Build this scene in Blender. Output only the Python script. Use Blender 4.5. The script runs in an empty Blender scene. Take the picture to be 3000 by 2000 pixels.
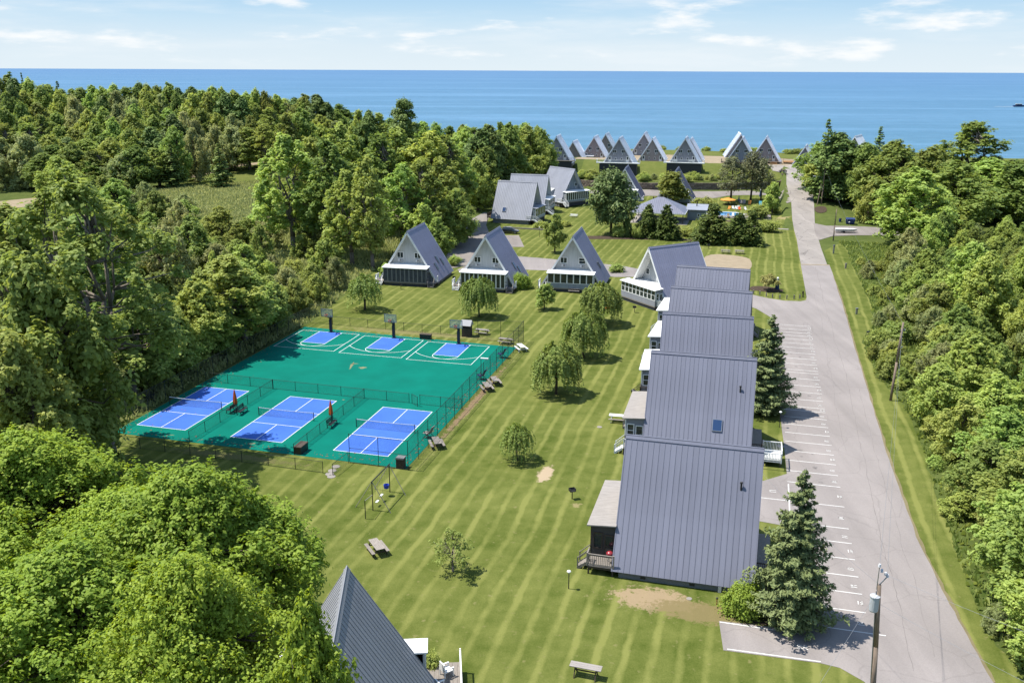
import bpy, bmesh, math, random
import numpy as np
from mathutils import Vector, Matrix
from mathutils.geometry import delaunay_2d_cdt
R = math.radians
scene = bpy.context.scene
COL = scene.collection

# ------------------------------------------------------------------ camera, sky, sun, exposure
CAM_H, CAM_F, CAM_PITCH, CAM_ROLL = 38.133, 2718.08, R(16.2878), R(0.24519)
cam_data = bpy.data.cameras.new('camera')
cam = bpy.data.objects.new('camera', cam_data)
COL.objects.link(cam)
cam_data.sensor_width = 36.0
cam_data.lens = CAM_F / 3000 * 36.0
cam_data.clip_start = 0.5
cam_data.clip_end = 90000.0
cam.matrix_world = (Matrix.Translation((0, 0, CAM_H)) @ Matrix.Rotation(R(90) - CAM_PITCH, 4, 'X')
                    @ Matrix.Rotation(CAM_ROLL, 4, 'Z'))
scene.camera = cam

SUN_ELEV = R(63.5)
SUN_DIR = Vector((-0.985, 0.17, 0)).normalized() * math.cos(SUN_ELEV) + Vector((0, 0, math.sin(SUN_ELEV)))
sun_data = bpy.data.lights.new('sun', 'SUN')
sun_data.energy = 4.6
sun_data.angle = R(0.53)
sun_data.color = (1.0, 0.955, 0.88)
sun = bpy.data.objects.new('sun', sun_data)
COL.objects.link(sun)
sun.rotation_euler = SUN_DIR.to_track_quat('Z', 'Y').to_euler()

world = bpy.data.worlds.new('World')
scene.world = world
world.use_nodes = True
wn, wl = world.node_tree.nodes, world.node_tree.links
wn.clear()
w_out = wn.new('ShaderNodeOutputWorld')
w_bg = wn.new('ShaderNodeBackground')
w_bg.inputs['Strength'].default_value = 0.13
sky = wn.new('ShaderNodeTexSky')
sky.sky_type = 'NISHITA'
sky.sun_disc = False
sky.sun_elevation = SUN_ELEV
sky.sun_rotation = math.atan2(SUN_DIR.x, SUN_DIR.y)
sky.altitude = 180
sky.air_density = 1.25
sky.dust_density = 0.35
sky.ozone_density = 2.2
w_tc = wn.new('ShaderNodeTexCoord')
w_sep = wn.new('ShaderNodeSeparateXYZ')
wl.new(w_tc.outputs['Generated'], w_sep.inputs[0])

def wmath(op, a, b=None, c=None):
    n = wn.new('ShaderNodeMath'); n.operation = op
    for i, v in enumerate((a, b, c)):
        if v is None: continue
        if isinstance(v, (int, float)): n.inputs[i].default_value = v
        else: wl.new(v, n.inputs[i])
    return n.outputs[0]

def wnoise(scale, detail, rough, sx, sy, sz, off=0.0):
    m = wn.new('ShaderNodeMapping'); m.inputs['Scale'].default_value = (sx, sy, sz)
    m.inputs['Location'].default_value = (off, off * .7, off * 1.3)
    wl.new(w_tc.outputs['Generated'], m.inputs[0])
    n = wn.new('ShaderNodeTexNoise'); n.inputs['Scale'].default_value = scale
    n.inputs['Detail'].default_value = detail; n.inputs['Roughness'].default_value = rough
    wl.new(m.outputs[0], n.inputs['Vector'])
    return n.outputs[0]

def wramp(v, lo, hi):
    n = wn.new('ShaderNodeMapRange'); n.interpolation_type = 'SMOOTHSTEP'
    n.inputs[1].default_value = lo; n.inputs[2].default_value = hi
    wl.new(v, n.inputs[0]); return n.outputs[0]

el = w_sep.outputs['Z']
cum = wmath('ADD', wmath('MULTIPLY', wnoise(1.0, 9, .58, 9, 9, 42, 3.1), .75), wmath('MULTIPLY', wnoise(1.0, 3, .5, 4, 4, 22, 7.7), .25))
cum_m = wmath('MULTIPLY', wramp(cum, .525, .655), wmath('MULTIPLY', wramp(el, .001, .012), wmath('SUBTRACT', 1.0, wramp(el, .05, .12))))
wisp = wnoise(1.0, 7, .6, 3.5, 3.5, 30, 11.3)
wisp_m = wmath('MULTIPLY', wramp(wisp, .46, .72), .62)
w_cr = wn.new('ShaderNodeValToRGB')          # pale lake haze at the horizon, clear blue above, the same all round
ce = w_cr.color_ramp.elements
ce[0].position = 0.0; ce[0].color = (.80, .905, .97, 1)
ce[1].position = 1.0; ce[1].color = (.20, .46, .84, 1)
for ps, c_ in ((.10, (.755, .88, .965)), (.22, (.60, .80, .955)), (.34, (.43, .69, .93)), (.6, (.29, .56, .88))):
    k_ = ce.new(ps); k_.color = (*c_, 1)
wl.new(wmath('MULTIPLY', el, 4.5), w_cr.inputs[0])
w_sc = wn.new('ShaderNodeVectorMath'); w_sc.operation = 'SCALE'; w_sc.inputs['Scale'].default_value = 3.88
wl.new(w_cr.outputs[0], w_sc.inputs[0])
w_hz = wn.new('ShaderNodeMixRGB')
wl.new(wmath('SUBTRACT', 1.0, wmath('MULTIPLY', wramp(el, .12, .40), .92)), w_hz.inputs['Fac'])
wl.new(sky.outputs[0], w_hz.inputs['Color1']); wl.new(w_sc.outputs[0], w_hz.inputs['Color2'])
w_wi = wn.new('ShaderNodeMixRGB'); w_wi.inputs['Color2'].default_value = (3.47, 3.73, 3.92, 1)
wl.new(wisp_m, w_wi.inputs['Fac']); wl.new(w_hz.outputs[0], w_wi.inputs['Color1'])
w_mix = wn.new('ShaderNodeMixRGB'); w_mix.inputs['Color2'].default_value = (3.9, 4.0, 4.06, 1)
wl.new(cum_m, w_mix.inputs['Fac']); wl.new(w_wi.outputs[0], w_mix.inputs['Color1'])
wl.new(w_mix.outputs[0], w_bg.inputs['Color'])
wl.new(w_bg.outputs[0], w_out.inputs['Surface'])

vs = scene.view_settings
vs.view_transform = 'Standard'; vs.look = 'None'; vs.gamma = 1.0; vs.use_curve_mapping = False
vs.exposure = 0.95
scene.cycles.max_bounces = 7
scene.cycles.diffuse_bounces = 5
scene.cycles.glossy_bounces = 2
scene.cycles.transmission_bounces = 5
scene.cycles.transparent_max_bounces = 6
scene.cycles.caustics_reflective = False
scene.cycles.caustics_refractive = False
scene.cycles.use_denoising = True
scene.cycles.denoiser = 'OPENIMAGEDENOISE'
scene.cycles.denoising_input_passes = 'RGB_ALBEDO_NORMAL'
scene.cycles.denoising_prefilter = 'ACCURATE'
scene.render.film_transparent = False

# ------------------------------------------------------------------ survey: site grid, terrain height, image reading -> ground point
TH = R(-14.8)
UX, UY, VX, VY = math.cos(TH), math.sin(TH), -math.sin(TH), math.cos(TH)
def g2w(u, v): return (u * UX + v * VX, u * UY + v * VY)
def w2g(x, y): return (x * UX + y * UY, x * VX + y * VY)
def sstep(a, b, x):
    t = np.clip((np.asarray(x, float) - a) / (b - a), 0, 1)
    return t * t * (3 - 2 * t)
def lin(a, b, x): return np.clip((np.asarray(x, float) - a) / (b - a), 0, 1)
WALL_UV = [(-62, 306), (-48, 301), (-34, 302), (-12, 308), (3, 315), (7.2, 321)]
def wall_v(u): return np.interp(u, [p[0] for p in WALL_UV], [p[1] for p in WALL_UV])
def T(x, y):
    x = np.asarray(x, float); y = np.asarray(y, float)
    u, v = x * UX + y * UY, x * VX + y * VY
    road = 7.2 * (.65 * lin(240, 324, v) + .35 * sstep(236, 330, v))
    gar = 1.4 * sstep(255, 305, v)
    gar = gar + 2.4 * sstep(0.2, 1.2, v - wall_v(u)) * sstep(-66, -60, u)
    plat = 7.2 - 3.3 * sstep(-52, -60, u) * 1.0
    plat = np.where(u < -56, 7.2 - 3.3 * sstep(-50, -62, u) * sstep(345, 355, v), 7.2)
    gar = gar + (plat - gar) * sstep(320, 337, v)
    m = sstep(6.6, 7.6, u)
    z = gar * (1 - m) + road * m
    # wooded dune to the left
    lf = sstep(-72, -100, u)
    dune = 1.5 * sstep(215, 260, v) + 9.5 * sstep(270, 385, v) * sstep(-80, -170, u) + 3.0 * sstep(270, 330, v)
    z = z * (1 - lf) + dune * lf
    # land right of the road
    rf = sstep(17, 40, u)
    z = z * (1 - rf) + (7.2 * sstep(250, 330, v)) * rf
    edge = 388 + 12 * sstep(-90, -160, u)
    z = z + (-8.0 - z) * sstep(0, 24, v - edge)
    return z
def ray(px, py):
    a, b = (px - 1500) / CAM_F, (py - 1000) / CAM_F
    cr, sr = math.cos(CAM_ROLL), math.sin(CAM_ROLL)
    a, b = cr * a + sr * b, -sr * a + cr * b
    c, s = math.cos(CAM_PITCH), math.sin(CAM_PITCH)
    return a, c - b * s, -s - b * c
def at_z(px, py, z):
    dx, dy, dz = ray(px, py); t = (z - CAM_H) / dz
    return (dx * t, dy * t, z)
def at_y(px, py, Y):
    dx, dy, dz = ray(px, py); t = Y / dy
    return (dx * t, Y, CAM_H + dz * t)
def ground(px, py):
    dx, dy, dz = ray(px, py)
    ts = np.linspace(20, 600, 2400)
    h = CAM_H + dz * ts - T(dx * ts, dy * ts)
    i = int(np.argmax(h < 0)) or 1
    lo, hi = ts[i - 1], ts[i]
    for _ in range(20):
        m = (lo + hi) / 2
        if CAM_H + dz * m - float(T(dx * m, dy * m)) < 0: hi = m
        else: lo = m
    t = (lo + hi) / 2
    x, y = dx * t, dy * t
    return Vector((x, y, float(T(x, y))))
OV = 3000 / 2352
def og(x, y): return ground(x * OV, y * OV)
def zoom(x0, y0, x1, wpx):
    s = (x1 - x0) / wpx
    return lambda x, y: (x0 + x * s, y0 + y * s)
def dist(P): return math.sqrt(P[0] ** 2 + P[1] ** 2 + (CAM_H - P[2]) ** 2)

# ------------------------------------------------------------------ materials
MATS = {}
def nodes_of(name):
    m = bpy.data.materials.new(name); m.use_nodes = True
    MATS[name] = m
    nt = m.node_tree
    b = nt.nodes['Principled BSDF']
    return m, nt.nodes, nt.links, b
def mat(name, col, rough=.6, spec=.3, metal=0.0, var=.12, scale=3.0, bump=0.0, bscale=30.0, coat=0.0, obj_var=0.0, stretch=None):
    m, n, l, b = nodes_of(name)
    b.inputs['Roughness'].default_value = rough
    b.inputs['Specular IOR Level'].default_value = spec
    b.inputs['Metallic'].default_value = metal
    b.inputs['Coat Weight'].default_value = coat
    tc = n.new('ShaderNodeTexCoord')
    src = tc.outputs['Object']
    if stretch:
        mp = n.new('ShaderNodeMapping'); mp.inputs['Scale'].default_value = stretch
        l.new(src, mp.inputs[0]); src = mp.outputs[0]
    if var > 0:
        nz = n.new('ShaderNodeTexNoise'); nz.inputs['Scale'].default_value = scale; nz.inputs['Detail'].default_value = 5
        l.new(src, nz.inputs['Vector'])
        r = n.new('ShaderNodeMapRange'); r.inputs[1].default_value = .25; r.inputs[2].default_value = .75
        r.inputs[3].default_value = 1 - var; r.inputs[4].default_value = 1 + var
        l.new(nz.outputs[0], r.inputs[0])
        val = r.outputs[0]
        if obj_var > 0:
            oi = n.new('ShaderNodeObjectInfo')
            r2 = n.new('ShaderNodeMapRange'); r2.inputs[3].default_value = 1 - obj_var; r2.inputs[4].default_value = 1 + obj_var
            l.new(oi.outputs['Random'], r2.inputs[0])
            mm = n.new('ShaderNodeMath'); mm.operation = 'MULTIPLY'
            l.new(val, mm.inputs[0]); l.new(r2.outputs[0], mm.inputs[1]); val = mm.outputs[0]
        mx = n.new('ShaderNodeVectorMath'); mx.operation = 'SCALE'
        mx.inputs[0].default_value = col
        l.new(val, mx.inputs['Scale'])
        l.new(mx.outputs[0], b.inputs['Base Color'])
    else:
        b.inputs['Base Color'].default_value = (*col, 1)
    if bump > 0:
        nb = n.new('ShaderNodeTexNoise'); nb.inputs['Scale'].default_value = bscale; nb.inputs['Detail'].default_value = 4
        l.new(src, nb.inputs['Vector'])
        bp = n.new('ShaderNodeBump'); bp.inputs['Strength'].default_value = bump; bp.inputs['Distance'].default_value = .05
        l.new(nb.outputs[0], bp.inputs['Height']); l.new(bp.outputs[0], b.inputs['Normal'])
    return m

mat('roof_slate', (0.1414, 0.1463, 0.1863), .52, .35, var=.14, scale=.8, obj_var=.055, stretch=(1.5, .35, .25))
mat('roof_blue', (.195, .197, .258), .52, .35, var=.08, scale=.5, obj_var=.035)
mat('roof_light', (0.2139, 0.2242, 0.2587), .5, .35, var=.10, scale=.6, stretch=(1, 1, .15))
mat('roof_pale', (.66, .68, .72), .5, .4, 0.0, var=.10, scale=.5)
mat('roof_dark', (.20, .204, .215), .55, .35, var=.08, scale=.5, obj_var=.05)
mat('white', (.62, .62, .60), .5, .3, var=.05, scale=2)
mat('white_roof', (.66, .66, .65), .45, .3, var=.05, scale=1.2)
mat('old_white_roof', (.245, .222, .200), .7, .2, var=.16, scale=1.3, stretch=(1, 6, 1))
mat('glass', (.02, .028, .032), .08, .55, var=0)
mat('glass_blue', (.02, .045, .11), .08, .6, var=0)
mat('screen', (.05, .056, .066), .6, .2, var=.3, scale=2)
mat('foundation', (0.138, 0.1414, 0.1414), .85, .15, var=.12, scale=2, bump=.2, bscale=12)
mat('wood_grey', (0.207, 0.1828, 0.1587), .85, .15, var=.25, scale=4, stretch=(.6, 6, 6), obj_var=.15)
mat('wood_dark', (0.05865, 0.04485, 0.0345), .8, .2, var=.25, scale=4)
mat('wood_orange', (0.2898, 0.1518, 0.0621), .75, .2, var=.15, scale=4)
mat('skirting', (0.03795, 0.04002, 0.04416), .8, .2, var=.2, scale=3)
mat('steel', (0.2415, 0.2484, 0.2622), .4, .5, .6, var=.06)
mat('black_metal', (.016, .017, .018), .5, .4, var=.2, scale=3)
mat('fence_black', (.012, .018, .016), .55, .3, var=0)
mat('white_line', (.60, .61, .60), .6, .3, var=.06, scale=.8)
mat('road_paint', (.50, .49, .465), .75, .2, var=.16, scale=5)
mat('orange_cloth', (0.5175, 0.0966, 0.0207), .8, .15, var=.1, scale=5)
mat('orange_light', (0.552, 0.2277, 0.0483), .8, .15, var=.06, scale=3)
mat('blue_cloth', (0.0207, 0.0414, 0.1104), .8, .2, var=.1, scale=4)
mat('aqua', (0.069, 0.2898, 0.3795), .6, .3, var=.08)
mat('blue_plastic', (0.0138, 0.0345, 0.2898), .4, .4, var=.05)
mat('blue_bin', (0.0138, 0.03105, 0.1104), .55, .35, var=.15, scale=2)
mat('red_enamel', (0.2346, 0.0207, 0.0276), .3, .5, var=.05, coat=.3)
mat('car_paint', (.012, .014, .02), .22, .6, var=0, coat=.8)
mat('tyre', (.015, .015, .015), .85, .2, var=0)
mat('pole_wood', (.19, .145, .11), .9, .1, var=.3, scale=3, stretch=(5, 5, .5))
mat('transformer', (0.3588, 0.3726, 0.3864), .45, .4, var=.05)
mat('bark', (0.07935, 0.06348, 0.0483), .95, .05, var=.35, scale=6, stretch=(3, 3, .7), bump=.5, bscale=10)
mat('bark_pale', (0.1656, 0.1414, 0.1138), .95, .05, var=.35, scale=5, stretch=(3, 3, .7), bump=.5, bscale=10)
mat('concrete', (.215, .195, .175), .9, .1, var=.10, scale=.6, bump=.15, bscale=8)
mat('stone', (.17, .135, .108), .9, .1, var=.3, scale=2.5, bump=.4, bscale=5, obj_var=.25)
mat('mulch', (0.05865, 0.04278, 0.03105), .95, .05, var=.4, scale=6, bump=.5, bscale=20)
mat('sand', (.235, .19, .13), .95, .05, var=.12, scale=.7, bump=.2, bscale=5)
mat('pool_water', (0.0207, 0.207, 0.4278), .08, .5, var=.2, scale=.8, bump=.1, bscale=2)
mat('acrylic', (0.207, 0.2898, 0.2898), .1, .5, var=0)
mat('rust', (0.207, 0.0828, 0.0345), .85, .2, var=.3, scale=5)
mat('siding_plain', (0.1656, 0.169, 0.169), .8, .2, var=.06)
mat('ceramic', (0.4278, 0.4347, 0.4416), .4, .4, var=.03)
mat('net_red', (0.3795, 0.069, 0.0414), .5, .4, var=0)
mat('grill_silver', (0.2898, 0.2967, 0.3105), .35, .5, .5, var=.05)
mat('skin', (0.3795, 0.2484, 0.1863), .6, .3, var=.03)

def clear_board():
    m, n, l, b = nodes_of('clear_board')
    b.inputs['Base Color'].default_value = (.45, .5, .5, 1); b.inputs['Roughness'].default_value = .15
    tr = n.new('ShaderNodeBsdfTransparent'); ms = n.new('ShaderNodeMixShader'); ms.inputs[0].default_value = .3
    l.new(tr.outputs[0], ms.inputs[1]); l.new(b.outputs[0], ms.inputs[2]); l.new(ms.outputs[0], n['Material Output'].inputs['Surface'])
clear_board()

def siding(name, col, board=.2):
    m, n, l, b = nodes_of(name)
    b.inputs['Roughness'].default_value = .8; b.inputs['Specular IOR Level'].default_value = .2
    tc = n.new('ShaderNodeTexCoord'); sp = n.new('ShaderNodeSeparateXYZ'); l.new(tc.outputs['Object'], sp.inputs[0])
    md = n.new('ShaderNodeMath'); md.operation = 'PINGPONG'; md.inputs[1].default_value = board / 2; l.new(sp.outputs['Y'], md.inputs[0])
    cr = n.new('ShaderNodeMapRange'); cr.inputs[1].default_value = 0; cr.inputs[2].default_value = .02; l.new(md.outputs[0], cr.inputs[0])
    nz = n.new('ShaderNodeTexNoise'); nz.inputs['Scale'].default_value = 1.2; nz.inputs['Detail'].default_value = 5
    mp = n.new('ShaderNodeMapping'); mp.inputs['Scale'].default_value = (1, 4, .5); l.new(tc.outputs['Object'], mp.inputs[0]); l.new(mp.outputs[0], nz.inputs['Vector'])
    a = n.new('ShaderNodeMapRange'); a.inputs[1].default_value = .25; a.inputs[2].default_value = .75; a.inputs[3].default_value = .85; a.inputs[4].default_value = 1.12
    l.new(nz.outputs[0], a.inputs[0])
    mx = n.new('ShaderNodeVectorMath'); mx.operation = 'SCALE'; mx.inputs[0].default_value = col; l.new(a.outputs[0], mx.inputs['Scale'])
    l.new(mx.outputs[0], b.inputs['Base Color'])
    dk_ = n.new('ShaderNodeMapRange'); dk_.inputs[3].default_value = .80; dk_.inputs[4].default_value = 1.0; l.new(cr.outputs[0], dk_.inputs[0])
    m2 = n.new('ShaderNodeVectorMath'); m2.operation = 'SCALE'; l.new(mx.outputs[0], m2.inputs[0]); l.new(dk_.outputs[0], m2.inputs['Scale']); l.new(m2.outputs[0], b.inputs['Base Color'])
siding('siding_grey', (.38, .385, .375))
siding('siding_blue', (.20, .225, .25))
siding('siding_lake', (.225, .23, .255))
siding('siding_brown', (.25, .215, .21))
siding('siding_light', (0.345, 0.3519, 0.3519))
siding('siding_taupe', (0.0759, 0.069, 0.0621))

def leaf_mat(name, c1, c2, trans=.45, rough=.55, hue=.035, val=.28):
    m, n, l, b = nodes_of(name)
    out = n['Material Output']
    at = n.new('ShaderNodeAttribute'); at.attribute_name = 'tint'
    oi = n.new('ShaderNodeObjectInfo')
    mx = n.new('ShaderNodeMixRGB'); mx.inputs['Color1'].default_value = (*c1, 1); mx.inputs['Color2'].default_value = (*c2, 1)
    l.new(at.outputs['Fac'], mx.inputs['Fac'])
    hs = n.new('ShaderNodeHueSaturation')
    h = n.new('ShaderNodeMapRange'); h.inputs[3].default_value = .5 - hue; h.inputs[4].default_value = .5 + hue
    l.new(oi.outputs['Random'], h.inputs[0]); l.new(h.outputs[0], hs.inputs['Hue'])
    sc = n.new('ShaderNodeMath'); sc.operation = 'MULTIPLY'; sc.inputs[1].default_value = 7.31; l.new(oi.outputs['Random'], sc.inputs[0])
    fr = n.new('ShaderNodeMath'); fr.operation = 'FRACT'; l.new(sc.outputs[0], fr.inputs[0])
    v = n.new('ShaderNodeMapRange'); v.inputs[3].default_value = 1 - val; v.inputs[4].default_value = 1 + val
    l.new(fr.outputs[0], v.inputs[0]); l.new(v.outputs[0], hs.inputs['Value'])
    l.new(mx.outputs[0], hs.inputs['Color'])
    b.inputs['Roughness'].default_value = rough; b.inputs['Specular IOR Level'].default_value = .15
    l.new(hs.outputs[0], b.inputs['Base Color'])
    tr = n.new('ShaderNodeBsdfTranslucent')
    tb = n.new('ShaderNodeHueSaturation'); tb.inputs['Hue'].default_value = .485; tb.inputs['Saturation'].default_value = 1.1; tb.inputs['Value'].default_value = 1.35
    l.new(hs.outputs[0], tb.inputs['Color']); l.new(tb.outputs[0], tr.inputs['Color'])
    ms = n.new('ShaderNodeMixShader'); ms.inputs[0].default_value = trans
    l.new(b.outputs[0], ms.inputs[1]); l.new(tr.outputs[0], ms.inputs[2]); l.new(ms.outputs[0], out.inputs['Surface'])
leaf_mat('leaf_maple', (0.105, 0.182, 0.018), (0.31, 0.39, 0.054), trans=.38, hue=.008, val=.08)
leaf_mat('leaf_wood', (0.145, 0.215, 0.05), (0.375, 0.44, 0.11), hue=.022, val=.30)
leaf_mat('leaf_shrub', (0.155, 0.215, 0.048), (0.37, 0.415, 0.112), hue=.020, val=.26)
leaf_mat('leaf_olive', (0.185, 0.225, 0.082), (0.365, 0.385, 0.162), hue=.018, val=.2)
leaf_mat('leaf_dark', (0.075, 0.13, 0.036), (0.19, 0.255, 0.066), trans=.2, hue=.012, val=.2)
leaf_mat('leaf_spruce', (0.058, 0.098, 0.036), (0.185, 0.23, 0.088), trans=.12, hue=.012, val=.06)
leaf_mat('leaf_cedar', (0.05, 0.08, 0.016), (0.125, 0.155, 0.032), trans=.15, hue=.008, val=.1)
leaf_mat('leaf_willow', (0.13, 0.19, 0.04), (0.28, 0.335, 0.09), trans=.35, hue=.008, val=.08)
leaf_mat('leaf_pine', (0.065, 0.115, 0.035), (0.17, 0.225, 0.075), trans=.15, hue=.01, val=.15)
leaf_mat('leaf_rust', (0.1, 0.115, 0.055), (0.21, 0.215, 0.105), trans=.25, hue=.01, val=.15)
leaf_mat('leaf_lime', (.12, .20, .022), (.28, .36, .06), trans=.35, hue=.005, val=.05)
leaf_mat('leaf_gold', (0.22, 0.22, 0.06), (0.38, 0.35, 0.13), trans=.35, hue=.005, val=.05)

def lawn_material(name, stripes=True, c_a=(.034, .056, .006), c_b=(.150, .158, .044), patches=()):
    m, n, l, b = nodes_of(name)
    b.inputs['Roughness'].default_value = .95; b.inputs['Specular IOR Level'].default_value = .03
    tc = n.new('ShaderNodeTexCoord')
    P = tc.outputs['Object']
    def M(op, a, bb=None):
        k = n.new('ShaderNodeMath'); k.operation = op
        for i, v in enumerate((a, bb)):
            if v is None: continue
            if isinstance(v, (int, float)): k.inputs[i].default_value = v
            else: l.new(v, k.inputs[i])
        return k.outputs[0]
    def NZ(scale, det=4, st=None, rough=.55):
        k = n.new('ShaderNodeTexNoise'); k.inputs['Scale'].default_value = scale; k.inputs['Detail'].default_value = det; k.inputs['Roughness'].default_value = rough
        if st:
            mp = n.new('ShaderNodeMapping'); mp.vector_type = 'POINT'; mp.inputs['Rotation'].default_value = (0, 0, -TH); mp.inputs['Scale'].default_value = st
            l.new(P, mp.inputs[0]); l.new(mp.outputs[0], k.inputs['Vector'])
        else: l.new(P, k.inputs['Vector'])
        return k.outputs[0]
    def RG(v, a, c, lo=0., hi=1.):
        k = n.new('ShaderNodeMapRange'); k.inputs[1].default_value = a; k.inputs[2].default_value = c; k.inputs[3].default_value = lo; k.inputs[4].default_value = hi
        l.new(v, k.inputs[0]); return k.outputs[0]
    fine = NZ(9.0, 3); mid = NZ(.55, 5); big = NZ(.06, 4)
    f = M('ADD', M('ADD', M('MULTIPLY', RG(fine, .3, .7), .22), M('MULTIPLY', RG(mid, .33, .67), .32)), M('MULTIPLY', RG(big, .35, .65), .28))
    if stripes:
        sp = n.new('ShaderNodeSeparateXYZ'); l.new(P, sp.inputs[0])
        u = M('ADD', M('MULTIPLY', sp.outputs[0], UX), M('MULTIPLY', sp.outputs[1], UY))
        u = M('ADD', u, M('ADD', M('MULTIPLY', NZ(.03, 2), 2.5), M('MULTIPLY', NZ(.5, 3), .5)))
        w1 = M('SINE', M('MULTIPLY', u, 2 * math.pi / 1.75))
        w2 = M('SINE', M('MULTIPLY', u, 2 * math.pi / 3.5))
        w1 = RG(w1, .35, 1.0); w2 = RG(w2, -.35, .35)
        amp = RG(NZ(.05, 3), .35, .6)
        brk = RG(NZ(.45, 5, (1.1, .05, 1)), .22, .52)
        s = M('ADD', M('MULTIPLY', M('MULTIPLY', w1, brk), .62), M('MULTIPLY', w2, .14))
        f = M('ADD', f, M('MULTIPLY', s, M('ADD', M('MULTIPLY', amp, .8), .25)))
    mx = n.new('ShaderNodeMixRGB'); mx.inputs['Color1'].default_value = (*c_a, 1); mx.inputs['Color2'].default_value = (*c_b, 1)
    l.new(f, mx.inputs['Fac'])
    col = mx.outputs[0]
    # small dry straw flecks
    dry = M('MULTIPLY', RG(NZ(1.7, 6), .62, .72), .55)
    d = n.new('ShaderNodeMixRGB'); d.inputs['Color2'].default_value = (.18, .16, .07, 1); l.new(dry, d.inputs['Fac']); l.new(col, d.inputs['Color1'])
    col = d.outputs[0]
    for (cx, cy, ra, rb, rot, c, thr) in patches:
        mp = n.new('ShaderNodeMapping'); mp.vector_type = 'TEXTURE'
        mp.inputs['Location'].default_value = (cx, cy, 0); mp.inputs['Rotation'].default_value = (0, 0, rot); mp.inputs['Scale'].default_value = (ra, rb, 1e6)
        l.new(P, mp.inputs[0])
        ln = n.new('ShaderNodeVectorMath'); ln.operation = 'LENGTH'; l.new(mp.outputs[0], ln.inputs[0])
        e = M('ADD', ln.outputs['Value'], M('MULTIPLY', M('SUBTRACT', NZ(1.5, 9, None, .78), .5), 2.6))
        k = RG(e, thr, thr - .22)
        q = n.new('ShaderNodeMixRGB'); q.inputs['Color2'].default_value = (*c, 1)
        l.new(M('MULTIPLY', k, .9), q.inputs['Fac']); l.new(col, q.inputs['Color1']); col = q.outputs[0]
    l.new(col, b.inputs['Base Color'])
    bp = n.new('ShaderNodeBump'); bp.inputs['Strength'].default_value = .5; bp.inputs['Distance'].default_value = .04
    l.new(NZ(14, 3), bp.inputs['Height']); l.new(bp.outputs[0], b.inputs['Normal'])
    return m

def asphalt_material(name, col, crack=.5, tint=(1, 1, 1)):
    m, n, l, b = nodes_of(name)
    b.inputs['Roughness'].default_value = .9; b.inputs['Specular IOR Level'].default_value = .15
    tc = n.new('ShaderNodeTexCoord')
    def NZ(scale, det, st=None):
        k = n.new('ShaderNodeTexNoise'); k.inputs['Scale'].default_value = scale; k.inputs['Detail'].default_value = det
        if st:
            mp = n.new('ShaderNodeMapping'); mp.inputs['Rotation'].default_value = (0, 0, -TH); mp.inputs['Scale'].default_value = st
            l.new(tc.outputs['Object'], mp.inputs[0]); l.new(mp.outputs[0], k.inputs['Vector'])
        else: l.new(tc.outputs['Object'], k.inputs['Vector'])
        return k.outputs[0]
    def RG(v, a, c, lo, hi):
        k = n.new('ShaderNodeMapRange'); k.inputs[1].default_value = a; k.inputs[2].default_value = c; k.inputs[3].default_value = lo; k.inputs[4].default_value = hi
        l.new(v, k.inputs[0]); return k.outputs[0]
    def MUL(a, c):
        k = n.new('ShaderNodeMath'); k.operation = 'MULTIPLY'; l.new(a, k.inputs[0]); l.new(c, k.inputs[1]); return k.outputs[0]
    v = MUL(RG(NZ(12, 3), .3, .7, .93, 1.07), RG(NZ(.12, 5), .3, .7, .90, 1.08))
    v = MUL(v, RG(NZ(.55, 6, (1, .04, 1)), .35, .65, .90, 1.06))
    # tar-filled cracks
    vo = n.new('ShaderNodeTexVoronoi'); vo.feature = 'DISTANCE_TO_EDGE'; vo.inputs['Scale'].default_value = .16
    w = n.new('ShaderNodeTexNoise'); w.inputs['Scale'].default_value = .7; w.inputs['Detail'].default_value = 6
    l.new(tc.outputs['Object'], w.inputs['Vector'])
    ad = n.new('ShaderNodeMixRGB'); ad.blend_type = 'ADD'; ad.inputs['Fac'].default_value = 1.6
    l.new(tc.outputs['Object'], ad.inputs['Color1']); l.new(w.outputs['Color'], ad.inputs['Color2']); l.new(ad.outputs[0], vo.inputs['Vector'])
    ck = RG(vo.outputs['Distance'], .0, .012, 1 - crack, 1.0)
    v = MUL(v, ck)
    mx = n.new('ShaderNodeVectorMath'); mx.operation = 'SCALE'; mx.inputs[0].default_value = col; l.new(v, mx.inputs['Scale'])
    l.new(mx.outputs[0], b.inputs['Base Color'])
    bp = n.new('ShaderNodeBump'); bp.inputs['Strength'].default_value = .3; bp.inputs['Distance'].default_value = .02
    l.new(NZ(25, 3), bp.inputs['Height']); l.new(bp.outputs[0], b.inputs['Normal'])
asphalt_material('asphalt', (.212, .190, .178), .13)
asphalt_material('old_concrete', (.232, .208, .186), .55)
asphalt_material('drive_concrete', (.190, .168, .152), .3)

def court_paint(name, col):
    mat(name, col, .85, .06, var=.13, scale=.3, bump=.1, bscale=30)
court_paint('court_green', (0.00069, 0.1138, 0.08142))
court_paint('court_blue', (0.04485, 0.1138, 0.3864))

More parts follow.
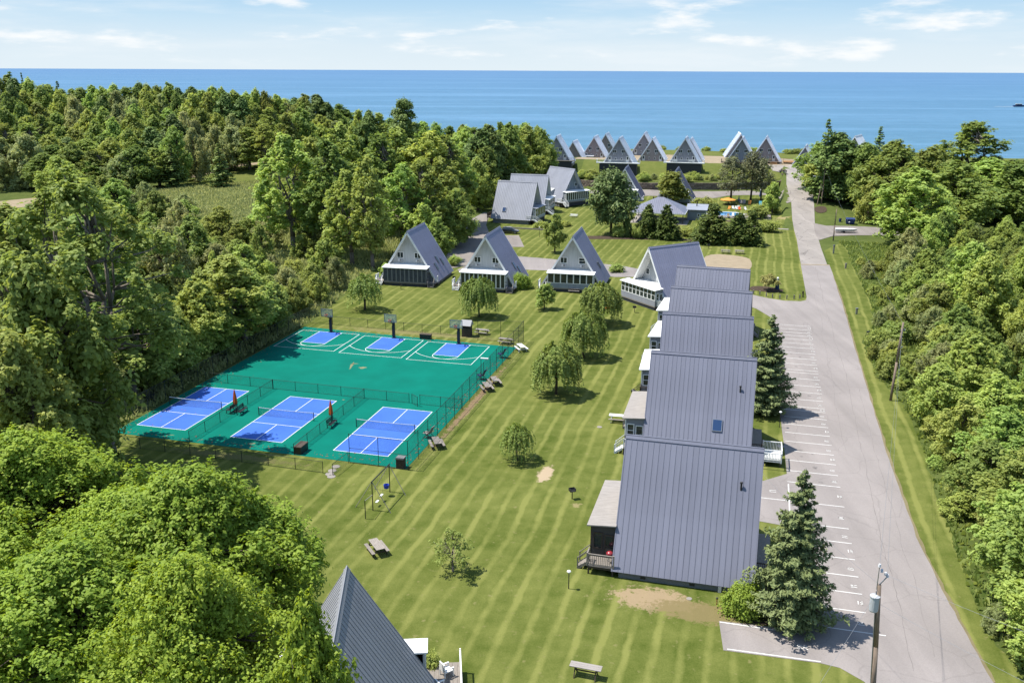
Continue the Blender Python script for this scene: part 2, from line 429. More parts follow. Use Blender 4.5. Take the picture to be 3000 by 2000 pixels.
def water_material():
    m, n, l, b = nodes_of('lake_water')
    out = n['Material Output']
    tc = n.new('ShaderNodeTexCoord')
    sp = n.new('ShaderNodeSeparateXYZ'); l.new(tc.outputs['Object'], sp.inputs[0])
    def mathn(op, a, c):
        k = n.new('ShaderNodeMath'); k.operation = op
        for i, v in enumerate((a, c)):
            if isinstance(v, (int, float)): k.inputs[i].default_value = v
            else: l.new(v, k.inputs[i])
        return k.outputs[0]
    def NZ(scale, det, st):
        k = n.new('ShaderNodeTexNoise'); k.inputs['Scale'].default_value = scale; k.inputs['Detail'].default_value = det; k.inputs['Roughness'].default_value = .6
        mp = n.new('ShaderNodeMapping'); mp.inputs['Rotation'].default_value = (0, 0, R(4)); mp.inputs['Scale'].default_value = st
        l.new(tc.outputs['Object'], mp.inputs[0]); l.new(mp.outputs[0], k.inputs['Vector']); return k.outputs[0]
    def RG(v, a, c, lo=0., hi=1.):
        k = n.new('ShaderNodeMapRange'); k.inputs[1].default_value = a; k.inputs[2].default_value = c; k.inputs[3].default_value = lo; k.inputs[4].default_value = hi
        l.new(v, k.inputs[0]); return k.outputs[0]
    v = mathn('ADD', mathn('MULTIPLY', sp.outputs[0], VX), mathn('MULTIPLY', sp.outputs[1], VY))
    # shallow sand bottom shows turquoise near the beach, deep blue further out
    lg = mathn('LOGARITHM', mathn('MAXIMUM', v, 300.0), 10.0)
    cr = n.new('ShaderNodeValToRGB')
    e = cr.color_ramp.elements
    e[0].position = 0.0; e[0].color = (.062, .142, .196, 1)
    e[1].position = 1.0; e[1].color = (.052, .118, .215, 1)
    k = e.new(.22); k.color = (.057, .134, .203, 1)
    k = e.new(.55); k.color = (.054, .128, .212, 1)
    l.new(RG(lg, 2.55, 4.0), cr.inputs[0])
    st = mathn('MULTIPLY', RG(NZ(.010, 6, (.35, 2.2, 1)), .50, .64), .26)
    st2 = mathn('MULTIPLY', RG(NZ(.0016, 5, (.22, 2.6, 1)), .50, .64), .26)
    mx = n.new('ShaderNodeMixRGB'); mx.inputs['Color2'].default_value = (.125, .235, .36, 1)
    l.new(mathn('ADD', st, st2), mx.inputs['Fac']); l.new(cr.outputs[0], mx.inputs['Color1'])
    rip = RG(NZ(.18, 4, (.5, 1.6, 1)), .3, .7, .84, 1.14)
    sc = n.new('ShaderNodeVectorMath'); sc.operation = 'SCALE'; l.new(mx.outputs[0], sc.inputs[0]); l.new(rip, sc.inputs['Scale'])
    b.inputs['Roughness'].default_value = .38; b.inputs['Specular IOR Level'].default_value = .22; b.inputs['IOR'].default_value = 1.2
    l.new(sc.outputs[0], b.inputs['Base Color'])
    bp = n.new('ShaderNodeBump'); bp.inputs['Strength'].default_value = .6; bp.inputs['Distance'].default_value = .25
    l.new(NZ(.5, 4, (.6, 1.6, 1)), bp.inputs['Height']); l.new(bp.outputs[0], b.inputs['Normal'])
water_material()

# ------------------------------------------------------------------ mesh helpers
class MB:
    def __init__(s): s.v = []; s.f = []
    def add(s, vs, fs):
        o = len(s.v); s.v += [tuple(p) for p in vs]; s.f += [tuple(i + o for i in f) for f in fs]; return s
    def box(s, x0, x1, y0, y1, z0, z1, M=None):
        vs = [(x0, y0, z0), (x1, y0, z0), (x1, y1, z0), (x0, y1, z0), (x0, y0, z1), (x1, y0, z1), (x1, y1, z1), (x0, y1, z1)]
        if M is not None: vs = [M @ Vector(p) for p in vs]
        return s.add(vs, [(0, 3, 2, 1), (4, 5, 6, 7), (0, 1, 5, 4), (1, 2, 6, 5), (2, 3, 7, 6), (3, 0, 4, 7)])
    def bar(s, p, q, w, h=None, up=(0, 0, 1)):
        h = h or w; p = Vector(p); q = Vector(q); d = (q - p)
        L = d.length
        if L < 1e-6: return s
        d.normalize(); up = Vector(up)
        if abs(d.dot(up)) > .98: up = Vector((1, 0, 0))
        a = d.cross(up).normalized(); b = a.cross(d).normalized()
        vs = []
        for e in (p, q):
            for (i, j) in ((-1, -1), (1, -1), (1, 1), (-1, 1)): vs.append(e + a * (i * w / 2) + b * (j * h / 2))
        return s.add(vs, [(0, 1, 2, 3), (7, 6, 5, 4), (0, 4, 5, 1), (1, 5, 6, 2), (2, 6, 7, 3), (3, 7, 4, 0)])
    def tube(s, p, q, r, r2=None, n=8, cap=True):
        r2 = r if r2 is None else r2; p = Vector(p); q = Vector(q); d = (q - p).normalized()
        up = Vector((0, 0, 1)) if abs(d.z) < .95 else Vector((1, 0, 0))
        a = d.cross(up).normalized(); b = a.cross(d)
        vs = []
        for e, rr in ((p, r), (q, r2)):
            for i in range(n):
                t = 2 * math.pi * i / n; vs.append(e + a * (math.cos(t) * rr) + b * (math.sin(t) * rr))
        fs = [(i, (i + 1) % n, n + (i + 1) % n, n + i) for i in range(n)]
        if cap: fs += [tuple(range(n))[::-1], tuple(range(n, 2 * n))]
        return s.add(vs, fs)
    def path(s, pts, rs, n=6):
        for i in range(len(pts) - 1): s.tube(pts[i], pts[i + 1], rs[i], rs[i + 1], n, cap=True)
        return s
    def prism(s, poly, z0, z1):
        n = len(poly)
        vs = [(x, y, z0) for x, y in poly] + [(x, y, z1) for x, y in poly]
        return s.add(vs, [tuple(range(n))[::-1], tuple(range(n, 2 * n))] + [(i, (i + 1) % n, n + (i + 1) % n, n + i) for i in range(n)])
    def prism_x(s, poly, x0, x1):            # polygon in (y, z) swept along x
        n = len(poly)
        vs = [(x0, y, z) for y, z in poly] + [(x1, y, z) for y, z in poly]
        return s.add(vs, [tuple(range(n)), tuple(range(n, 2 * n))[::-1]] + [(i, n + i, n + (i + 1) % n, (i + 1) % n) for i in range(n)])
    def lathe(s, prof, n=12, c=(0, 0, 0)):
        o = len(s.v); m = len(prof)
        for (r, z) in prof:
            for i in range(n):
                t = 2 * math.pi * i / n; s.v.append((c[0] + r * math.cos(t), c[1] + r * math.sin(t), c[2] + z))
        for k in range(m - 1):
            for i in range(n): s.f.append((o + k * n + i, o + k * n + (i + 1) % n, o + (k + 1) * n + (i + 1) % n, o + (k + 1) * n + i))
        s.f.append(tuple(o + i for i in range(n))[::-1]); s.f.append(tuple(o + (m - 1) * n + i for i in range(n)))
        return s
    def mesh(s, name, m=None, smooth=False):
        me = bpy.data.meshes.new(name); me.from_pydata(s.v, [], s.f)
        if m: me.materials.append(MATS[m])
        if smooth:
            for p in me.polygons: p.use_smooth = True
        me.update(); return me
    def build(s, name, m=None, parent=None, loc=(0, 0, 0), rz=0.0, smooth=False):
        return ob(name, s.mesh(name, m, smooth), parent, loc, rz)
def ob(name, data, parent=None, loc=(0, 0, 0), rz=0.0):
    o = bpy.data.objects.new(name, data); COL.objects.link(o)
    o.location = loc
    if rz: o.rotation_euler = (0, 0, rz)
    if parent: o.parent = parent
    return o
def tag(o, label=None, cat=None, group=None, kind=None):
    if label: o['label'] = label
    if cat: o['category'] = cat
    if group: o['group'] = group
    if kind: o['kind'] = kind
    return o
def thing(name, label, cat, loc=(0, 0, 0), rz=0.0, group=None):
    return tag(ob(name, None, None, loc, rz), label, cat, group)
def kids(o, table): return table.get(o, [])
def copy_tree(root, loc=None, rz=None, label=None, group=None, scale=None):
    def rec(o, par):
        c = o.copy(); COL.objects.link(c); c.parent = par
        for ch in o.children: rec(ch, c)
        return c
    r = rec(root, None)
    if loc is not None: r.location = loc
    if rz is not None: r.rotation_euler = (0, 0, rz)
    if scale is not None: r.scale = scale if not isinstance(scale, (int, float)) else (scale,) * 3
    if label: r['label'] = label
    if group: r['group'] = group
    return r

# ------------------------------------------------------------------ ground sheets
def sheet(name, poly, m, off, step=3.0, zf=None, parent=None, kind='structure', label=None):
    zf = zf or T
    P = []
    n = len(poly)
    for i in range(n):
        a, b = Vector(poly[i]), Vector(poly[(i + 1) % n])
        k = max(1, int((b - a).length / step))
        for j in range(k): P.append(a.lerp(b, j / k))
    nb = len(P)
    xs = [p.x for p in P]; ys = [p.y for p in P]
    pts = list(P)
    x = min(xs) + step / 2
    while x < max(xs):
        y = min(ys) + step / 2
        while y < max(ys):
            ins = False; j = n - 1
            for i in range(n):
                (xi, yi), (xj, yj) = poly[i], poly[j]
                if (yi > y) != (yj > y) and x < (xj - xi) * (y - yi) / (yj - yi) + xi: ins = not ins
                j = i
            if ins: pts.append(Vector((x, y)))
            y += step
        x += step
    vs, es, fs, *_ = delaunay_2d_cdt([Vector((p.x, p.y)) for p in pts], [(i, (i + 1) % nb) for i in range(nb)], [list(range(nb))], 1, 1e-4)
    X = np.array([p.x for p in vs]); Y = np.array([p.y for p in vs])
    Z = zf(X, Y) + off
    me = bpy.data.meshes.new(name); me.from_pydata([(float(a), float(b), float(c)) for a, b, c in zip(X, Y, Z)], [], [f if True else f for f in fs])
    me.materials.append(MATS[m])
    bm = bmesh.new(); bm.from_mesh(me); bmesh.ops.recalc_face_normals(bm, faces=bm.faces)
    if bm.faces and sum(f.normal.z for f in bm.faces) < 0: bmesh.ops.reverse_faces(bm, faces=bm.faces)
    bm.to_mesh(me); bm.free()
    for p in me.polygons: p.use_smooth = True
    o = ob(name, me, parent)
    if kind and parent is None: tag(o, label, None, None, kind)
    return o
def G(pts): return [g2w(u, v) for u, v in pts]
def PX(pts): return [tuple(ground(x, y)[:2]) for x, y in pts]
def smooth_poly(poly, it=2):
    for _ in range(it):
        q = []
        for i in range(len(poly)):
            a, b = poly[i], poly[(i + 1) % len(poly)]
            q += [(.75 * a[0] + .25 * b[0], .75 * a[1] + .25 * b[1]), (.25 * a[0] + .75 * b[0], .25 * a[1] + .75 * b[1])]
        poly = q
    return poly

mat('crack_seal', (.150, .136, .128), .9, .1, var=.2, scale=2); mat('oil_stain', (.15, .136, .128), .8, .15, var=.2, scale=2)
lawn_material('shoulder', False, (.11, .095, .05), (.21, .175, .10))
lawn_material('wild_grass', False, (.040, .058, .014), (.100, .120, .034))
lawn_material('meadow_grass', False, (.060, .082, .016), (.135, .140, .042))
dirt = (.25, .185, .115)
pN1 = g2w(-5.3, 62.2); pN1b = g2w(-1.6, 61.4)
pw = ground(1598, 1388)
lawn_material('lawn_grass', True, patches=[
    (pN1[0], pN1[1], 4.0, 2.0, TH, dirt, .85), (pN1b[0], pN1b[1], 4.8, 1.7, TH, (.15, .12, .055), .9),
    (pw.x, pw.y, .75, 2.1, TH, (.33, .255, .175), 1.0),
    (ground(1690, 1480).x, ground(1690, 1480).y, .8, .8, 0, (.20, .17, .08), .6),
    (*g2w(-50, 77.8), 14, 1.3, TH, (.11, .105, .04), .6), (*g2w(-48, 126.5), 17, 1.6, TH, (.15, .135, .055), .75),
    (*g2w(6.6, 258), 3.0, 6.0, TH, (.23, .185, .095), .7),
    (*g2w(-31.0, 100), .8, 24, TH, (.20, .135, .08), .6)])

ug = np.concatenate([np.linspace(-1500, -320, 25), np.linspace(-300, -80, 45)[:-1], np.linspace(-80, 40, 97)[:-1], np.linspace(40, 200, 33)[:-1], np.linspace(200, 1500, 26)])
vg = np.concatenate([np.linspace(-500, -20, 17), np.linspace(0, 200, 41)[:-1], np.linspace(200, 345, 117)[:-1], np.linspace(345, 430, 35)])
UU, VV = np.meshgrid(ug, vg)
XX, YY = UU * UX + VV * VX, UU * UY + VV * VY
ZZ = T(XX, YY)
nv, nu = UU.shape
idx = np.arange(nv * nu).reshape(nv, nu)
quads = np.stack([idx[:-1, :-1], idx[:-1, 1:], idx[1:, 1:], idx[1:, :-1]], -1).reshape(-1, 4)
me = bpy.data.meshes.new('ground')
me.from_pydata(np.stack([XX, YY, ZZ], -1).reshape(-1, 3).tolist(), [], quads.tolist())
me.materials.append(MATS['wild_grass'])
for p in me.polygons: p.use_smooth = True
tag(ob('ground', me), kind='structure')

WATER_Z = -3.0
w = MB()
lx = [-60000, -4000, -600, 0, 600, 4000, 60000]; lv = [330, 700, 2000, 8000, 70000]
for j in range(len(lv) - 1):
    for i in range(len(lx) - 1):
        w.add([(*g2w(lx[i], lv[j]), WATER_Z), (*g2w(lx[i + 1], lv[j]), WATER_Z), (*g2w(lx[i + 1], lv[j + 1]), WATER_Z), (*g2w(lx[i], lv[j + 1]), WATER_Z)], [(0, 1, 2, 3)])
tag(w.build('lake', 'lake_water'), kind='structure')

# sheets: lawn, verge, meadow, beach
sheet('lawn', G([(-66, 10), (9.44, 10), (9.44, 240), (9.2, 262), (6.4, 268), (6.4, 300), (-70, 296), (-71, 215), (-74, 182), (-66.5, 128)]), 'lawn_grass', .03, 4.0)
verge_edge = [(2400, 1640), (2352, 1548), (2255, 1432), (2190, 1255), (2140, 1100), (2095, 965), (2052, 905), (2012, 862), (1988, 810), (1984, 778), (2008, 745), (2000, 700), (1978, 650), (1955, 605), (1944, 572), (1925, 556)]
VE = [tuple(og(*q)[:2]) for q in verge_edge[1:]]
rj = random.Random(3); VJ = []
for i in range(len(VE) - 1):
    for k in range(6):
        f = k / 6; VJ.append((VE[i][0] + (VE[i + 1][0] - VE[i][0]) * f + rj.uniform(-.35, .35), VE[i][1] + (VE[i + 1][1] - VE[i][1]) * f + rj.uniform(-.3, .3)))
sheet('lawn_verge', [g2w(15.1, 20), g2w(26, 20)] + VJ + [g2w(14.9, 214), g2w(15.1, 190)], 'lawn_grass', .03, 4.0)
sheet('meadow', PX([(470, 560), (560, 525), (690, 492), (800, 478), (830, 510), (760, 560), (700, 600), (560, 605)]), 'meadow_grass', .05, 5)
sheet('sand_path', PX([(0, 590), (100, 580), (140, 590), (100, 606), (0, 612)]), 'sand', .05, 5)
sheet('dirt_path', PX([(560, 512), (690, 483), (795, 472), (795, 478), (690, 490), (560, 522)]), 'sand', .08, 4)
sheet('beach', G([(-90, 404), (140, 404), (140, 390), (-90, 390)]), 'sand', .06, 5)
sheet('bluff_grass', G([(-62, 337), (6.3, 336), (6.3, 322.5), (3, 317), (-12, 310), (-34, 304), (-48, 303), (-60, 307)]), 'meadow_grass', .05, 2.0)
sheet('bluff_top_sand', G([(-66, 337), (8, 335), (8, 331), (26, 331), (26, 352), (5, 366), (-66, 368)]), 'sand', .05, 3.0)
sheet('shore_grass', G([(-75, 366), (4, 364), (26, 350), (120, 350), (120, 392), (-75, 394)]), 'meadow_grass', .09, 3.0)

# roads and pavement
road_lo = [(18.6, 40), (17.2, 58.1), (16.06, 68.4), (15.3, 78), (15.0, 95), (15.02, 113.6), (15.09, 135.8), (15.3, 160), (15.2, 190), (15.1, 197.5), (9.41, 196.3), (9.5, 167),
           (9.3, 164.6), (8.4, 163.4), (5.6, 163.1), (3.0, 164.2), (.2, 166.2), (-3, 170.5), (-8, 174.5), (-18, 180.5), (-26, 185.2), (-44, 188.5), (-50, 189), (-50, 185.2), (-42, 184.5), (-27, 181),
           (-19, 176), (-9, 170), (-4, 165), (-2.5, 160), (1.0, 156), (3.7, 150), (4.1, 120), (4.42, 101), (4.6, 95.8), (4.75, 88.4), (2.5, 86.1), (1.75, 86), (1.75, 77.4), (4.6, 77), (5.9, 75), (6.1, 62), (5.2, 60.9), (-.46, 60.6), (0.01, 57.06), (6.37, 57.3), (7.6, 57.1), (9.0, 56.0), (9.9, 54.6), (10.6, 52), (10.8, 40)]
sheet('road_and_parking_lot', G(road_lo), 'asphalt', .05, 4.0)
r_right = [(2425, 781), (2405, 726), (2387, 651), (2385, 600), (2380, 554), (2376, 520), (2374, 484)]
r_left = [(2304, 511), (2304, 540), (2312, 575), (2318, 590), (2321, 643), (2334, 701)]
sheet('lake_road', [g2w(9.41, 196.3), g2w(15.1, 197.5)] + PX(r_right) + PX([(2250, 484), (2262, 500), (2290, 506)]) + PX(r_left), 'old_concrete', .06, 2.0)
sheet('upper_drive', PX([(2318, 592), (2310, 560), (2298, 550), (2200, 559), (2090, 561), (1990, 561), (1900, 556), (1830, 556), (1720, 559), (1720, 566), (1850, 578), (1900, 574), (2020, 578), (2080, 582), (2100, 580), (2130, 574), (2180, 572), (2240, 572), (2280, 581), (2305, 596)]), 'drive_concrete', .06, 2.0)
sheet('side_drive', PX([(2383, 654), (2420, 662), (2600, 668), (2640, 672), (2640, 690), (2500, 690), (2440, 692), (2400, 704), (2390, 690)]), 'drive_concrete', .07, 3.0)
sheet('lower_drive', PX([(1440, 628), (1431, 640), (1424, 660), (1432, 680), (1445, 690), (1520, 690), (1536, 724), (1478, 724), (1440, 736), (1400, 752), (1375, 780), (1290, 790), (1300, 760), (1318, 735), (1322, 712), (1335, 690), (1360, 668), (1385, 640), (1420, 622)]), 'drive_concrete', .065, 3.0)
# drive strip passing behind the three middle cottages
sheet('middle_drive', PX([(1340, 790), (1400, 768), (1520, 759), (1560, 762), (1615, 768), (1640, 773), (1700, 780), (1790, 787), (1860, 793), (1860, 812), (1800, 812), (1700, 800), (1600, 793), (1520, 790), (1420, 797), (1350, 802)]), 'asphalt', .06, 3.0)
sheet('volleyball_sand', smooth_poly(PX([(2058, 741), (2190, 752), (2204, 770), (2200, 790), (2160, 800), (2060, 800)])), 'sand', .05, 2.0)
sheet('planting_bed', smooth_poly(PX([(2197, 840), (2222, 838), (2262, 842), (2290, 848), (2298, 855), (2262, 859), (2220, 852), (2197, 852)])), 'mulch', .07, 1.5)
sheet('hedge_bed', smooth_poly(PX([(1690, 692), (1790, 691), (1960, 697), (2060, 704), (2060, 708), (1960, 704), (1790, 701), (1700, 701)])), 'mulch', .06, 2.5)
sheet('corner_bed', smooth_poly(G([(-.3, 61), (5.6, 60.9), (5.9, 63), (5.6, 66.5), (2.2, 66.2), (-.2, 64)])), 'mulch', .06, 1.5)
sheet('pole_bed', smooth_poly(PX([(2388, 606), (2420, 604), (2424, 622), (2398, 626), (2384, 616)])), 'mulch', .08, 1.5)
sheet('garden_path', PX([(2190, 660), (2310, 671), (2310, 674), (2190, 664)]), 'concrete', .07, 2.0)
for i, (a, b) in enumerate([(1015, 48), (1020, 42), (1032, 35), (1028, 64)]): pass

edge = [(17.2, 58.1), (16.06, 68.4), (15.3, 78), (15.0, 95), (15.02, 113.6), (15.09, 135.8), (15.3, 160), (15.2, 190)]
ea, eb = [], []
for i in range(len(edge) - 1):
    for k in range(10):
        f = k / 10; u_ = edge[i][0] + (edge[i + 1][0] - edge[i][0]) * f; v_ = edge[i][1] + (edge[i + 1][1] - edge[i][1]) * f
        ea.append((u_ - .03 - rj.uniform(0, .1), v_)); eb.append((u_ + rj.uniform(.04, .24), v_))
sheet('road_shoulder', G(ea + eb[::-1]), 'shoulder', .06, 6.0)
# parking stripes and stall numbers: paint on the asphalt
lotroot = bpy.data.objects['road_and_parking_lot']
zP = zoom(2150, 900, 2700, 862)
ends = [(703, 1510), (648, 1410), (632, 1325), (610, 1245), (590, 1165), (570, 1090), (552, 1022), (522, 920), (492, 828), (483, 775), (467, 725), (455, 680), (440, 635), (428, 593), (415, 553), (407, 517),
        (400, 484), (398, 467), (396, 433), (385, 398), (380, 367), (370, 335), (352, 306), (350, 294), (360, 267), (358, 242), (352, 216), (345, 191), (338, 171), (333, 152), (330, 135), (326, 121), (324, 106), (322, 88)]
ZA = .05
sv = []
for e in ends:
    P = ground(*zP(*e)); u, v = w2g(P.x, P.y); sv.append(v)
    ul = 4.75 if v > 77 else 6.3
    if v < 62.5: ul = 6.3
    s = MB(); ur = min(u, 11.0) if v < 62.5 else 9.35 + .012 * (110 - v) * (v < 110)
    a, b, c, d = g2w(ul, v - .052), g2w(ur, v - .052), g2w(ur, v + .052), g2w(ul, v + .052)
    s.add([(*a, ZA + .012), (*b, ZA + .012), (*c, ZA + .012), (*d, ZA + .012)], [(0, 1, 2, 3)])
    s.build('parking_stripe', 'road_paint', lotroot)
for (u0, v0, u1, v1) in [(-.4, 60.45, 5.2, 60.45), (.25, 57.25, 6.4, 57.45), (4.85, 77.4, 4.85, 86), (1.9, 82.2, 4.7, 82.2)]:
    d = Vector((u1 - u0, v1 - v0)).normalized(); nx, ny = -d.y * .055, d.x * .055
    s = MB().add([(*g2w(u0 - nx, v0 - ny), ZA + .013), (*g2w(u1 - nx, v1 - ny), ZA + .013), (*g2w(u1 + nx, v1 + ny), ZA + .013), (*g2w(u0 + nx, v0 + ny), ZA + .013)], [(0, 1, 2, 3)])
    s.build('parking_stripe', 'road_paint', lotroot)
SEG = {'0': 'abcdef', '1': 'bc', '2': 'abged', '3': 'abgcd', '4': 'fgbc', '5': 'afgcd', '6': 'afgedc', '7': 'abc', '8': 'abcdefg', '9': 'abcdfg'}
def digits(s, txt, w=.19, h=.46, t=.075):
    x = -len(txt) * (w + .11) / 2
    for ch in txt:
        for k in SEG[ch]:
            r = {'a': (0, w, h - t, h), 'd': (0, w, 0, t), 'g': (0, w, h / 2 - t / 2, h / 2 + t / 2), 'b': (w - t, w, h / 2, h), 'c': (w - t, w, 0, h / 2), 'e': (0, t, 0, h / 2), 'f': (0, t, h / 2, h)}[k]
            s.add([(x + r[0], r[2], 0), (x + r[1], r[2], 0), (x + r[1], r[3], 0), (x + r[0], r[3], 0)], [(0, 1, 2, 3)])
        x += w + .11
vs_sorted = sorted(sv)
num = 16
for i in range(len(vs_sorted) - 1):
    a, b = vs_sorted[i], vs_sorted[i + 1]
    if b - a < 1.2: continue
    s = MB(); digits(s, str(num % 40 + (10 if num % 40 < 10 else 0)))
    m = (a + b) / 2
    s.build('stall_number', 'road_paint', lotroot, (*g2w(9.15 + .011 * max(0, 110 - m), m - .25), ZA + .014 + .0), TH + (R(90) if num % 3 else 0))
    num -= 1
    if num < 1: num = 39
s = MB(); digits(s, '18', .26, .75); s.build('stall_number', 'road_paint', lotroot, (*g2w(5.64, 58.8), ZA + .014), TH + R(90))
s = MB(); digits(s, '17', .26, .6); s.build('stall_number', 'road_paint', lotroot, (*g2w(3.7, 83.9), ZA + .014), TH + R(90))
# sealed cracks wandering along the asphalt, oil drips in the stalls
rk = random.Random(12)
for (u0, v0, v1, w_) in [(12.3, 58, 196, .022), (13.9, 60, 118, .016), (10.9, 96, 170, .014)]:
    q_ = []; u_ = u0; v_ = v0
    while v_ < v1: q_.append((u_, v_)); v_ += rk.uniform(.5, 1.3); u_ += rk.uniform(-.09, .09) + (u0 - u_) * .03
    s = MB(); L_, R_ = [], []
    for (a, b) in q_:
        k = w_ * rk.uniform(.3, 1.3); L_.append((*g2w(a - k, b), ZA + .007)); R_.append((*g2w(a + k, b), ZA + .007))
    n_ = len(q_); s.add(L_ + R_, [(i, n_ + i, n_ + i + 1, i + 1) for i in range(n_ - 1)]); s.build('sealed_crack', 'crack_seal', lotroot)
for i in range(26):
    a, b = rk.uniform(5.6, 8.2), rk.uniform(63, 146); r_ = rk.uniform(.1, .32)
    MB().add([(*g2w(a + r_ * rk.uniform(.6, 1.2) * math.cos(t), b + r_ * rk.uniform(.6, 1.2) * math.sin(t)), ZA + .006) for t in np.linspace(0, 6.28, 11)[:-1]], [tuple(range(10))]).build('oil_stain', 'oil_stain', lotroot)
# light patch joint across the road
MB().add([(*g2w(9.45, 196.2), .075), (*g2w(15.1, 197.2), .075), (*g2w(15.1, 197.9), .085), (*g2w(9.45, 196.9), .085)], [(0, 1, 2, 3)]).build('road_joint', 'sand', lotroot)

# ------------------------------------------------------------------ sports court
CZ = .05
court = sheet('sports_court', G([(-66.2, 80.1), (-44, 79.75), (-31.85, 79.6), (-31.9, 123.3), (-38, 123.7), (-66.2, 125.2)]), 'court_green', CZ, 6.0)
def slab(pts, z, m, name, parent): return MB().add([(*g2w(u, v), z) for u, v in pts], [tuple(range(len(pts)))]).build(name, m, parent)
def line(pts, w, z, name, parent, closed=False, m='white_line'):
    s = MB()
    n = len(pts); rng = range(n if closed else n - 1)
    for i in rng:
        a, b = Vector(pts[i]), Vector(pts[(i + 1) % n]); d = (b - a).normalized(); p = Vector((-d.y, d.x)) * w / 2; e = d * w / 2
        q = [a - e - p, b + e - p, b + e + p, a - e + p]
        s.add([(*g2w(k.x, k.y), z + .0012 * (i % 2)) for k in q], [(0, 1, 2, 3)])
    return s.build(name, m, parent)
COURTS = [(-62.0, 89.45), (-50.08, 89.08), (-37.8, 88.65)]
sk = -.0026 * 5
for (cu, cv) in COURTS:
    hw, hl = 3.048, 6.7055
    rot = R(.15)
    def q(a, b): return (cu + a + b * .003, cv + b - a * .003)
    slab([q(-hw, -hl), q(hw, -hl), q(hw, hl), q(-hw, hl)], CZ + .006, 'court_blue', 'pickleball_court', court)
    line([q(-hw, -hl), q(hw, -hl), q(hw, hl), q(-hw, hl)], .075, CZ + .012, 'court_line', court, True)
    for s_ in (-1, 1):
        line([q(-hw, s_ * 2.134), q(hw, s_ * 2.134)], .07, CZ + .014, 'court_line', court)
        line([q(0, s_ * 2.134), q(0, s_ * hl)], .07, CZ + .016, 'court_line', court)
HOOPS = [(-60.9, 123.55), (-50.6, 123.15), (-40.4, 122.75)]
for (hu, hv) in HOOPS:
    c = hu; top = hv - .15
    x0, x1 = c - 4.65, c + 4.65; b0 = top - 8.9
    slab([(c - 1.83, top - 5.9), (c + 1.83, top - 5.9), (c + 1.83, top - .03), (c - 1.83, top - .03)], CZ + .006, 'court_blue', 'key_area', court)
    line([(x0, b0), (x1, b0), (x1, top), (x0, top)], .075, CZ + .012, 'court_line', court, True)
    line([(c - 1.83, top), (c - 1.83, top - 5.9), (c + 1.83, top - 5.9), (c + 1.83, top)], .075, CZ + .014, 'court_line', court)
    line([(c + 1.83 * math.cos(t), top - 5.9 - 1.55 * math.sin(t)) for t in np.linspace(0, math.pi, 17)], .075, CZ + .016, 'court_line', court)
    cy = top - 1.3; r = 6.15; a0 = math.acos(4.65 / r)
    line([(c + r * math.cos(t), cy - r * math.sin(t)) for t in np.linspace(a0, math.pi - a0, 25)], .075, CZ + .018, 'court_line', court)
# scuffed, worn-through patch and stains on the green paint
lawn_material('worn_paint', False, (.11, .14, .075), (.23, .205, .125))
for (px, py, a, b) in [(1030, 1072, .18, 1.3), (1062, 1078, .5, .35), (1040, 1066, .5, .12), (500, 1275, .4, .12), (740, 1300, .35, .2), (1006, 1172, .16, .1)]:
    P = ground(px, py)
    sheet('worn_patch', [(P.x + a * math.cos(t) * (1 + .35 * math.sin(3 * t + px)), P.y + b * math.sin(t) * (1 + .3 * math.cos(2 * t + py))) for t in np.linspace(0, 2 * math.pi, 14)[:-1]], 'worn_paint', CZ + .004, 1.0, parent=court)

# ------------------------------------------------------------------ chain-link fences
def chain_fence(name, label, pts, h, gap=3.0, midrail=False, closed_mesh=True, mat_='fence_black', spacing=.12, wr=.0028, group='chain link fences round the courts', zoff=.03, skip=()):
    P = [Vector((*g2w(*p), 0)) for p in pts]
    for p in P: p.z = float(T(p.x, p.y)) + zoff
    root = thing(name, label, 'fence', P[0], 0, group)
    o = P[0]
    k = 0
    rails, wires = MB(), MB()
    for i in range(len(P) - 1):
        a, b = P[i] - o, P[i + 1] - o
        L = (b - a).length; d = (b - a) / L; n = max(1, round(L / gap))
        for j in range(n + (1 if i == len(P) - 2 else 0)):
            q = a + d * (L * j / n)
            MB().tube(q, q + Vector((0, 0, h + .05)), .032, .032, 6).build('post', mat_, root)
        hs = [h] + ([h * .52] if midrail else []) + [.06]
        for z in hs: MB().tube(a + Vector((0, 0, z)), b + Vector((0, 0, z)), .024 if z > .1 else .01, None, 5).build('rail', mat_, root)
        s = -h
        while s < L:
            for sg in (1, -1):
                if sg > 0: p0, p1 = (s, 0.), (s + h, h)
                else: p0, p1 = (s, h), (s + h, 0.)
                t0, t1 = max(0, -s / h), min(1, (L - s) / h)
                if t1 <= t0: continue
                A = a + d * (p0[0] + (p1[0] - p0[0]) * t0) + Vector((0, 0, .05 + (p0[1] + (p1[1] - p0[1]) * t0) * (h - .05) / h))
                B = a + d * (p0[0] + (p1[0] - p0[0]) * t1) + Vector((0, 0, .05 + (p0[1] + (p1[1] - p0[1]) * t1) * (h - .05) / h))
                wires.tube(A, B, wr, None, 3, cap=False)
            s += spacing
    wires.build('chain_link_mesh', mat_, root)
    return root
chain_fence('chain_link_fence', 'tall black chain link fence along the right side of the courts, beside the picnic tables', [(-31.55, 79.3), (-31.65, 123.5), (-31.7, 126.6)], 3.1, 2.95, True)
chain_fence('chain_link_fence', 'tall black chain link fence section at the near right court corner', [(-37.9, 79.5), (-31.55, 79.3)], 3.1, 3.1, True)
chain_fence('chain_link_fence', 'tall black chain link fence section at the far right corner by the back picnic tables', [(-38.3, 125.3), (-31.7, 126.6)], 3.0, 3.3, True)
chain_fence('chain_link_fence', 'tall black chain link fence along the left side of the courts, under the trees', [(-66.4, 79.9), (-66.4, 127.5)], 2.6, 3.4, False)
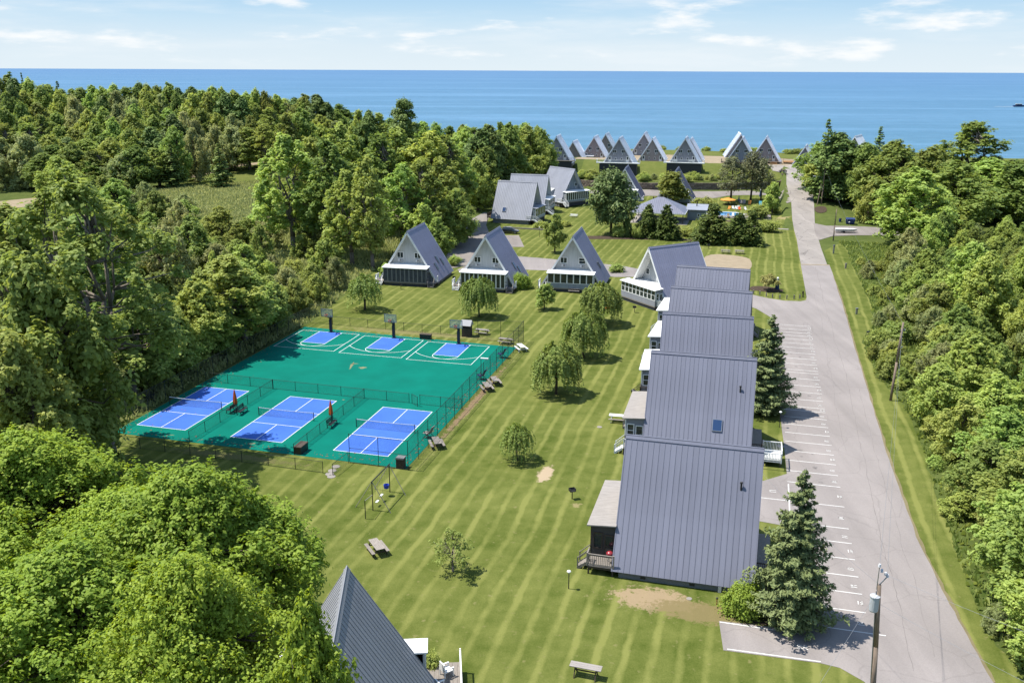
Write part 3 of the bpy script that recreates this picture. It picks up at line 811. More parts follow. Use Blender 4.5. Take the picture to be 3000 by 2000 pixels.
chain_fence('chain_link_fence', 'tall black chain link fence piece at the far left corner behind the hoop', [(-66.4, 127.5), (-62.6, 127.6)], 3.0, 3.8, False)
chain_fence('chain_link_fence', 'low chain link fence on the grass behind the basketball hoops', [(-62.6, 127.6), (-38.6, 126.6)], 1.3, 3.05, False, spacing=.14)
chain_fence('chain_link_fence', 'low chain link fence on the grass at the near side of the courts', [(-63.5, 77.1), (-39.4, 76.5)], 1.2, 2.95, False)
chain_fence('chain_link_fence', 'short low chain link fence piece beside the round stepping stones', [(-38.2, 76.2), (-38.0, 79.4)], 1.2, 3.2, False)
chain_fence('chain_link_fence', 'low chain link fence between the left and middle blue courts', [(-56.6, 80.0), (-56.5, 97.7)], 1.2, 2.95, False)
chain_fence('chain_link_fence', 'low chain link fence between the middle and right blue courts', [(-44.25, 79.8), (-44.2, 97.6)], 1.2, 2.95, False)
chain_fence('chain_link_fence', 'low chain link fence across the court behind the left blue court', [(-66.2, 98.2), (-56.5, 97.8)], 1.2, 3.0, False)
chain_fence('chain_link_fence', 'low chain link fence with gate across the court behind the middle blue court', [(-56.5, 97.8), (-44.2, 97.6)], 1.2, 3.0, False)
chain_fence('chain_link_fence', 'low chain link fence across the court behind the right blue court', [(-44.2, 97.6), (-38.4, 97.5)], 1.2, 2.9, False)
chain_fence('chain_link_fence', 'open chain link gate swung beside the right blue court', [(-38.0, 97.4), (-37.0, 96.6)], 1.2, 1.2, False)
chain_fence('chain_link_fence', 'low chain link fence from the open gate to the tall side fence', [(-37.0, 97.4), (-31.8, 97.3)], 1.2, 2.6, False)

# dry leaves blown against the court edges
rl = np.random.default_rng(9); lit = MB()
for i in range(700):
    e_ = rl.integers(0, 4)
    a, b = [(rl.uniform(-66, -65.9 + abs(rl.normal(0, 2.5))), rl.uniform(80.5, 124)), (rl.uniform(-66, -32), 80.2 + abs(rl.normal(0, .7))), (rl.uniform(-66, -39), 124.3 - abs(rl.normal(0, .8))), (-32.2 - abs(rl.normal(0, .5)), rl.uniform(80.5, 122))][e_]
    r_ = rl.uniform(.04, .13); t_ = rl.uniform(0, 6.28); x_, y_ = g2w(a, b)
    lit.add([(x_ + r_ * math.cos(t_ + k * 1.57) * (1 if k % 2 else .6), y_ + r_ * math.sin(t_ + k * 1.57) * (1 if k % 2 else .6), CZ + .022 + .01 * (k == 1)) for k in range(4)], [(0, 1, 2, 3)])
tag(lit.build('leaf_litter', 'rust', None), 'scattered dry leaves along the edges of the sports court', 'leaves', None, 'stuff')

# ------------------------------------------------------------------ A-frame cottages
AL, AHW, AEZ, AZR = 10.75, 5.7, 0.6, 9.75
ASL = math.hypot(AHW, AZR - AEZ)
ASIN, ACOS = (AZR - AEZ) / ASL, AHW / ASL
NP = 24
PW = AL / NP
def slope_pt(s, x, t, out=0.0):      # s = side, x along ridge, t metres down the slope, out = height off the slope
    return Vector((x, s * (t * ACOS + out * ASIN), AZR - t * ASIN + out * ACOS))
_panel = {}
def panel_mesh(s, m):
    if (s, m) in _panel: return _panel[(s, m)]
    b = MB()
    def sbox(x0, x1, t0, t1, o0, o1):
        c = [slope_pt(s, x, t, o) for o in (o0, o1) for (x, t) in ((x0, t0), (x1, t0), (x1, t1), (x0, t1))]
        f = [(0, 3, 2, 1), (4, 5, 6, 7), (0, 1, 5, 4), (1, 2, 6, 5), (2, 3, 7, 6), (3, 0, 4, 7)]
        b.add(c, f if s < 0 else [k[::-1] for k in f])
    sbox(.004, PW - .004, .10, ASL, .004, .018)
    sbox(.0, .024, .12, ASL + .01, .018, .046)
    _panel[(s, m)] = b.mesh('roof_panel', m)
    return _panel[(s, m)]
def sbox(b, s, x0, x1, t0, t1, o0, o1):
    c = [slope_pt(s, x, t, o) for o in (o0, o1) for (x, t) in ((x0, t0), (x1, t0), (x1, t1), (x0, t1))]
    b.add(c, [(0, 3, 2, 1), (4, 5, 6, 7), (0, 1, 5, 4), (1, 2, 6, 5), (2, 3, 7, 6), (3, 0, 4, 7)])
    return b
def ywall(z): return AHW * (AZR - z) / (AZR - AEZ)

def window(root, face, x, y, z, w, h, split='v', glass='glass', frame='white', ac=False, fw=.09, name='window'):
    """window on a wall facing local -x (face=-1) or +x (face=1) or -y/+y given as ('y', sign)"""
    b = MB()
    if face in (-1, 1):
        def bx(bb, a0, a1, z0, z1, d0, d1): bb.box(min(x + face * d0, x + face * d1), max(x + face * d0, x + face * d1), a0, a1, z0, z1)
        c = y
    else:
        sg = face[1]
        def bx(bb, a0, a1, z0, z1, d0, d1): bb.box(a0, a1, min(y + sg * d0, y + sg * d1), max(y + sg * d0, y + sg * d1), z0, z1)
        c = x
    bx(b, c - w / 2, c - w / 2 + fw, z, z + h, .0, .07); bx(b, c + w / 2 - fw, c + w / 2, z, z + h, .0, .07)
    bx(b, c - w / 2 + fw, c + w / 2 - fw, z, z + fw, .0, .068); bx(b, c - w / 2 + fw, c + w / 2 - fw, z + h - fw, z + h, .0, .068)
    if split == 'v': bx(b, c - .035, c + .035, z + fw, z + h - fw, .0, .06)
    if split == 'h': bx(b, c - w / 2 + fw, c + w / 2 - fw, z + h / 2 - .03, z + h / 2 + .03, .0, .06)
    o = b.build(name, frame, root)
    p = MB()
    if split == 'v':
        bx(p, c - w / 2 + fw, c - .035, z + fw, z + h - fw, .0, .022); o1 = p.build('pane', glass, o)
        p = MB(); bx(p, c + .035, c + w / 2 - fw, z + fw, z + h - fw, .0, .022); p.build('pane', glass, o)
    elif split == 'h':
        bx(p, c - w / 2 + fw, c + w / 2 - fw, z + fw, z + h / 2 - .03, .0, .022); p.build('pane', glass, o)
        p = MB(); bx(p, c - w / 2 + fw, c + w / 2 - fw, z + h / 2 + .03, z + h - fw, .0, .022); p.build('pane', glass, o)
    else:
        bx(p, c - w / 2 + fw, c + w / 2 - fw, z + fw, z + h - fw, .0, .022); p.build('pane', glass, o)
    if ac:
        a = MB(); bx(a, c - .36, c + .36, z - .62, z - .12, .0, .28)
        q = a.build('air_conditioner', 'ceramic', root)
        a = MB(); bx(a, c - .30, c + .05, z - .55, z - .19, .28, .29); a.build('grille', 'foundation', q)
    return o
def door(root, face, x, y, z, m='white', w=.95, h=2.05, glass=True):
    b = MB(); d = lambda bb, a0, a1, z0, z1, d0, d1: bb.box(min(x + face * d0, x + face * d1), max(x + face * d0, x + face * d1), a0, a1, z0, z1)
    d(b, y - w / 2, y + w / 2, z, z + h, 0, .07)
    o = b.build('door', m, root)
    if glass:
        p = MB(); d(p, y - w * .28, y + w * .28, z + h * .45, z + h * .9, .07, .085); p.build('pane', 'glass', o)
    p = MB(); d(p, y + w * .36, y + w * .42, z + 1.0, z + 1.06, .07, .13); p.build('handle', 'steel', o)
    return o
def railing(root, pts, z, m, h=1.0, balus=True, bs=.14, cap=.1):
    rail, bal = MB(), MB()
    for i in range(len(pts) - 1):
        a, b = Vector((*pts[i], z)), Vector((*pts[i + 1], z)); L = (b - a).length; d = (b - a) / L
        rail.bar(a + Vector((0, 0, h)), b + Vector((0, 0, h)), cap, .06)
        rail.bar(a + Vector((0, 0, .12)), b + Vector((0, 0, .12)), .05, .07)
        if balus:
            k = int(L / bs)
            for j in range(1, k):
                q = a + d * (L * j / k); bal.bar(q + Vector((0, 0, .14)), q + Vector((0, 0, h - .03)), .04)
        else: rail.bar(a + Vector((0, 0, h * .55)), b + Vector((0, 0, h * .55)), .04, .09)
        for q in ((a, b) if i == len(pts) - 2 else (a,)):
            MB().bar(q, q + Vector((0, 0, h + .08)), .1).build('railing_post', m, root)
    o = rail.build('railing', m, root)
    if balus: bal.build('balusters', m, o)
def deck(root, x0, x1, y0, y1, z, m, rail=None, rm=None, balus=True, name='deck', under='wood_dark', leg=True):
    b = MB(); n = max(2, int((y1 - y0) / .3))
    for i in range(n): b.box(x0, x1, y0 + (y1 - y0) * i / n + .006, y0 + (y1 - y0) * (i + 1) / n - .006, z - .05, z)
    o = b.build(name, m, root)
    f = MB().box(x0 + .04, x1 - .04, y0 + .04, y1 - .04, z - .24, z - .052); f.build('deck_frame', under, root)
    if leg:
        for (x, y) in ((x0 + .12, y0 + .12), (x1 - .12, y0 + .12), (x0 + .12, y1 - .12), (x1 - .12, y1 - .12)):
            MB().box(x - .06, x + .06, y - .06, y + .06, -.4, z - .24).build('deck_post', under, root)
    if rail: railing(root, rail, z, rm or m, 1.0, balus)
def stairs(root, x, y, dx, dy, w, z, m, rails=True, zb=0.0):
    n = max(2, round((z - zb) / .19)); d = Vector((dx, dy, 0)).normalized(); p = Vector((-d.y, d.x, 0))
    o = Vector((x, y, 0)); run = .27
    for i in range(n - 1):
        zt = z - (z - zb) * (i + 1) / n
        c = o + d * (run * (i + .5)) + Vector((0, 0, zt))
        MB().bar(c - p * w / 2, c + p * w / 2, run + .02, .05).build('step', m, root)
    st = MB()
    for s in (-1, 1):
        q = o + p * (s * w / 2)
        st.bar(q + Vector((0, 0, z - .15)), q + d * (run * (n - 1)) + Vector((0, 0, zb + .08)), .05, .22)
    st.build('stringer', m, root)
    if rails:
        for s in (-1, 1):
            q = o + p * (s * w / 2); e = q + d * (run * (n - 1))
            h = MB(); h.bar(q + Vector((0, 0, z + .95)), e + Vector((0, 0, zb + 1.0)), .07, .06); h.bar(q + Vector((0, 0, z + .45)), e + Vector((0, 0, zb + .5)), .05, .05)
            h.bar(e + Vector((0, 0, zb)), e + Vector((0, 0, zb + 1.05)), .09); h.build('handrail', m, root)

def aframe(label, A, B, base, roof='roof_slate', wall='siding_grey', panels=True, fascia='white', group=None, ovf=1.0, ovr=.8, L=AL, found=True, front='porch', rear=True, gwin=True, soffit='white', name='a_frame_cottage'):
    A, B = Vector(A[:2]), Vector(B[:2]); c = (A + B) / 2; d = (B - A).normalized()
    root = thing(name, label, 'cottage', (c.x, c.y, base), math.atan2(d.y, d.x), group)
    h = L / 2
    for s in (-1, 1):
        b = MB(); c8 = []
        sbox(b, s, -h, h, .0, ASL, -.2, .0)
        if s > 0: b.f = [f[::-1] for f in b.f]
        if not panels:
            for i in range(NP):
                x = -h + i * PW
                n0 = len(b.f); sbox(b, s, x, x + .035, .1, ASL, .0, .045)
                if s > 0: b.f[n0:] = [f[::-1] for f in b.f[n0:]]
        o = b.build('roof_slope', roof, root)
        if panels:
            me = panel_mesh(s, roof)
            for i in range(NP): ob('roof_panel', me, o, (-h + i * PW, 0, 0))
    rc = MB()
    for s in (-1, 1): sbox(rc, s, -h - .05, h + .05, -.02, .24, .065, .085)
    rc.tube((-h - .05, 0, AZR + .1), (h + .05, 0, AZR + .1), .05, None, 6)
    rc.build('ridge_cap', roof, root)
    for e in (-1, 1):
        f = MB()
        for s in (-1, 1): sbox(f, s, e * (h + .005) if e > 0 else e * (h + .065), e * (h + .065) if e > 0 else e * (h + .005), -.0, ASL + .02, -.26, .05)
        f.build('fascia', fascia, root)
    if soffit:
        f = MB()
        for s in (-1, 1): sbox(f, s, -h + .01, -h + ovf, .3, ASL - .05, -.235, -.205); sbox(f, s, h - ovr, h - .01, .3, ASL - .05, -.235, -.205)
        f.build('soffit', soffit, root)
    for e, ov in ((-1, ovf), (1, ovr)):
        x = e * (h - ov)
        poly = [(-(ywall(.45) - .32), .45), (ywall(.45) - .32, .45), (.02, AZR - .42), (-.02, AZR - .42)]
        MB().prism_x(poly, min(x, x - e * .15), max(x, x - e * .15)).build('gable_wall', wall, root)
    if found:
        MB().box(-h + .5, h - .5, -AHW + .22, AHW - .22, -.6, AEZ - .02).build('foundation', 'foundation', root)
        v = MB()
        for x in (-h * .55, h * .15): v.box(x - .2, x + .2, -AHW + .19, -AHW + .23, .18, .38)
        v.build('foundation_vent', 'black_metal', root)
    root['half'] = h; root['ovf'] = ovf; root['ovr'] = ovr
    return root

def gable_windows(root, face=-1, z=4.75, y=1.6, w=1.2, hh=1.05, ac=True, splits=('v', 'v'), glass='glass'):
    x = face * (root['half'] - (root['ovf'] if face < 0 else root['ovr']))
    for k, s in enumerate((-1, 1)): window(root, face, x, s * y, z, w, hh, splits[k], glass, ac=ac)

def porch(root, kind, y0=-4.25, y1=4.3, d=1.9, zf=.75, zt=3.55, roofm='white_roof', wallm='siding_blue', panes=8, frame='white', face=-1, low=.75, split=None):
    h = root['half']; ovf = root['ovf'] if face < 0 else root['ovr']
    xw = face * (h - ovf); xo = face * (h + d)
    lo, hi = min(xw, xo), max(xw, xo)
    r = MB()
    n = 14
    for part in (0, 1):                              # slightly stepped roofing sheets, falling outwards; narrower inside the A
        ya, yb = (y0 - .2, y1 + .2) if part == 0 else (max(y0, -(ywall(zt + .28) - .36)), min(y1, ywall(zt + .28) - .36))
        xi, xe = (face * h, face * (h + d + .28)) if part == 0 else (xw, face * h)
        zi, ze = (zt + .17, zt) if part == 0 else (zt + .28, zt + .17)
        for i in range(n):
            a, b = ya + (yb - ya) * i / n, ya + (yb - ya) * (i + 1) / n
            vs = [(xi, a, zi), (xe, a, ze), (xe, b, ze), (xi, b, zi), (xi, a, zi - .1), (xe, a, ze - .1), (xe, b, ze - .1), (xi, b, zi - .1)]
            vs = [(p[0], p[1] + (.003 if k in (0, 1, 4, 5) else -.003), p[2]) for k, p in enumerate(vs)]
            fs = [(0, 1, 2, 3), (7, 6, 5, 4), (0, 4, 5, 1), (1, 5, 6, 2), (2, 6, 7, 3), (3, 7, 4, 0)]
            r.add(vs, fs if face > 0 else [f[::-1] for f in fs])
    r.build('porch_roof', roofm, root)
    MB().box(lo, hi, y0, y1, zf - .2, zf).build('porch_floor', 'wood_grey', root)
    MB().box(lo + .1, hi - .15, y0 + .15, y1 - .15, -.5, zf - .2).build('porch_skirting', 'skirting', root)
    # outer wall below the openings
    wl_ = MB()
    if low > .1: wl_.box(min(xo, xo - face * .1), max(xo, xo - face * .1), y0, y1, zf, zf + low); wl_.box(lo, hi - 0.0, y0, y0 + .1, zf, zf + low) if False else None
    if low > .1: wl_.build('porch_wall', wallm, root)
    N = panes
    pw_ = (y1 - y0) / N
    posts = MB()
    for i in range(N + 1):
        y = y0 + pw_ * i
        posts.box(min(xo, xo - face * .12), max(xo, xo - face * .12), max(y0, y - .095), min(y1, y + .095), zf + low, zt + .0)
    posts.box(min(xo, xo - face * .14), max(xo, xo - face * .14), y0, y1, zt - .12, zt - .02)
    posts.box(min(xo + face * .02, xo - face * .13), max(xo + face * .02, xo - face * .13), y0, y1, zf + low, zf + low + .08)
    posts.build('porch_frame', frame, root)
    for i in range(N):
        a, b = y0 + pw_ * i + .095, y0 + pw_ * (i + 1) - .095
        p = MB().box(min(xo - face * .03, xo - face * .05), max(xo - face * .03, xo - face * .05), a, b, zf + low + .08, zt - .12)
        o = p.build('porch_window', 'screen' if kind == 'screen' else 'glass', root)
        if kind == 'glass' and split:
            q = MB().box(min(xo, xo - face * .03), max(xo, xo - face * .03), a, b, (zf + low + zt) / 2 - .03, (zf + low + zt) / 2 + .03); q.build('muntin', frame, o)
    # side walls with a window and a door towards the near end
    for sgn, y in ((-1, y0), (1, y1)):
        ya, yb = (y, y + .1) if sgn < 0 else (y - .1, y)
        x_end = xo
        xx0, xx1 = min(face * (h + .07), x_end - face * .12), max(face * (h + .07), x_end - face * .12)
        MB().box(xx0, xx1, ya, yb, zf, zt - .02).build('porch_side_wall', wallm if kind != 'screen' else 'siding_taupe', root)
        wd_ = abs(xx1 - xx0); cx = (xx0 + xx1) / 2 + face * (wd_ * .24)
        window(root, ('y', sgn), cx, y, zf + .75, min(.8, wd_ * .42), 1.45, 'h' if kind == 'glass' else None, 'glass', frame=frame)
        dx = (xx0 + xx1) / 2 - face * (wd_ * .25)
        if wd_ > 1.4: window(root, ('y', sgn), dx, y, zf + .02, wd_ * .42, 2.05, 'h', 'glass', frame=frame, name='porch_door')

def skylight(root, s, xf, t, w=.75, l=1.1, hgt=.16, glass='glass_blue', parent_roof=None):
    x = -root['half'] + xf * 2 * root['half']
    b = sbox(MB(), s, x - w / 2, x + w / 2, t - l / 2, t + l / 2, .03, hgt)
    if s > 0: b.f = [f[::-1] for f in b.f]
    o = b.build('skylight', 'steel', root)
    p = sbox(MB(), s, x - w / 2 + .07, x + w / 2 - .07, t - l / 2 + .07, t + l / 2 - .07, hgt, hgt + .01); p.build('pane', glass, o)
def vent_pipe(root, s, xf, t):
    x = -root['half'] + xf * 2 * root['half']
    p = slope_pt(s, x, t, .02)
    MB().tube(p + Vector((0, 0, -.1)), p + Vector((0, 0, .55)), .07, .07, 8).lathe([(.11, .5), (.11, .62), (.02, .66)], 8, p).build('vent_pipe', 'black_metal', root)

NG = 'cottages in the row along the parking lot'
z1 = zoom(1400, 340, 2400, 2352); z2 = zoom(1050, 480, 1750, 2352); z3 = zoom(1700, 560, 2500, 2352); z4 = zoom(1650, 900, 2350, 2352)
zA = zoom(1540, 370, 1900, 2352); zB = zoom(1900, 370, 2420, 2352)
def ridge(a, b, zr, L=AL):
    P, Q = Vector(at_z(*a, zr)), Vector(at_z(*b, zr)); c = (P + Q) / 2; d = (Q - P).normalized() * L / 2
    return c - d, c + d
Nrow = [
    ('nearest a-frame in the parking lot row, large plain standing seam roof beside the clipped bush', (1440 * OV, 1000 * OV), (1754 * OV, 1032 * OV)),
    ('second a-frame from the front in the parking lot row, with a blue skylight', z4(865, 430), z4(1912, 508)),
    ('third a-frame from the front in the parking lot row, beside the taller dark spruce', z4(985, 50), z4(1872, 100)),
    ('fourth a-frame from the front in the parking lot row, second from its far end', z3(788, 820), z3(1482, 870)),
    ('farthest roof of the parking lot row, directly in front of the angled white gabled cottage', z3(840, 640), z3(1462, 680))]
NH = []
for i, (lab, a, b) in enumerate(Nrow):
    A, B = ridge(a, b, AZR)
    hN = aframe(lab, A, B, 0, 'roof_slate', 'siding_grey', True, 'roof_slate', NG, ovf=.9)
    NH.append(hN)
    wood = i < 2
    porch(hN, 'screen' if i == 0 else 'glass', d=2.05, roofm='old_white_roof' if i < 2 else 'white_roof', wallm='siding_taupe' if i == 0 else 'siding_lake',
          frame='wood_dark' if i == 0 else 'white', y0=-4.0, y1=4.3, panes=6, low=.8)
    gable_windows(hN, -1)
    gable_windows(hN, 1, ac=False)
    for y in (-1.2, 1.2): door(hN, 1, AL / 2 - .8, y, .8, 'white')
    h = AL / 2
    # near-side entry landing with steps
    rm = ['wood_grey', 'white', 'wood_dark', 'white', 'white'][i]
    deck(hN, -h - 2.0, -h + .15, -5.65, -4.05, .8, 'wood_grey', [(-h - 2.0, -4.7), (-h - 2.0, -5.6), (-h + .1, -5.6)] if i != 1 else [(-h + .1, -5.6), (-h - 1.9, -5.6)], rm, balus=True)
    stairs(hN, -h - 2.05, -4.5 if i != 1 else -4.9, -1, 0, .95, .8, rm)
    if i in (0, 1): stairs(hN, -h - 2.1, 2.2, -1, 0, 1.0, .8, 'wood_grey')
    # lot-side landing
    deck(hN, h - .75, h + 1.2, -3.6, 3.4, .8, 'wood_grey', [(h - .3, -3.55), (h + 1.15, -3.55), (h + 1.15, -2.2)], 'wood_dark' if i != 2 else 'white', balus=True)
    deck(hN, h + 1.25, h + 3.1, -4.9, -2.4, .8, 'white' if i == 1 else 'wood_grey', [(h + 1.25, -2.45), (h + 3.05, -2.45), (h + 3.05, -4.85), (h + 1.25, -4.85)] if i == 1 else [(h + 1.3, -4.8), (h + 3.0, -4.8)], 'white' if i in (1, 2) else 'wood_dark', balus=True) if i in (1, 2) else None
    if i == 1: railing(hN, [(h + .0, -5.6), (h + 3.0, -5.6), (h + 3.0, -4.9)], .8, 'white', 1.0)
    if i in (0, 3, 4): stairs(hN, h + 1.2, -1.5, 1, 0, 1.1, .8, 'wood_grey')
vent_pipe(NH[0], -1, .862, 3.3); vent_pipe(NH[1], -1, .868, 3.6); skylight(NH[1], -1, .68, 7.3, 1.0, 1.25, .14)
MB().box(AL / 2 - 2.6, AL / 2 - 2.35, -AHW - .02, -AHW + .2, .05, .55).build('meter_box', 'ceramic', NH[0])

# angled cottage with the white gable facing the lawn
A, B = ridge(z3(585, 488), z3(1020, 440), AZR)
h4 = aframe('a-frame turned at an angle, light gable with white sun porch facing the willows', A, B, 0, 'roof_blue', 'siding_light', True, 'white', ovf=1.5)
h = AL / 2
window(h4, -1, -h + 1.5, -1.2, 4.75, 1.2, 1.15, None, 'glass', ac=True); window(h4, -1, -h + 1.5, 1.8, 4.75, 1.0, 1.1, None, 'glass')
porch(h4, 'glass', y0=-4.3, y1=5.0, d=1.6, panes=9, wallm='siding_lake', low=.95, zt=3.5, split=True)
deck(h4, -h - 1.2, -h + .6, -5.8, -4.35, .8, 'white', None, 'white'); stairs(h4, -h - .6, -5.8, 0, -1, 1.1, .8, 'white')
railing(h4, [(-h - 1.2, -4.4), (-h - 1.2, -5.75)], .8, 'white')
gable_windows(h4, 1, ac=False)

# three cottages facing the courts
MID = [('left cottage of the three facing the courts, dark screened porch under a white awning roof', z2(475, 670), z2(650, 580), 'screen'),
       ('middle cottage of the three facing the courts, behind the single willow', z2(1250, 710), z2(1390, 620), 'glass'),
       ('right cottage of the three facing the courts, white framed porch with blue panels', z2(2112, 715), z2(2197, 625), 'glass')]
MH = []
for i, (lab, a, b, kind) in enumerate(MID):
    A, B = ridge(a, b, AZR)
    m = aframe(lab, A, B, 0, 'roof_blue', 'siding_grey', True, 'white', 'cottages facing the courts', ovf=.9)
    MH.append(m)
    gable_windows(m, -1, 4.72, 1.68, 1.3, 1.1, True, ('v', 'v') if i < 2 else ('h', 'v'))
    porch(m, kind, y0=-4.1, y1=4.1, d=1.9, panes=10 if i < 2 else 7, wallm='siding_blue', frame='siding_plain' if i == 0 else 'white', low=.05 if i < 2 else .85, zt=3.45)
    gable_windows(m, 1, ac=False)
    deck(m, -h - 1.4, -h + .4, -5.7, -4.2, .75, 'wood_grey', [(-h - .2, -5.65), (-h + .35, -5.65)], 'white'); stairs(m, -h - 1.45, -4.95, -1, 0, 1.1, .75, 'wood_grey')
    deck(m, -h - 1.4, -h + .4, 4.2, 5.9, .75, 'wood_grey', [(-h - 1.35, 5.85), (-h + .35, 5.85)], 'white'); stairs(m, -h - 1.45, 5.0, -1, 0, 1.1, .75, 'white')
    deck(m, h - .7, h + 1.8, -3.5, 3.5, .75, 'wood_grey', [(h - .2, -3.45), (h + 1.75, -3.45), (h + 1.75, 3.45)], 'wood_dark', False)
for xf, t in ((.55, 7.2), (.72, 8.0), (.33, 8.2)): skylight(MH[0], -1, xf, t, .7, 1.5, .22, 'glass')
for xf, t in ((.52, 7.4), (.67, 8.5)): skylight(MH[1], -1, xf, t, .7, 1.4, .22, 'glass_blue')
skylight(MH[2], -1, .6, 7.4, .7, 1.4, .22, 'glass')

# three light-roofed cottages further back
BK = [('front one of three pale metal roofed cottages further back, with a skylight', z2(1758, 182), z2(1382, 165), 0.55),
      ('middle one of three pale metal roofed cottages further back', z2(1868, 112), z2(1510, 100), .5)]
BH = []
for i, (lab, a, b, bz) in enumerate(BK):
    A, B = ridge(a, b, AZR + bz)
    m = aframe(lab, A, B, bz, 'roof_light', 'siding_grey', False, 'roof_light', 'pale roofed cottages further back', ovf=1.3)
    BH.append(m); bz_ = bz
    MB().box(-h + .55, h - .55, -AHW + .3, AHW - .3, -1.4, -.55).build('foundation_wall', 'foundation', m)
    porch(m, 'glass', y0=-4.0, y1=4.0, d=1.0, panes=6, wallm='siding_grey', low=.6, face=-1, roofm='roof_light' if i == 0 else 'white_roof')
    gable_windows(m, -1, ac=False)
    deck(m, -h - 1.0, -h + 1.2, 4.1, 5.5, .75, 'white', [(-h - .9, 5.45), (-h + 1.0, 5.45)], 'white', leg=True)
    stairs(m, -h - 1.0, 4.8, -1, 0, 1.1, .75, 'white', zb=-.5)
    deck(m, h - .5, h + 1.6, -4.5, 4.5, .75, 'wood_dark', [(h + 1.5, -4.4), (h + 1.5, 4.4)], 'wood_dark')
skylight(BH[0], 1, .70, 8.1, 1.0, 1.25, .15, 'glass_blue')
A, B = ridge(z2(2138, 55), z2(1885, 25), AZR + .9)
m3 = aframe('pale roofed cottage behind the others, gable with sun porch turned to the right', A, B, .9, 'roof_light', 'siding_blue', False, 'roof_light', 'pale roofed cottages further back', ovf=1.2)
gable_windows(m3, -1, ac=True); porch(m3, 'glass', y0=-4.6, y1=4.6, d=1.4, panes=11, wallm='siding_blue', low=.45)
MB().box(-h + .55, h - .55, -AHW + .3, AHW - .3, -1.4, -.55).build('foundation_wall', 'foundation', m3)
deck(m3, -h - 1.4, -h + .8, 4.7, 6.2, .75, 'white', [(-h - 1.3, 6.1), (-h + .7, 6.1)], 'white'); stairs(m3, -h - 1.45, 5.4, -1, 0, 1.1, .75, 'white', zb=-.4)
# dormer on its near slope
dm = MB(); P0 = slope_pt(1, 1.0, 6.4); P1 = slope_pt(1, 1.0, 9.2)
dm.prism_x([(P0.y - .3, P0.z), (P1.y + .8, P0.z - 1.1), (P1.y + .8, P1.z + .1), (P1.y - .3, P1.z)], -.9, 2.9); dm.build('dormer', 'siding_light', m3)
window(m3, ('y', 1), .3, P1.y + .8, P1.z + .45, .8, .8, 'v'); window(m3, ('y', 1), 1.8, P1.y + .8, P1.z + .45, .8, .8, 'v')

# two blue-grey cottages behind the pavilion
for lab, a, b in [('narrow looking blue grey a-frame behind the big pine, white porch corner showing', z1(1010, 365), z1(1040, 335)), ('blue grey a-frame half hidden by the leafy tree behind the pavilion', z1(1362, 375), z1(1387, 348))]:
    A, B = ridge(a, b, AZR + .3)
    m = aframe(lab, A, B, .3, 'roof_blue', 'siding_grey', False, 'white', 'cottages behind the pavilion', ovf=.9)
    gable_windows(m, -1, 4.72, 1.68, 1.3, 1.1); porch(m, 'glass', y0=-4.1, y1=4.1, d=1.9, panes=7, wallm='siding_blue', low=.8)
    deck(m, -h - 1.0, -h + 1.0, -6.0, -4.3, .75, 'white', [(-h + .9, -5.9), (-h - .9, -5.9)], 'white'); stairs(m, -h - 1.0, -5.1, -1, 0, 1.0, .75, 'white')
    deck(m, -h - 1.2, -h + 1.0, 4.3, 6.2, .75, 'wood_dark', [(-h - 1.1, 4.5), (-h - 1.1, 6.1), (-h + .9, 6.1)], 'wood_dark')

# nearest roof at the bottom edge of the view
A, B = ridge((797 * OV, 1302 * OV), (750 * OV, 1568 * OV), AZR)
f0 = aframe('dark standing seam a-frame roof at the bottom edge, partly under the leafy tree', A, B, 0, 'roof_dark', 'siding_grey', True, 'roof_dark', ovf=.9)
porch(f0, 'glass', y0=-4.2, y1=4.45, d=1.5, panes=7, wallm='siding_grey', low=.8)
gable_windows(f0, -1); gable_windows(f0, 1)
dk = thing('timber_deck', 'pale deck with white railing beside the dark roof at the bottom edge', 'deck', (*at_z(1300, 2000, .8)[:2], 0), f0.rotation_euler.z)
deck(dk, -2.2, 2.5, -1.2, 1.2, .75, 'wood_grey', [(-2.1, 1.1), (2.4, 1.1)], 'white')

# ------------------------------------------------------------------ lakefront row
LKG = 'cottages on the lakefront bluff'
def lakehouse(lab, a, b, zr, wall='siding_lake', dk_m=None, rail='white', roof='roof_pale', skirt=4.6, facade=True, dx=4.6, L=AL, az=None, wide=6.6):
    base = zr - AZR
    P, Q = Vector(at_z(*a, zr)), Vector(at_z(*b, zr))
    d = (Q - P).normalized()
    if az is not None: d = Vector((math.cos(R(az)), math.sin(R(az)), 0))
    m = aframe(lab, P, P + d * L, base, roof, wall, False, roof, LKG, ovf=.7, L=L, soffit=None)
    x = -L / 2 + .7
    if facade:
        gable_windows(m, -1, 4.7, 1.45, 1.25, 1.05, True)
        for y in (-3.0, 3.0): door(m, -1, x, y, 1.65, 'white', .95, 1.95)
        for y in (-1.0, 1.0): window(m, -1, x, y, 2.2, .55, 1.0, None)
    if dk_m:
        zf = 1.6
        b_ = MB().box(-L / 2 - 1.6, x, -wide, wide, zf - .22, zf); b_.build('deck', dk_m, m)
        MB().box(-L / 2 - 1.3, -L / 2 + 2.5, -wide + 1.1, wide - 1.1, -skirt + 1.6, zf - .22).build('deck_skirting', 'skirting', m)
        railing(m, [(x, -wide + .1), (-L / 2 - 1.5, -wide + .1), (-L / 2 - 1.5, -wide / 3), (-L / 2 - 1.5, wide / 3), (-L / 2 - 1.5, wide - .1), (x, wide - .1)], zf, rail, 1.0, balus=False)
    return m
LA = lakehouse('leftmost lakefront a-frame at the edge of the trees, brown deck on a dark skirting', zA(590, 190), zA(660, 155), 16.3, dk_m='wood_grey', rail='wood_grey')
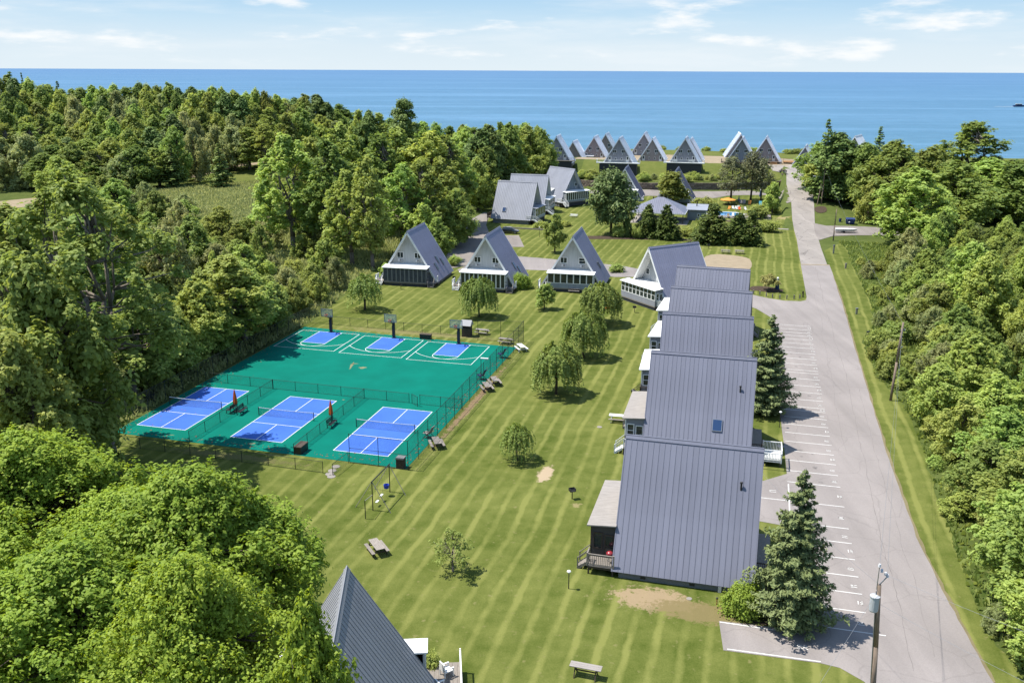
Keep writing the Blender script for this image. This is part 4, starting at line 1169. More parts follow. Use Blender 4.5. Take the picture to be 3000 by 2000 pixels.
lakehouse('small brown lakefront a-frame second from the left, white lean-to beside it', zA(905, 290), zA(990, 250), 12.6, 'siding_brown', facade=False, az=77)
LC = lakehouse('brown grey lakefront a-frame behind the gap left of the white railed deck', zA(1310, 200), zA(1375, 155), 13.9, 'siding_brown', az=77)
lakehouse('far brown lakefront a-frame peeking above its neighbour, left half of the row', zA(1530, 145), zA(1590, 110), 13.7, 'siding_brown', az=77)
LE = lakehouse('lakefront a-frame with white railed deck on dark skirting, above the big pine', zA(1790, 225), zA(1860, 170), 16.3, dk_m='white', rail='white', az=77, wide=7.4)
lakehouse('tall grey lakefront a-frame standing behind two others, its peak highest left of centre', zA(2270, 130), zA(2310, 80), 15.6, 'siding_lake', az=77)
LG = lakehouse('brown grey lakefront a-frame right of the white railed deck, set on sand', zB(55, 160), zB(85, 130), 15.2, 'siding_brown', az=77)
LH = lakehouse('middle lakefront a-frame with a pale deck and two white benches on dark skirting', zB(490, 155), zB(515, 120), 16.3, dk_m='white', rail='white', az=76, wide=6.9)
lakehouse('lakefront a-frame directly behind the one with two white benches', zB(560, 165), zB(580, 140), 15.0, facade=False, az=76)
lakehouse('lakefront a-frame set behind the one above the dark pines, its peak higher', zB(1228, 100), zB(1232, 80), 15.9, facade=False, az=82)
LI = lakehouse('lakefront a-frame rising above the three dark pines by the pool', zB(1245, 155), zB(1250, 135), 16.3, dk_m='wood_dark', rail='wood_dark', az=74)
LK = lakehouse('rightmost clear lakefront a-frame with an orange timber deck beside it', zB(1562, 145), zB(1565, 125), 16.2, 'siding_brown', az=73)
lakehouse('lakefront a-frame at the road end mostly hidden by the big dark tree', zB(2080, 262), zB(2085, 245), 13.9, az=70)
lakehouse('pale lakefront roof peak showing right of the tall dark tree', (2505, 399), (2516, 396), 15.9, az=58, facade=False)
# orange timber deck beside the rightmost house
ox = thing('timber_deck', 'new orange timber deck with rails beside the rightmost lakefront cottage', 'deck', LK.location + Vector((.0, 0, 0)), LK.rotation_euler.z)
deck(ox, -h + .2, -h + 5.0, -10.2, -6.2, 1.5, 'wood_orange', [(-h + .3, -6.3), (-h + .3, -10.1), (-h + 4.9, -10.1)], 'wood_orange', False, under='wood_orange')
deck(LK, -h - 1.4, -h + .7, -6.0, 6.0, 1.5, 'wood_grey', [(-h - 1.3, -5.9), (-h - 1.3, -1.5)], 'wood_orange', False); stairs(LK, -h - 1.4, -3.2, -1, 0, 2.0, 1.5, 'wood_orange', False)
# white lean-to sun room by the small brown house
lt = thing('sun_room', 'white lean-to sun room in the gap beside the small brown lakefront cottage', 'sun room', (*at_z(*zA(1180, 640), 5.0)[:2], 4.4), R(-13))
MB().box(-2.6, 2.6, -2, 2, -1.5, 2.1).build('wall', 'siding_light', lt)
MB().prism_x([(-2.4, 2.1), (2.3, 3.4), (2.3, 3.52), (-2.4, 2.24)], -2.9, 2.9).build('roof', 'white_roof', lt)
window(lt, ('y', -1), -1.2, -2, .3, 1.2, 1.4, 'v'); window(lt, ('y', -1), 1.2, -2, .3, 1.2, 1.4, 'v')
# two white benches on the middle deck
for k, y in enumerate((3.2, -2.4)):
    b = thing('deck_bench', ['white bench on the pale lakefront deck, left of the pair', 'white bench on the pale lakefront deck, right of the pair'][k], 'bench', LH.matrix_basis @ Vector((-h - .6, y, 1.6)), LH.rotation_euler.z, 'white benches on the lakefront deck')
    MB().box(-.25, .25, -.9, .9, .38, .44).build('seat', 'white', b)
    MB().box(-.3, -.25, -.9, .9, .5, .95).build('backrest', 'white', b)
    for s in (-1, 1): MB().box(-.25, .25, s * .8 - .04, s * .8 + .04, 0, .38).build('leg', 'white', b)

# ------------------------------------------------------------------ retaining wall of rough blocks, blocks picked apart
rw = thing('retaining_wall', 'long low retaining wall of rough brown stone blocks below the lakefront slope', 'wall', (0, 0, 0))
rngw = random.Random(4)
pts = WALL_UV
def wall_block_mesh(k):
    b = MB(); r = random.Random(k)
    L, H, D = 1.05, .56, .6
    vs = []
    for x in (-.5, .5):
        for y in (-.5, .5):
            for z in (0, 1): vs.append((x * L * (1 + r.uniform(-.03, .0)), y * D + r.uniform(-.06, .06), z * H - r.uniform(0, .03) * z))
    b.add(vs, [(0, 1, 3, 2), (4, 6, 7, 5), (0, 4, 5, 1), (2, 3, 7, 6), (0, 2, 6, 4), (1, 5, 7, 3)])
    return b.mesh('stone_block', 'stone')
BM_ = [wall_block_mesh(k) for k in range(5)]
nblk = 0
for i in range(len(pts) - 1):
    a, b = Vector(pts[i]), Vector(pts[i + 1]); L = (b - a).length; n = int(L / 1.07)
    for j in range(n):
        for lay in range(4):
            q = a + (b - a) * ((j + .5 + .5 * (lay % 2)) / n)
            x, y = g2w(q.x, q.y - .1); z = float(T(*g2w(q.x, q.y - .9))) - .1
            o = ob('stone_block', rngw.choice(BM_), rw, (x, y, z + lay * .57), TH + math.atan2(b.y - a.y, b.x - a.x) + rngw.uniform(-.03, .03))
            nblk += 1

# ------------------------------------------------------------------ pavilion, bath house, pool
pv_c = ground(1938, 652); pvz = float(T(pv_c.x, pv_c.y)) + .05
pv = thing('picnic_pavilion', 'open sided pavilion with a wide grey hip roof behind the cedars', 'pavilion', (pv_c.x + .2, pv_c.y + 4.0, pvz), TH)
hx, hy, ez, rz_ = 7.0, 6.2, 2.75, 6.1
b = MB(); b.add([(-hx, -hy, ez), (hx, -hy, ez), (hx, hy, ez), (-hx, hy, ez), (-.7, 0, rz_), (.7, 0, rz_)], [(0, 1, 5, 4), (1, 2, 5), (2, 3, 4, 5), (3, 0, 4), (3, 2, 1, 0)])
o = b.build('roof', 'roof_slate', pv)
s_ = MB()
for i in range(-13, 14):
    x = i * .5; t = 1 - max(0, abs(x) - .7) / (hx - .7)
    s_.bar((x, -hy, ez + .03), (x, -hy + hy * t, ez + (rz_ - ez) * t + .03), .035, .05)
s_.build('seams', 'roof_slate', o)
fb = MB(); 
for (a, c) in (((-hx, -hy), (hx, -hy)), ((hx, -hy), (hx, hy)), ((hx, hy), (-hx, hy)), ((-hx, hy), (-hx, -hy))): fb.bar((*a, ez - .1), (*c, ez - .1), .08, .22)
fb.build('eaves_board', 'white', pv)
for x in (-hx + .6, -hx / 3, hx / 3, hx - .6):
    for y in (-hy + .6, hy - .6): MB().box(x - .08, x + .08, y - .08, y + .08, 0, ez).build('post', 'wood_dark', pv)
MB().box(-hx - .2, hx + .6, -hy - .4, hy, -.6, .02).build('slab', 'concrete', pv)
for (x, y) in ((-2.5, -2), (1.5, -1), (-1, 2), (3.5, 1.5)):
    MB().box(-.9, .9, -.4, .4, .7, .78).box(-.9, .9, -.8, -.55, .42, .47).box(-.9, .9, .55, .8, .42, .47).box(-.6, -.5, -.7, .7, 0, .7).box(.5, .6, -.7, .7, 0, .7).build('built_in_table', 'wood_dark', pv, (x, y, .02))
bh = thing('bath_house', 'small grey pool building with a flat pale roof right of the pavilion', 'building', (*pv.matrix_basis.to_translation().xy, pvz), TH)
bh.location += Vector((*g2w(9.3, 4.5), 0))
MB().box(-2.4, 2.4, -2.6, 2.6, -.4, 2.7).build('wall', 'siding_blue', bh)
MB().prism_x([(-3.0, 2.7), (3.0, 3.5), (3.0, 3.65), (-3.0, 2.85)], -2.8, 2.8).build('roof', 'roof_light', bh)
MB().tube((-.2, .8, 3.1), (-.2, .8, 4.6), .14, .14, 8).build('chimney', 'black_metal', bh)
window(bh, ('y', -1), .6, -2.6, 1.0, .7, .8, None)

pl_a = ground(2128, 628)
pz = pl_a.z
pool = thing('swimming_pool', 'bright blue swimming pool between the dark cedars', 'pool', (pl_a.x, pl_a.y, pz), TH)
MB().box(-7.5, 12, -6.5, 8.6, -1.2, .10).build('pool_deck', 'concrete', pool)
pp = smooth_poly([(-5.2, -3.6), (4.6, -3.6), (4.6, 3.4), (-5.2, 3.4)], 1)
MB().prism(pp, -.5, .115).build('water', 'pool_water', pool)
cp = MB()
for i in range(len(pp)):
    a, c = pp[i], pp[(i + 1) % len(pp)]; cp.bar((a[0], a[1], .16), (c[0], c[1], .16), .45, .12)
cp.build('coping', 'white', pool)
def pool_local(u, v, z=.1): return pool.matrix_basis @ Vector((u, v, z))

# ------------------------------------------------------------------ vegetation
def leaf_mesh(name, C, N, size, m, rng, aspect=1.6, tint=None, flop=.5):
    n = len(C)
    if tint is None: tint = rng.random(n)
    N = N + rng.normal(0, flop, (n, 3)); N /= np.linalg.norm(N, axis=1, keepdims=True) + 1e-9
    r = rng.normal(0, 1, (n, 3)); A = np.cross(N, r); A /= np.linalg.norm(A, axis=1, keepdims=True) + 1e-9
    B = np.cross(N, A)
    s = (np.full(n, size) if np.isscalar(size) else size) * rng.uniform(.7, 1.3, n)
    A = A * (s * .5 * aspect)[:, None]; B = B * (s * .5)[:, None]
    fold = N * (s * .16)[:, None]
    V = np.stack([C - A, C - B * .9 + fold, C + A, C + B * .9 + fold], 1).reshape(-1, 3)
    me = bpy.data.meshes.new(name)
    me.vertices.add(4 * n); me.vertices.foreach_set('co', V.astype(np.float32).ravel())
    me.loops.add(4 * n); me.loops.foreach_set('vertex_index', np.arange(4 * n, dtype=np.int32))
    me.polygons.add(n); me.polygons.foreach_set('loop_start', np.arange(0, 4 * n, 4, dtype=np.int32)); me.polygons.foreach_set('loop_total', np.full(n, 4, np.int32))
    at = me.attributes.new('tint', 'FLOAT', 'POINT'); at.data.foreach_set('value', np.repeat(tint, 4).astype(np.float32))
    me.materials.append(MATS[m]); me.update(calc_edges=True)
    return me
def dirs(rng, n, up=.0):
    d = rng.normal(0, 1, (n, 3)); d[:, 2] += up; return d / (np.linalg.norm(d, axis=1, keepdims=True) + 1e-9)
def clump_cloud(rng, blobs, n, shell=.5, up=.3, spray=None, ssf=1.0):
    """leaves in small twig sprays spread through the clumps (ellipsoids), denser to the outside and top"""
    bl = np.array(blobs, float); nb = len(bl)
    per = spray or max(7, min(26, int(n / nb / 16)))
    w = (bl[:, 3] * bl[:, 4] + bl[:, 3] * bl[:, 5] + bl[:, 4] * bl[:, 5])
    m = nb * per
    kb = rng.choice(nb, m, p=w / w.sum())
    d = dirs(rng, m, up)
    r = (1 - (rng.random(m) ** 1.3) * (1 - shell)) * (1 + rng.normal(0, .22, m))
    SC = bl[kb, :3] + d * bl[kb, 3:6] * r[:, None]
    ss = bl[kb, 3] * rng.uniform(.20, .42, m) * ssf
    k = rng.integers(0, m, n)
    g = rng.normal(0, 1, (n, 3)) * np.array([1, 1, .85])
    C = SC[k] + g * ss[k][:, None]
    C[:, 2] -= .25 * ss[k] * (g[:, 0] ** 2 + g[:, 1] ** 2)        # sprays droop at their rims
    N = d[k] * .8 + g * .3; N[:, 2] += .8
    t0 = rng.random(m)
    tint = np.clip(.1 + .45 * t0[k] + rng.random(n) * .45, 0, 1)
    return C, N, tint
def branch_mesh(name, segs, m, n=7):
    b = MB()
    for pts, rs in segs: b.path(pts, rs, n)
    return b.mesh(name, m, True)
def curve_pts(rng, p, q, k=4, wob=.06):
    p, q = Vector(p), Vector(q); L = (q - p).length; out = [p]
    for i in range(1, k): out.append(p.lerp(q, i / k) + Vector(rng.normal(0, wob * L, 3)) * (1 if i < k else 0))
    out.append(q); return out
def deciduous(seed, H, W, trunk=.28, nblob=26, nleaf=9000, leaf=.42, base=.28, m='leaf_wood', shape=1.0, bark='bark', clump=.2, tr=.022, forks=3, open_=.0, top_w=.35, ssf=.75):
    """tapered trunk, forking limbs that reach leaf clumps filling a crown of height H and width W"""
    rng = np.random.default_rng(seed)
    blobs = []; segs = []
    zc0 = H * base
    lean = rng.normal(0, .02 * H, 2)
    fork_z = H * (trunk + rng.uniform(-.03, .05))
    tips = []
    for i in range(nblob):
        t = (i + rng.random()) / nblob
        z = zc0 + (H - zc0) * (t ** .9)
        f = (z - zc0) / (H - zc0)
        prof = max(.12, math.sin(math.pi * min(1, (f * .86 + .16))) ** .7) * shape
        prof = prof * (1 - f * (1 - top_w) * f)
        a = i * 2.399 + rng.normal(0, .5); r = W * .5 * prof * math.sqrt(rng.uniform(.10, 1.12)) * .9 + rng.normal(0, W * .03)
        rr = W * clump * rng.uniform(.65, 1.25) * (1.0 - .25 * f)
        zz = min(z, H - rr * .7)
        zz += rng.normal(0, H * .02); c = (lean[0] * f + r * math.cos(a), lean[1] * f + r * math.sin(a), zz)
        blobs.append((*c, rr * rng.uniform(.85, 1.15), rr * rng.uniform(.85, 1.15), rr * rng.uniform(.85, 1.35)))
        tips.append(c)
    R0 = H * tr
    segs.append(([Vector((0, 0, -.5)), Vector((lean[0] * .1, lean[1] * .1, fork_z * .5)), Vector((lean[0] * .3, lean[1] * .3, fork_z))], [R0 * 1.25, R0 * .95, R0 * .8]))
    fk = Vector((lean[0] * .3, lean[1] * .3, fork_z))
    leaders = []
    for i in range(forks):
        a = i * 2 * math.pi / forks + rng.uniform(0, 1); e = Vector((lean[0] + W * .13 * math.cos(a), lean[1] + W * .13 * math.sin(a), H * rng.uniform(.72, .9)))
        pts = curve_pts(rng, fk, e, 4, .03); segs.append((pts, [R0 * .62, R0 * .5, R0 * .36, R0 * .22, R0 * .1])); leaders.append(pts)
    for c in tips:
        best = min(((Vector(c) - p).length + (3 if p.z > c[2] else 0), tuple(p)) for L in leaders for p in L[:-1])[1]
        d = (Vector(c) - Vector(best)).length
        segs.append((curve_pts(rng, best, c, 3, .05), [R0 * .28, R0 * .2, R0 * .13, R0 * .05]))
    C, N, t = clump_cloud(rng, blobs, nleaf, ssf=ssf)
    return leaf_mesh('crown', C, N, leaf, m, rng, tint=t), branch_mesh('trunk', segs, bark)
def willow(seed, H, W, n=260, m='leaf_willow', per=34):
    rng = np.random.default_rng(seed); C = []; N = []; segs = []
    segs.append(([Vector((0, 0, -.3)), Vector((.05, 0, H * .3)), Vector((0, .05, H * .5))], [.16, .13, .1]))
    for i in range(14):
        a = i * 2.4; e = Vector((W * .3 * math.cos(a), W * .3 * math.sin(a), H * rng.uniform(.66, .9)))
        segs.append((curve_pts(rng, (0, 0, H * rng.uniform(.3, .5)), e, 3, .06), [.07, .05, .03, .015]))
    for i in range(n):
        a = rng.uniform(0, 2 * math.pi); r0 = W * .5 * math.sqrt(rng.random()) * .75; f = r0 / (W * .5)
        ztop = H * (1 - .34 * f * f) * rng.uniform(.78, 1.0) * (1 + .06 * math.sin(3 * a + seed)); L = H * rng.uniform(.22, .66) * (.65 + .5 * f) * (1 + .12 * math.sin(2 * a + seed * 1.7)); r0 *= 1 + .08 * math.sin(2 * a + seed * 2.3)
        zb = max(H * .14, ztop - L); out = W * rng.uniform(.04, .14)
        t = np.linspace(0, 1, per)
        sw = rng.normal(0, .08, 2)
        x = math.cos(a) * (r0 + out * np.sin(t * 1.6)) + sw[0] * t; y = math.sin(a) * (r0 + out * np.sin(t * 1.6)) + sw[1] * t; z = ztop + .12 * np.sin(t * math.pi) - (ztop - zb) * t ** 1.3
        P = np.stack([x, y, z], 1) + rng.normal(0, .05, (per, 3)); C.append(P); d = np.zeros((per, 3)); d[:, 0] = math.cos(a); d[:, 1] = math.sin(a); d[:, 2] = .5; N.append(d)
    C = np.concatenate(C); N = np.concatenate(N)
    return leaf_mesh('crown', C, N, .15, m, rng, aspect=2.4), branch_mesh('trunk', segs, 'bark')
def spruce(seed, H, W, m='leaf_spruce', whorls=30, per=11, leaf=.17, dens=60, droop=.25, gaps=.1, start=.06, irr=.15):
    rng = np.random.default_rng(seed); C = []; N = []; segs = [([Vector((0, 0, -.4)), Vector((0, 0, H * .5)), Vector((0, 0, H * .99))], [H * .018, H * .011, .015])]
    T_ = []
    for i in range(whorls):
        f = (i + .5) / whorls; z = H * (start + (1 - start) * f)
        R_ = W * .5 * ((1 - f) ** .82) * (1 if f > .08 else .8) + .12
        for j in range(max(4, int(per * (1 - .45 * f)))):
            if rng.random() < gaps: continue
            a = j * 2 * math.pi / per + i * 1.3 + rng.normal(0, .22); L = R_ * (1 + rng.normal(0, irr))
            k = max(8, int(dens * L / (W * .5) * 1.15)) ; t = rng.random(k) ** .7
            rise = .28 * f
            zz = z + L * (rise * t - droop * t ** 1.5 + .16 * t ** 4) ; w = .30 * L * (1 - t * .65) * rng.uniform(-1, 1, k)
            hang = -np.abs(rng.normal(0, .06 + .05 * L / (W * .5), k))
            x = math.cos(a) * L * t - math.sin(a) * w; y = math.sin(a) * L * t + math.cos(a) * w
            C.append(np.stack([x, y, zz + hang + rng.normal(0, .03, k)], 1))
            d = np.zeros((k, 3)); d[:, 2] = 1; d[:, 0] = math.cos(a) * .5; d[:, 1] = math.sin(a) * .5; N.append(d)
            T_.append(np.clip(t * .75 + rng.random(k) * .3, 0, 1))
            if i % 2 == 0: segs.append(([Vector((0, 0, z)), Vector((math.cos(a) * L * .8, math.sin(a) * L * .8, z + L * (rise * .8 - droop * .7)))], [.03 + .012 * L, .008]))
    C = np.concatenate(C); N = np.concatenate(N)
    return leaf_mesh('crown', C, N, leaf, m, rng, aspect=2.3, tint=np.concatenate(T_), flop=.45), branch_mesh('trunk', segs, 'bark', 5)
def cone_shrub(seed, H, W, n=15000, leaf=.17, m='leaf_cedar', pw=.75):
    rng = np.random.default_rng(seed)
    blobs = []
    for i in range(70):
        f = rng.random() ** 1.25; z = H * (.04 + .9 * f); r = W * .5 * max(.05, (1 - f) ** pw) * rng.uniform(.45, .95); a = rng.uniform(0, 6.28); s = W * rng.uniform(.10, .17) * (1 - .45 * f)
        blobs.append((r * math.cos(a), r * math.sin(a), z, s, s, s * 1.7))
    C, N, t = clump_cloud(rng, blobs, n, .7, spray=16, ssf=.55); C[:, 2] = np.clip(C[:, 2], .03, None)
    return leaf_mesh('crown', C, N, leaf, m, rng, tint=t), branch_mesh('trunk', [([Vector((0, 0, -.3)), Vector((0, 0, H * .8))], [W * .04, .02])], 'bark', 5)
def pine(seed, H, W, m='leaf_pine', nl=15, n=9000, base=.3, leaf=.28, flat=.30):
    rng = np.random.default_rng(seed); blobs = []; segs = [([Vector((0, 0, -.4)), Vector((rng.normal(0, .1), 0, H * .5)), Vector((0, 0, H * .97))], [H * .022, H * .015, .04])]
    for i in range(nl * 3):
        f = (i / 3 + rng.random()) / nl; z = H * (base + (1 - base) * min(f, .98)); r = W * .5 * (math.sin(math.pi * min(1, f * .75 + .22)) ** .8) * rng.uniform(.35, 1); a = i * 2.4 + rng.normal(0, .3)
        s = W * rng.uniform(.11, .19)
        c = (r * math.cos(a), r * math.sin(a), z); blobs.append((*c, s, s, s * flat * 1.8)); segs.append((curve_pts(rng, (0, 0, z - r * .25), c, 2, .04), [.05 + .01 * r, .03, .012]))
    C, N, t = clump_cloud(rng, blobs, n, .35, .2)
    return leaf_mesh('crown', C, N, leaf, m, rng, aspect=2.0, tint=t), branch_mesh('trunk', segs, 'bark', 6)
def shrub(seed, H, W, n=3600, leaf=.24, m='leaf_shrub', k=14, stems=6):
    rng = np.random.default_rng(seed); blobs = []; segs = []
    for i in range(k):
        a = rng.uniform(0, 6.28); r = W * .5 * math.sqrt(rng.random()) * .75; s = W * rng.uniform(.15, .27); z = H * rng.uniform(.3, .8) * (1 - .35 * (r / (W * .5)) ** 2); blobs.append((r * math.cos(a), r * math.sin(a), z, s, s, s * H / W * 1.15))
        if i < stems: segs.append((curve_pts(rng, (r * .15 * math.cos(a), r * .15 * math.sin(a), -.2), (r * .8 * math.cos(a), r * .8 * math.sin(a), z), 3, .05), [.02 * H, .015 * H, .01 * H, .004 * H]))
    C, N, t = clump_cloud(rng, blobs, n, .45); C[:, 2] = np.clip(C[:, 2], .04, None)
    return leaf_mesh('crown', C, N, leaf, m, rng, tint=t), branch_mesh('trunk', segs, 'bark', 5)

def proto(fn, *a, **k):
    H, W = a[1], a[2]
    return dict(mesh=fn(*a, **k), H=H, W=W)
PR = {}
PR['maple'] = [proto(deciduous, 11 + i, 13, 13, nblob=220, nleaf=98000, leaf=.16, base=.2, m='leaf_maple', ssf=.48, clump=.105, trunk=.18, forks=5, top_w=.55, shape=1.05) for i in range(2)]
PR['ash'] = [proto(deciduous, 31, 10, 8, nblob=95, nleaf=36000, leaf=.15, base=.3, m='leaf_maple', ssf=.5, clump=.105, trunk=.22, forks=4, bark='bark_pale')]
PR['wood'] = [proto(deciduous, 50 + i, 14, 10, nblob=95, nleaf=19000, leaf=.27, base=.14, m='leaf_wood', ssf=.65, clump=.115, trunk=.2, forks=4, top_w=.45) for i in range(5)]
PR['tall'] = [proto(deciduous, 70 + i, 22, 10.5, nblob=100, nleaf=17000, leaf=.30, base=.22, m='leaf_wood', ssf=.65, clump=.105, trunk=.28, forks=4, top_w=.5, bark='bark_pale', tr=.017) for i in range(4)]
PR['bare'] = [proto(deciduous, 80, 26, 15, nblob=80, nleaf=19000, leaf=.26, base=.40, m='leaf_wood', clump=.07, trunk=.3, forks=5, top_w=.8, bark='bark_pale', tr=.017)]
PR['low'] = [proto(deciduous, 90 + i, 7, 6.5, nblob=70, nleaf=11500, leaf=.20, base=.08, m='leaf_shrub', clump=.112, trunk=.12, forks=4, top_w=.5) for i in range(4)]
PR['olive'] = [proto(deciduous, 100 + i, 7, 7.5, nblob=80, nleaf=11500, leaf=.19, base=.08, m='leaf_olive', clump=.10, trunk=.12, forks=5, top_w=.5) for i in range(2)]
PR['shrub'] = [proto(shrub, 120 + i, 3, 3.6, 4200, .22) for i in range(3)]
PR['darkwood'] = [proto(deciduous, 140 + i, 13, 9, nblob=90, nleaf=26000, leaf=.27, base=.12, m='leaf_dark', clump=.10, trunk=.2, forks=4) for i in range(2)]
PR['willow'] = [proto(willow, 150 + i, 6, 5.6, [300, 280, 300, 300][i], per=[34, 38, 30, 36][i]) for i in range(4)]
PR['willow_thin'] = [proto(willow, 160, 5, 5, 150, per=26)]
PR['spruce'] = [proto(spruce, 170, 12, 7, whorls=38, per=13, leaf=.17, dens=95, gaps=.05, irr=.2), proto(spruce, 171, 12, 6.4, whorls=38, per=13, leaf=.17, dens=95, droop=.18, gaps=.04)]
PR['fir'] = [proto(spruce, 175, 14, 5, 'leaf_dark', whorls=24, per=9, leaf=.34, dens=26)]
PR['pine'] = [proto(pine, 180, 11, 8, n=11000, base=.22), proto(pine, 181, 12, 7, 'leaf_rust', n=2400, base=.3)]
PR['wpine'] = [proto(pine, 183, 20, 9, 'leaf_dark', nl=10, n=7000, base=.4, leaf=.4, flat=.25)]
PR['cedar'] = [proto(cone_shrub, 190 + i, 7, 4.6) for i in range(2)]
PR['column'] = [proto(cone_shrub, 195, 6, 1.7, 6000, .16, 'leaf_dark', .28)]
PR['small'] = [proto(deciduous, 200 + i, 7, 5, nblob=26, nleaf=6500, leaf=.26, base=.25, m='leaf_wood', clump=.17, trunk=.25) for i in range(2)]
PR['sparse'] = [proto(deciduous, 210, 4.6, 4.4, nblob=46, nleaf=1500, leaf=.13, base=.3, m='leaf_willow', clump=.085, trunk=.3, forks=4, bark='bark_pale', tr=.02)]
PR['lime'] = [proto(shrub, 220, 2.2, 3.0, 15000, .13, 'leaf_lime', 34)]
PR['gold'] = [proto(pine, 225, 3, 3.4, 'leaf_gold', nl=5, n=3200, base=.42, leaf=.16, flat=.22)]
rv = random.Random(7)
NTREE = 0
def plant(kind, pos, H, W=None, label='', cat='tree', group=None, name=None, k=None, rz=None):
    global NTREE
    p = PR[kind][(k if k is not None else rv.randrange(len(PR[kind])))]
    W = W or p['W'] * H / p['H']
    NTREE += 1
    t = thing(name or {'willow': 'willow_tree', 'spruce': 'spruce_tree', 'fir': 'fir_tree', 'pine': 'pine_tree', 'wpine': 'pine_tree', 'cedar': 'cedar_tree', 'column': 'cedar_tree', 'shrub': 'shrub', 'lime': 'shrub', 'low': 'scrub_tree', 'olive': 'scrub_tree', 'tall': 'cottonwood_tree', 'bare': 'cottonwood_tree', 'darkwood': 'dark_leafy_tree', 'maple': 'maple_tree', 'ash': 'ash_tree'}.get(kind, 'leafy_tree'),
              label, cat, pos, rz if rz is not None else rv.uniform(0, 6.28), group)
    t.scale = (W / p['W'], W / p['W'], H / p['H'])
    ob('crown', p['mesh'][0], t); ob('trunk', p['mesh'][1], t)
    return t
def base_tree(kind, bx, by, ty, wpx=None, label='', **kw):
    """tree whose foot stands at photo reading (bx, by) and whose tip reaches ty (3000 px readings)"""
    P = ground(bx, by); H = at_y(bx, ty, P.y)[2] - P.z
    W = wpx * dist(P) / CAM_F if wpx else None
    return plant(kind, P, max(.5, H), W, label, **kw)
def deep_tree(kind, px, ty, Y, label='', W=None, wpx=None, Hmin=3.0, Hmax=30, **kw):
    """tree at survey depth Y whose tip reaches ty"""
    tip = at_y(px, ty, Y); z = float(T(tip[0], tip[1])); H = min(Hmax, max(Hmin, tip[2] - z))
    if wpx: W = min(wpx * math.hypot(Y, tip[0]) / CAM_F, 1.15 * H)
    return plant(kind, (tip[0], tip[1], z), H, W, label, **kw)
O = lambda x, y: (x * OV, y * OV)

# --- single trees on the lawns
base_tree('willow', *O(1100, 728), 637 * OV, 112, 'willow on the lawn just behind the basketball fence, in front of the middle cottage', k=0)
base_tree('willow', *O(1378, 745), 650 * OV, 138, 'willow farthest back of the three in the lawn row, beside the white sun porch', k=1)
base_tree('willow', *O(1340, 822), 716 * OV, 140, 'middle willow of the three in the lawn row', k=2)
base_tree('willow', *O(1277, 905), 790 * OV, 160, 'nearest large willow of the three in the lawn row', k=3)
base_tree('willow_thin', *O(1187, 1058), 975 * OV, 116, 'small thin young willow on the open lawn right of the courts', name='willow_tree')
base_tree('sparse', *O(1040, 1312), 1218 * OV, 150, 'sparse young tree with thin leaves on the near lawn')
base_tree('willow_thin', *O(838, 712), 632 * OV, 115, 'small drooping tree at the far left lawn edge near the courts', name='willow_tree')
base_tree('small', *O(1250, 711), 655 * OV, 66, 'small round headed tree on the lawn in front of the right cottage', k=0)
base_tree('small', *O(1274, 580), 494 * OV, 66, 'bright young maple on the grass behind the middle cottages', k=1)
base_tree('pine', *O(1403, 537), 395 * OV, 128, 'big spreading pine in front of the lakefront slope', k=0)
base_tree('column', *O(1444, 545), 460 * OV, 20, 'slim upright cedar, right of the pair beside the big pine', k=0)
base_tree('column', *O(1437, 535), 458 * OV, 18, 'slim upright cedar, left of the pair beside the big pine', k=0)
base_tree('cedar', *O(1488, 545), 467 * OV, 84, 'broad conical cedar directly left of the pavilion front', k=0)
base_tree('cedar', *O(1530, 549), 470 * OV, 92, 'broad conical cedar in front of the pavilion', k=1)
base_tree('cedar', *O(1634, 558), 468 * OV, 122, 'broad conical cedar left of the pool gap', k=1)
base_tree('cedar', *O(1694, 562), 487 * OV, 92, 'broad conical cedar right of the pool gap, left one of the joined pair', k=0)
base_tree('cedar', *O(1722, 562), 483 * OV, 92, 'broad conical cedar right of the pool gap, right one of the joined pair', k=1)
for x, y, t, wd, lb in [(1418, 543, 518, 40, 'low dark shrub at the foot of the slim cedars'), (1582, 543, 523, 42, 'low green shrub between the pavilion and the pool cedars'), (1465, 548, 520, 26, 'small shrub between the slim cedars and the broad cedar'),
                        (1765, 532, 505, 46, 'loose green shrub right of the joined cedars'), (1605, 548, 500, 34, 'light green shrub left of the pool cedar'), (1735, 500, 470, 60, 'rounded garden shrub beside the pool'), (1765, 488, 468, 56, 'rounded garden shrub at the pool corner by the road'),
                        (1620, 482, 452, 60, 'leafy shrub behind the pool cedar'), (1262, 668, 650, 24, 'small shrub at the porch of the right cottage'), (1003, 638, 625, 20, 'small shrub by the steps of the left cottage'),
                        (1045, 610, 585, 30, 'shrub between the left and middle cottages'), (1240, 525, 508, 40, 'dark shrub by the steps of the pale roofed cottage'), (1300, 520, 508, 30, 'low shrub beside the timber kerb'), (1415, 625, 608, 40, 'low spreading shrub behind the right cottage')]:
    base_tree('shrub', *O(x, y), t * OV, wd * OV * .9, lb, cat='shrub')
hedge = base_tree('lime', *O(1195, 662), 630 * OV, 62, 'bright lime hedge along the right side of the middle cottage', cat='hedge', name='hedge')
base_tree('small', *O(1545, 468), 398 * OV, 92, 'leafy tree hiding the cottage behind the pavilion', k=0)
base_tree('pine', *O(1678, 464), 362 * OV, 88, 'left one of the three thin rusty pines by the pool', k=1)
base_tree('pine', *O(1724, 461), 350 * OV, 78, 'middle one of the three thin rusty pines by the pool', k=1)
base_tree('pine', *O(1747, 463), 366 * OV, 66, 'right one of the three thin rusty pines by the pool', k=1)
base_tree('small', *O(1773, 492), 420 * OV, 52, 'slim leafy tree at the pool corner beside the lake road', k=1)
base_tree('gold', *O(1766, 668), 632 * OV, 56, 'small golden ornamental tree in the round mulch bed')
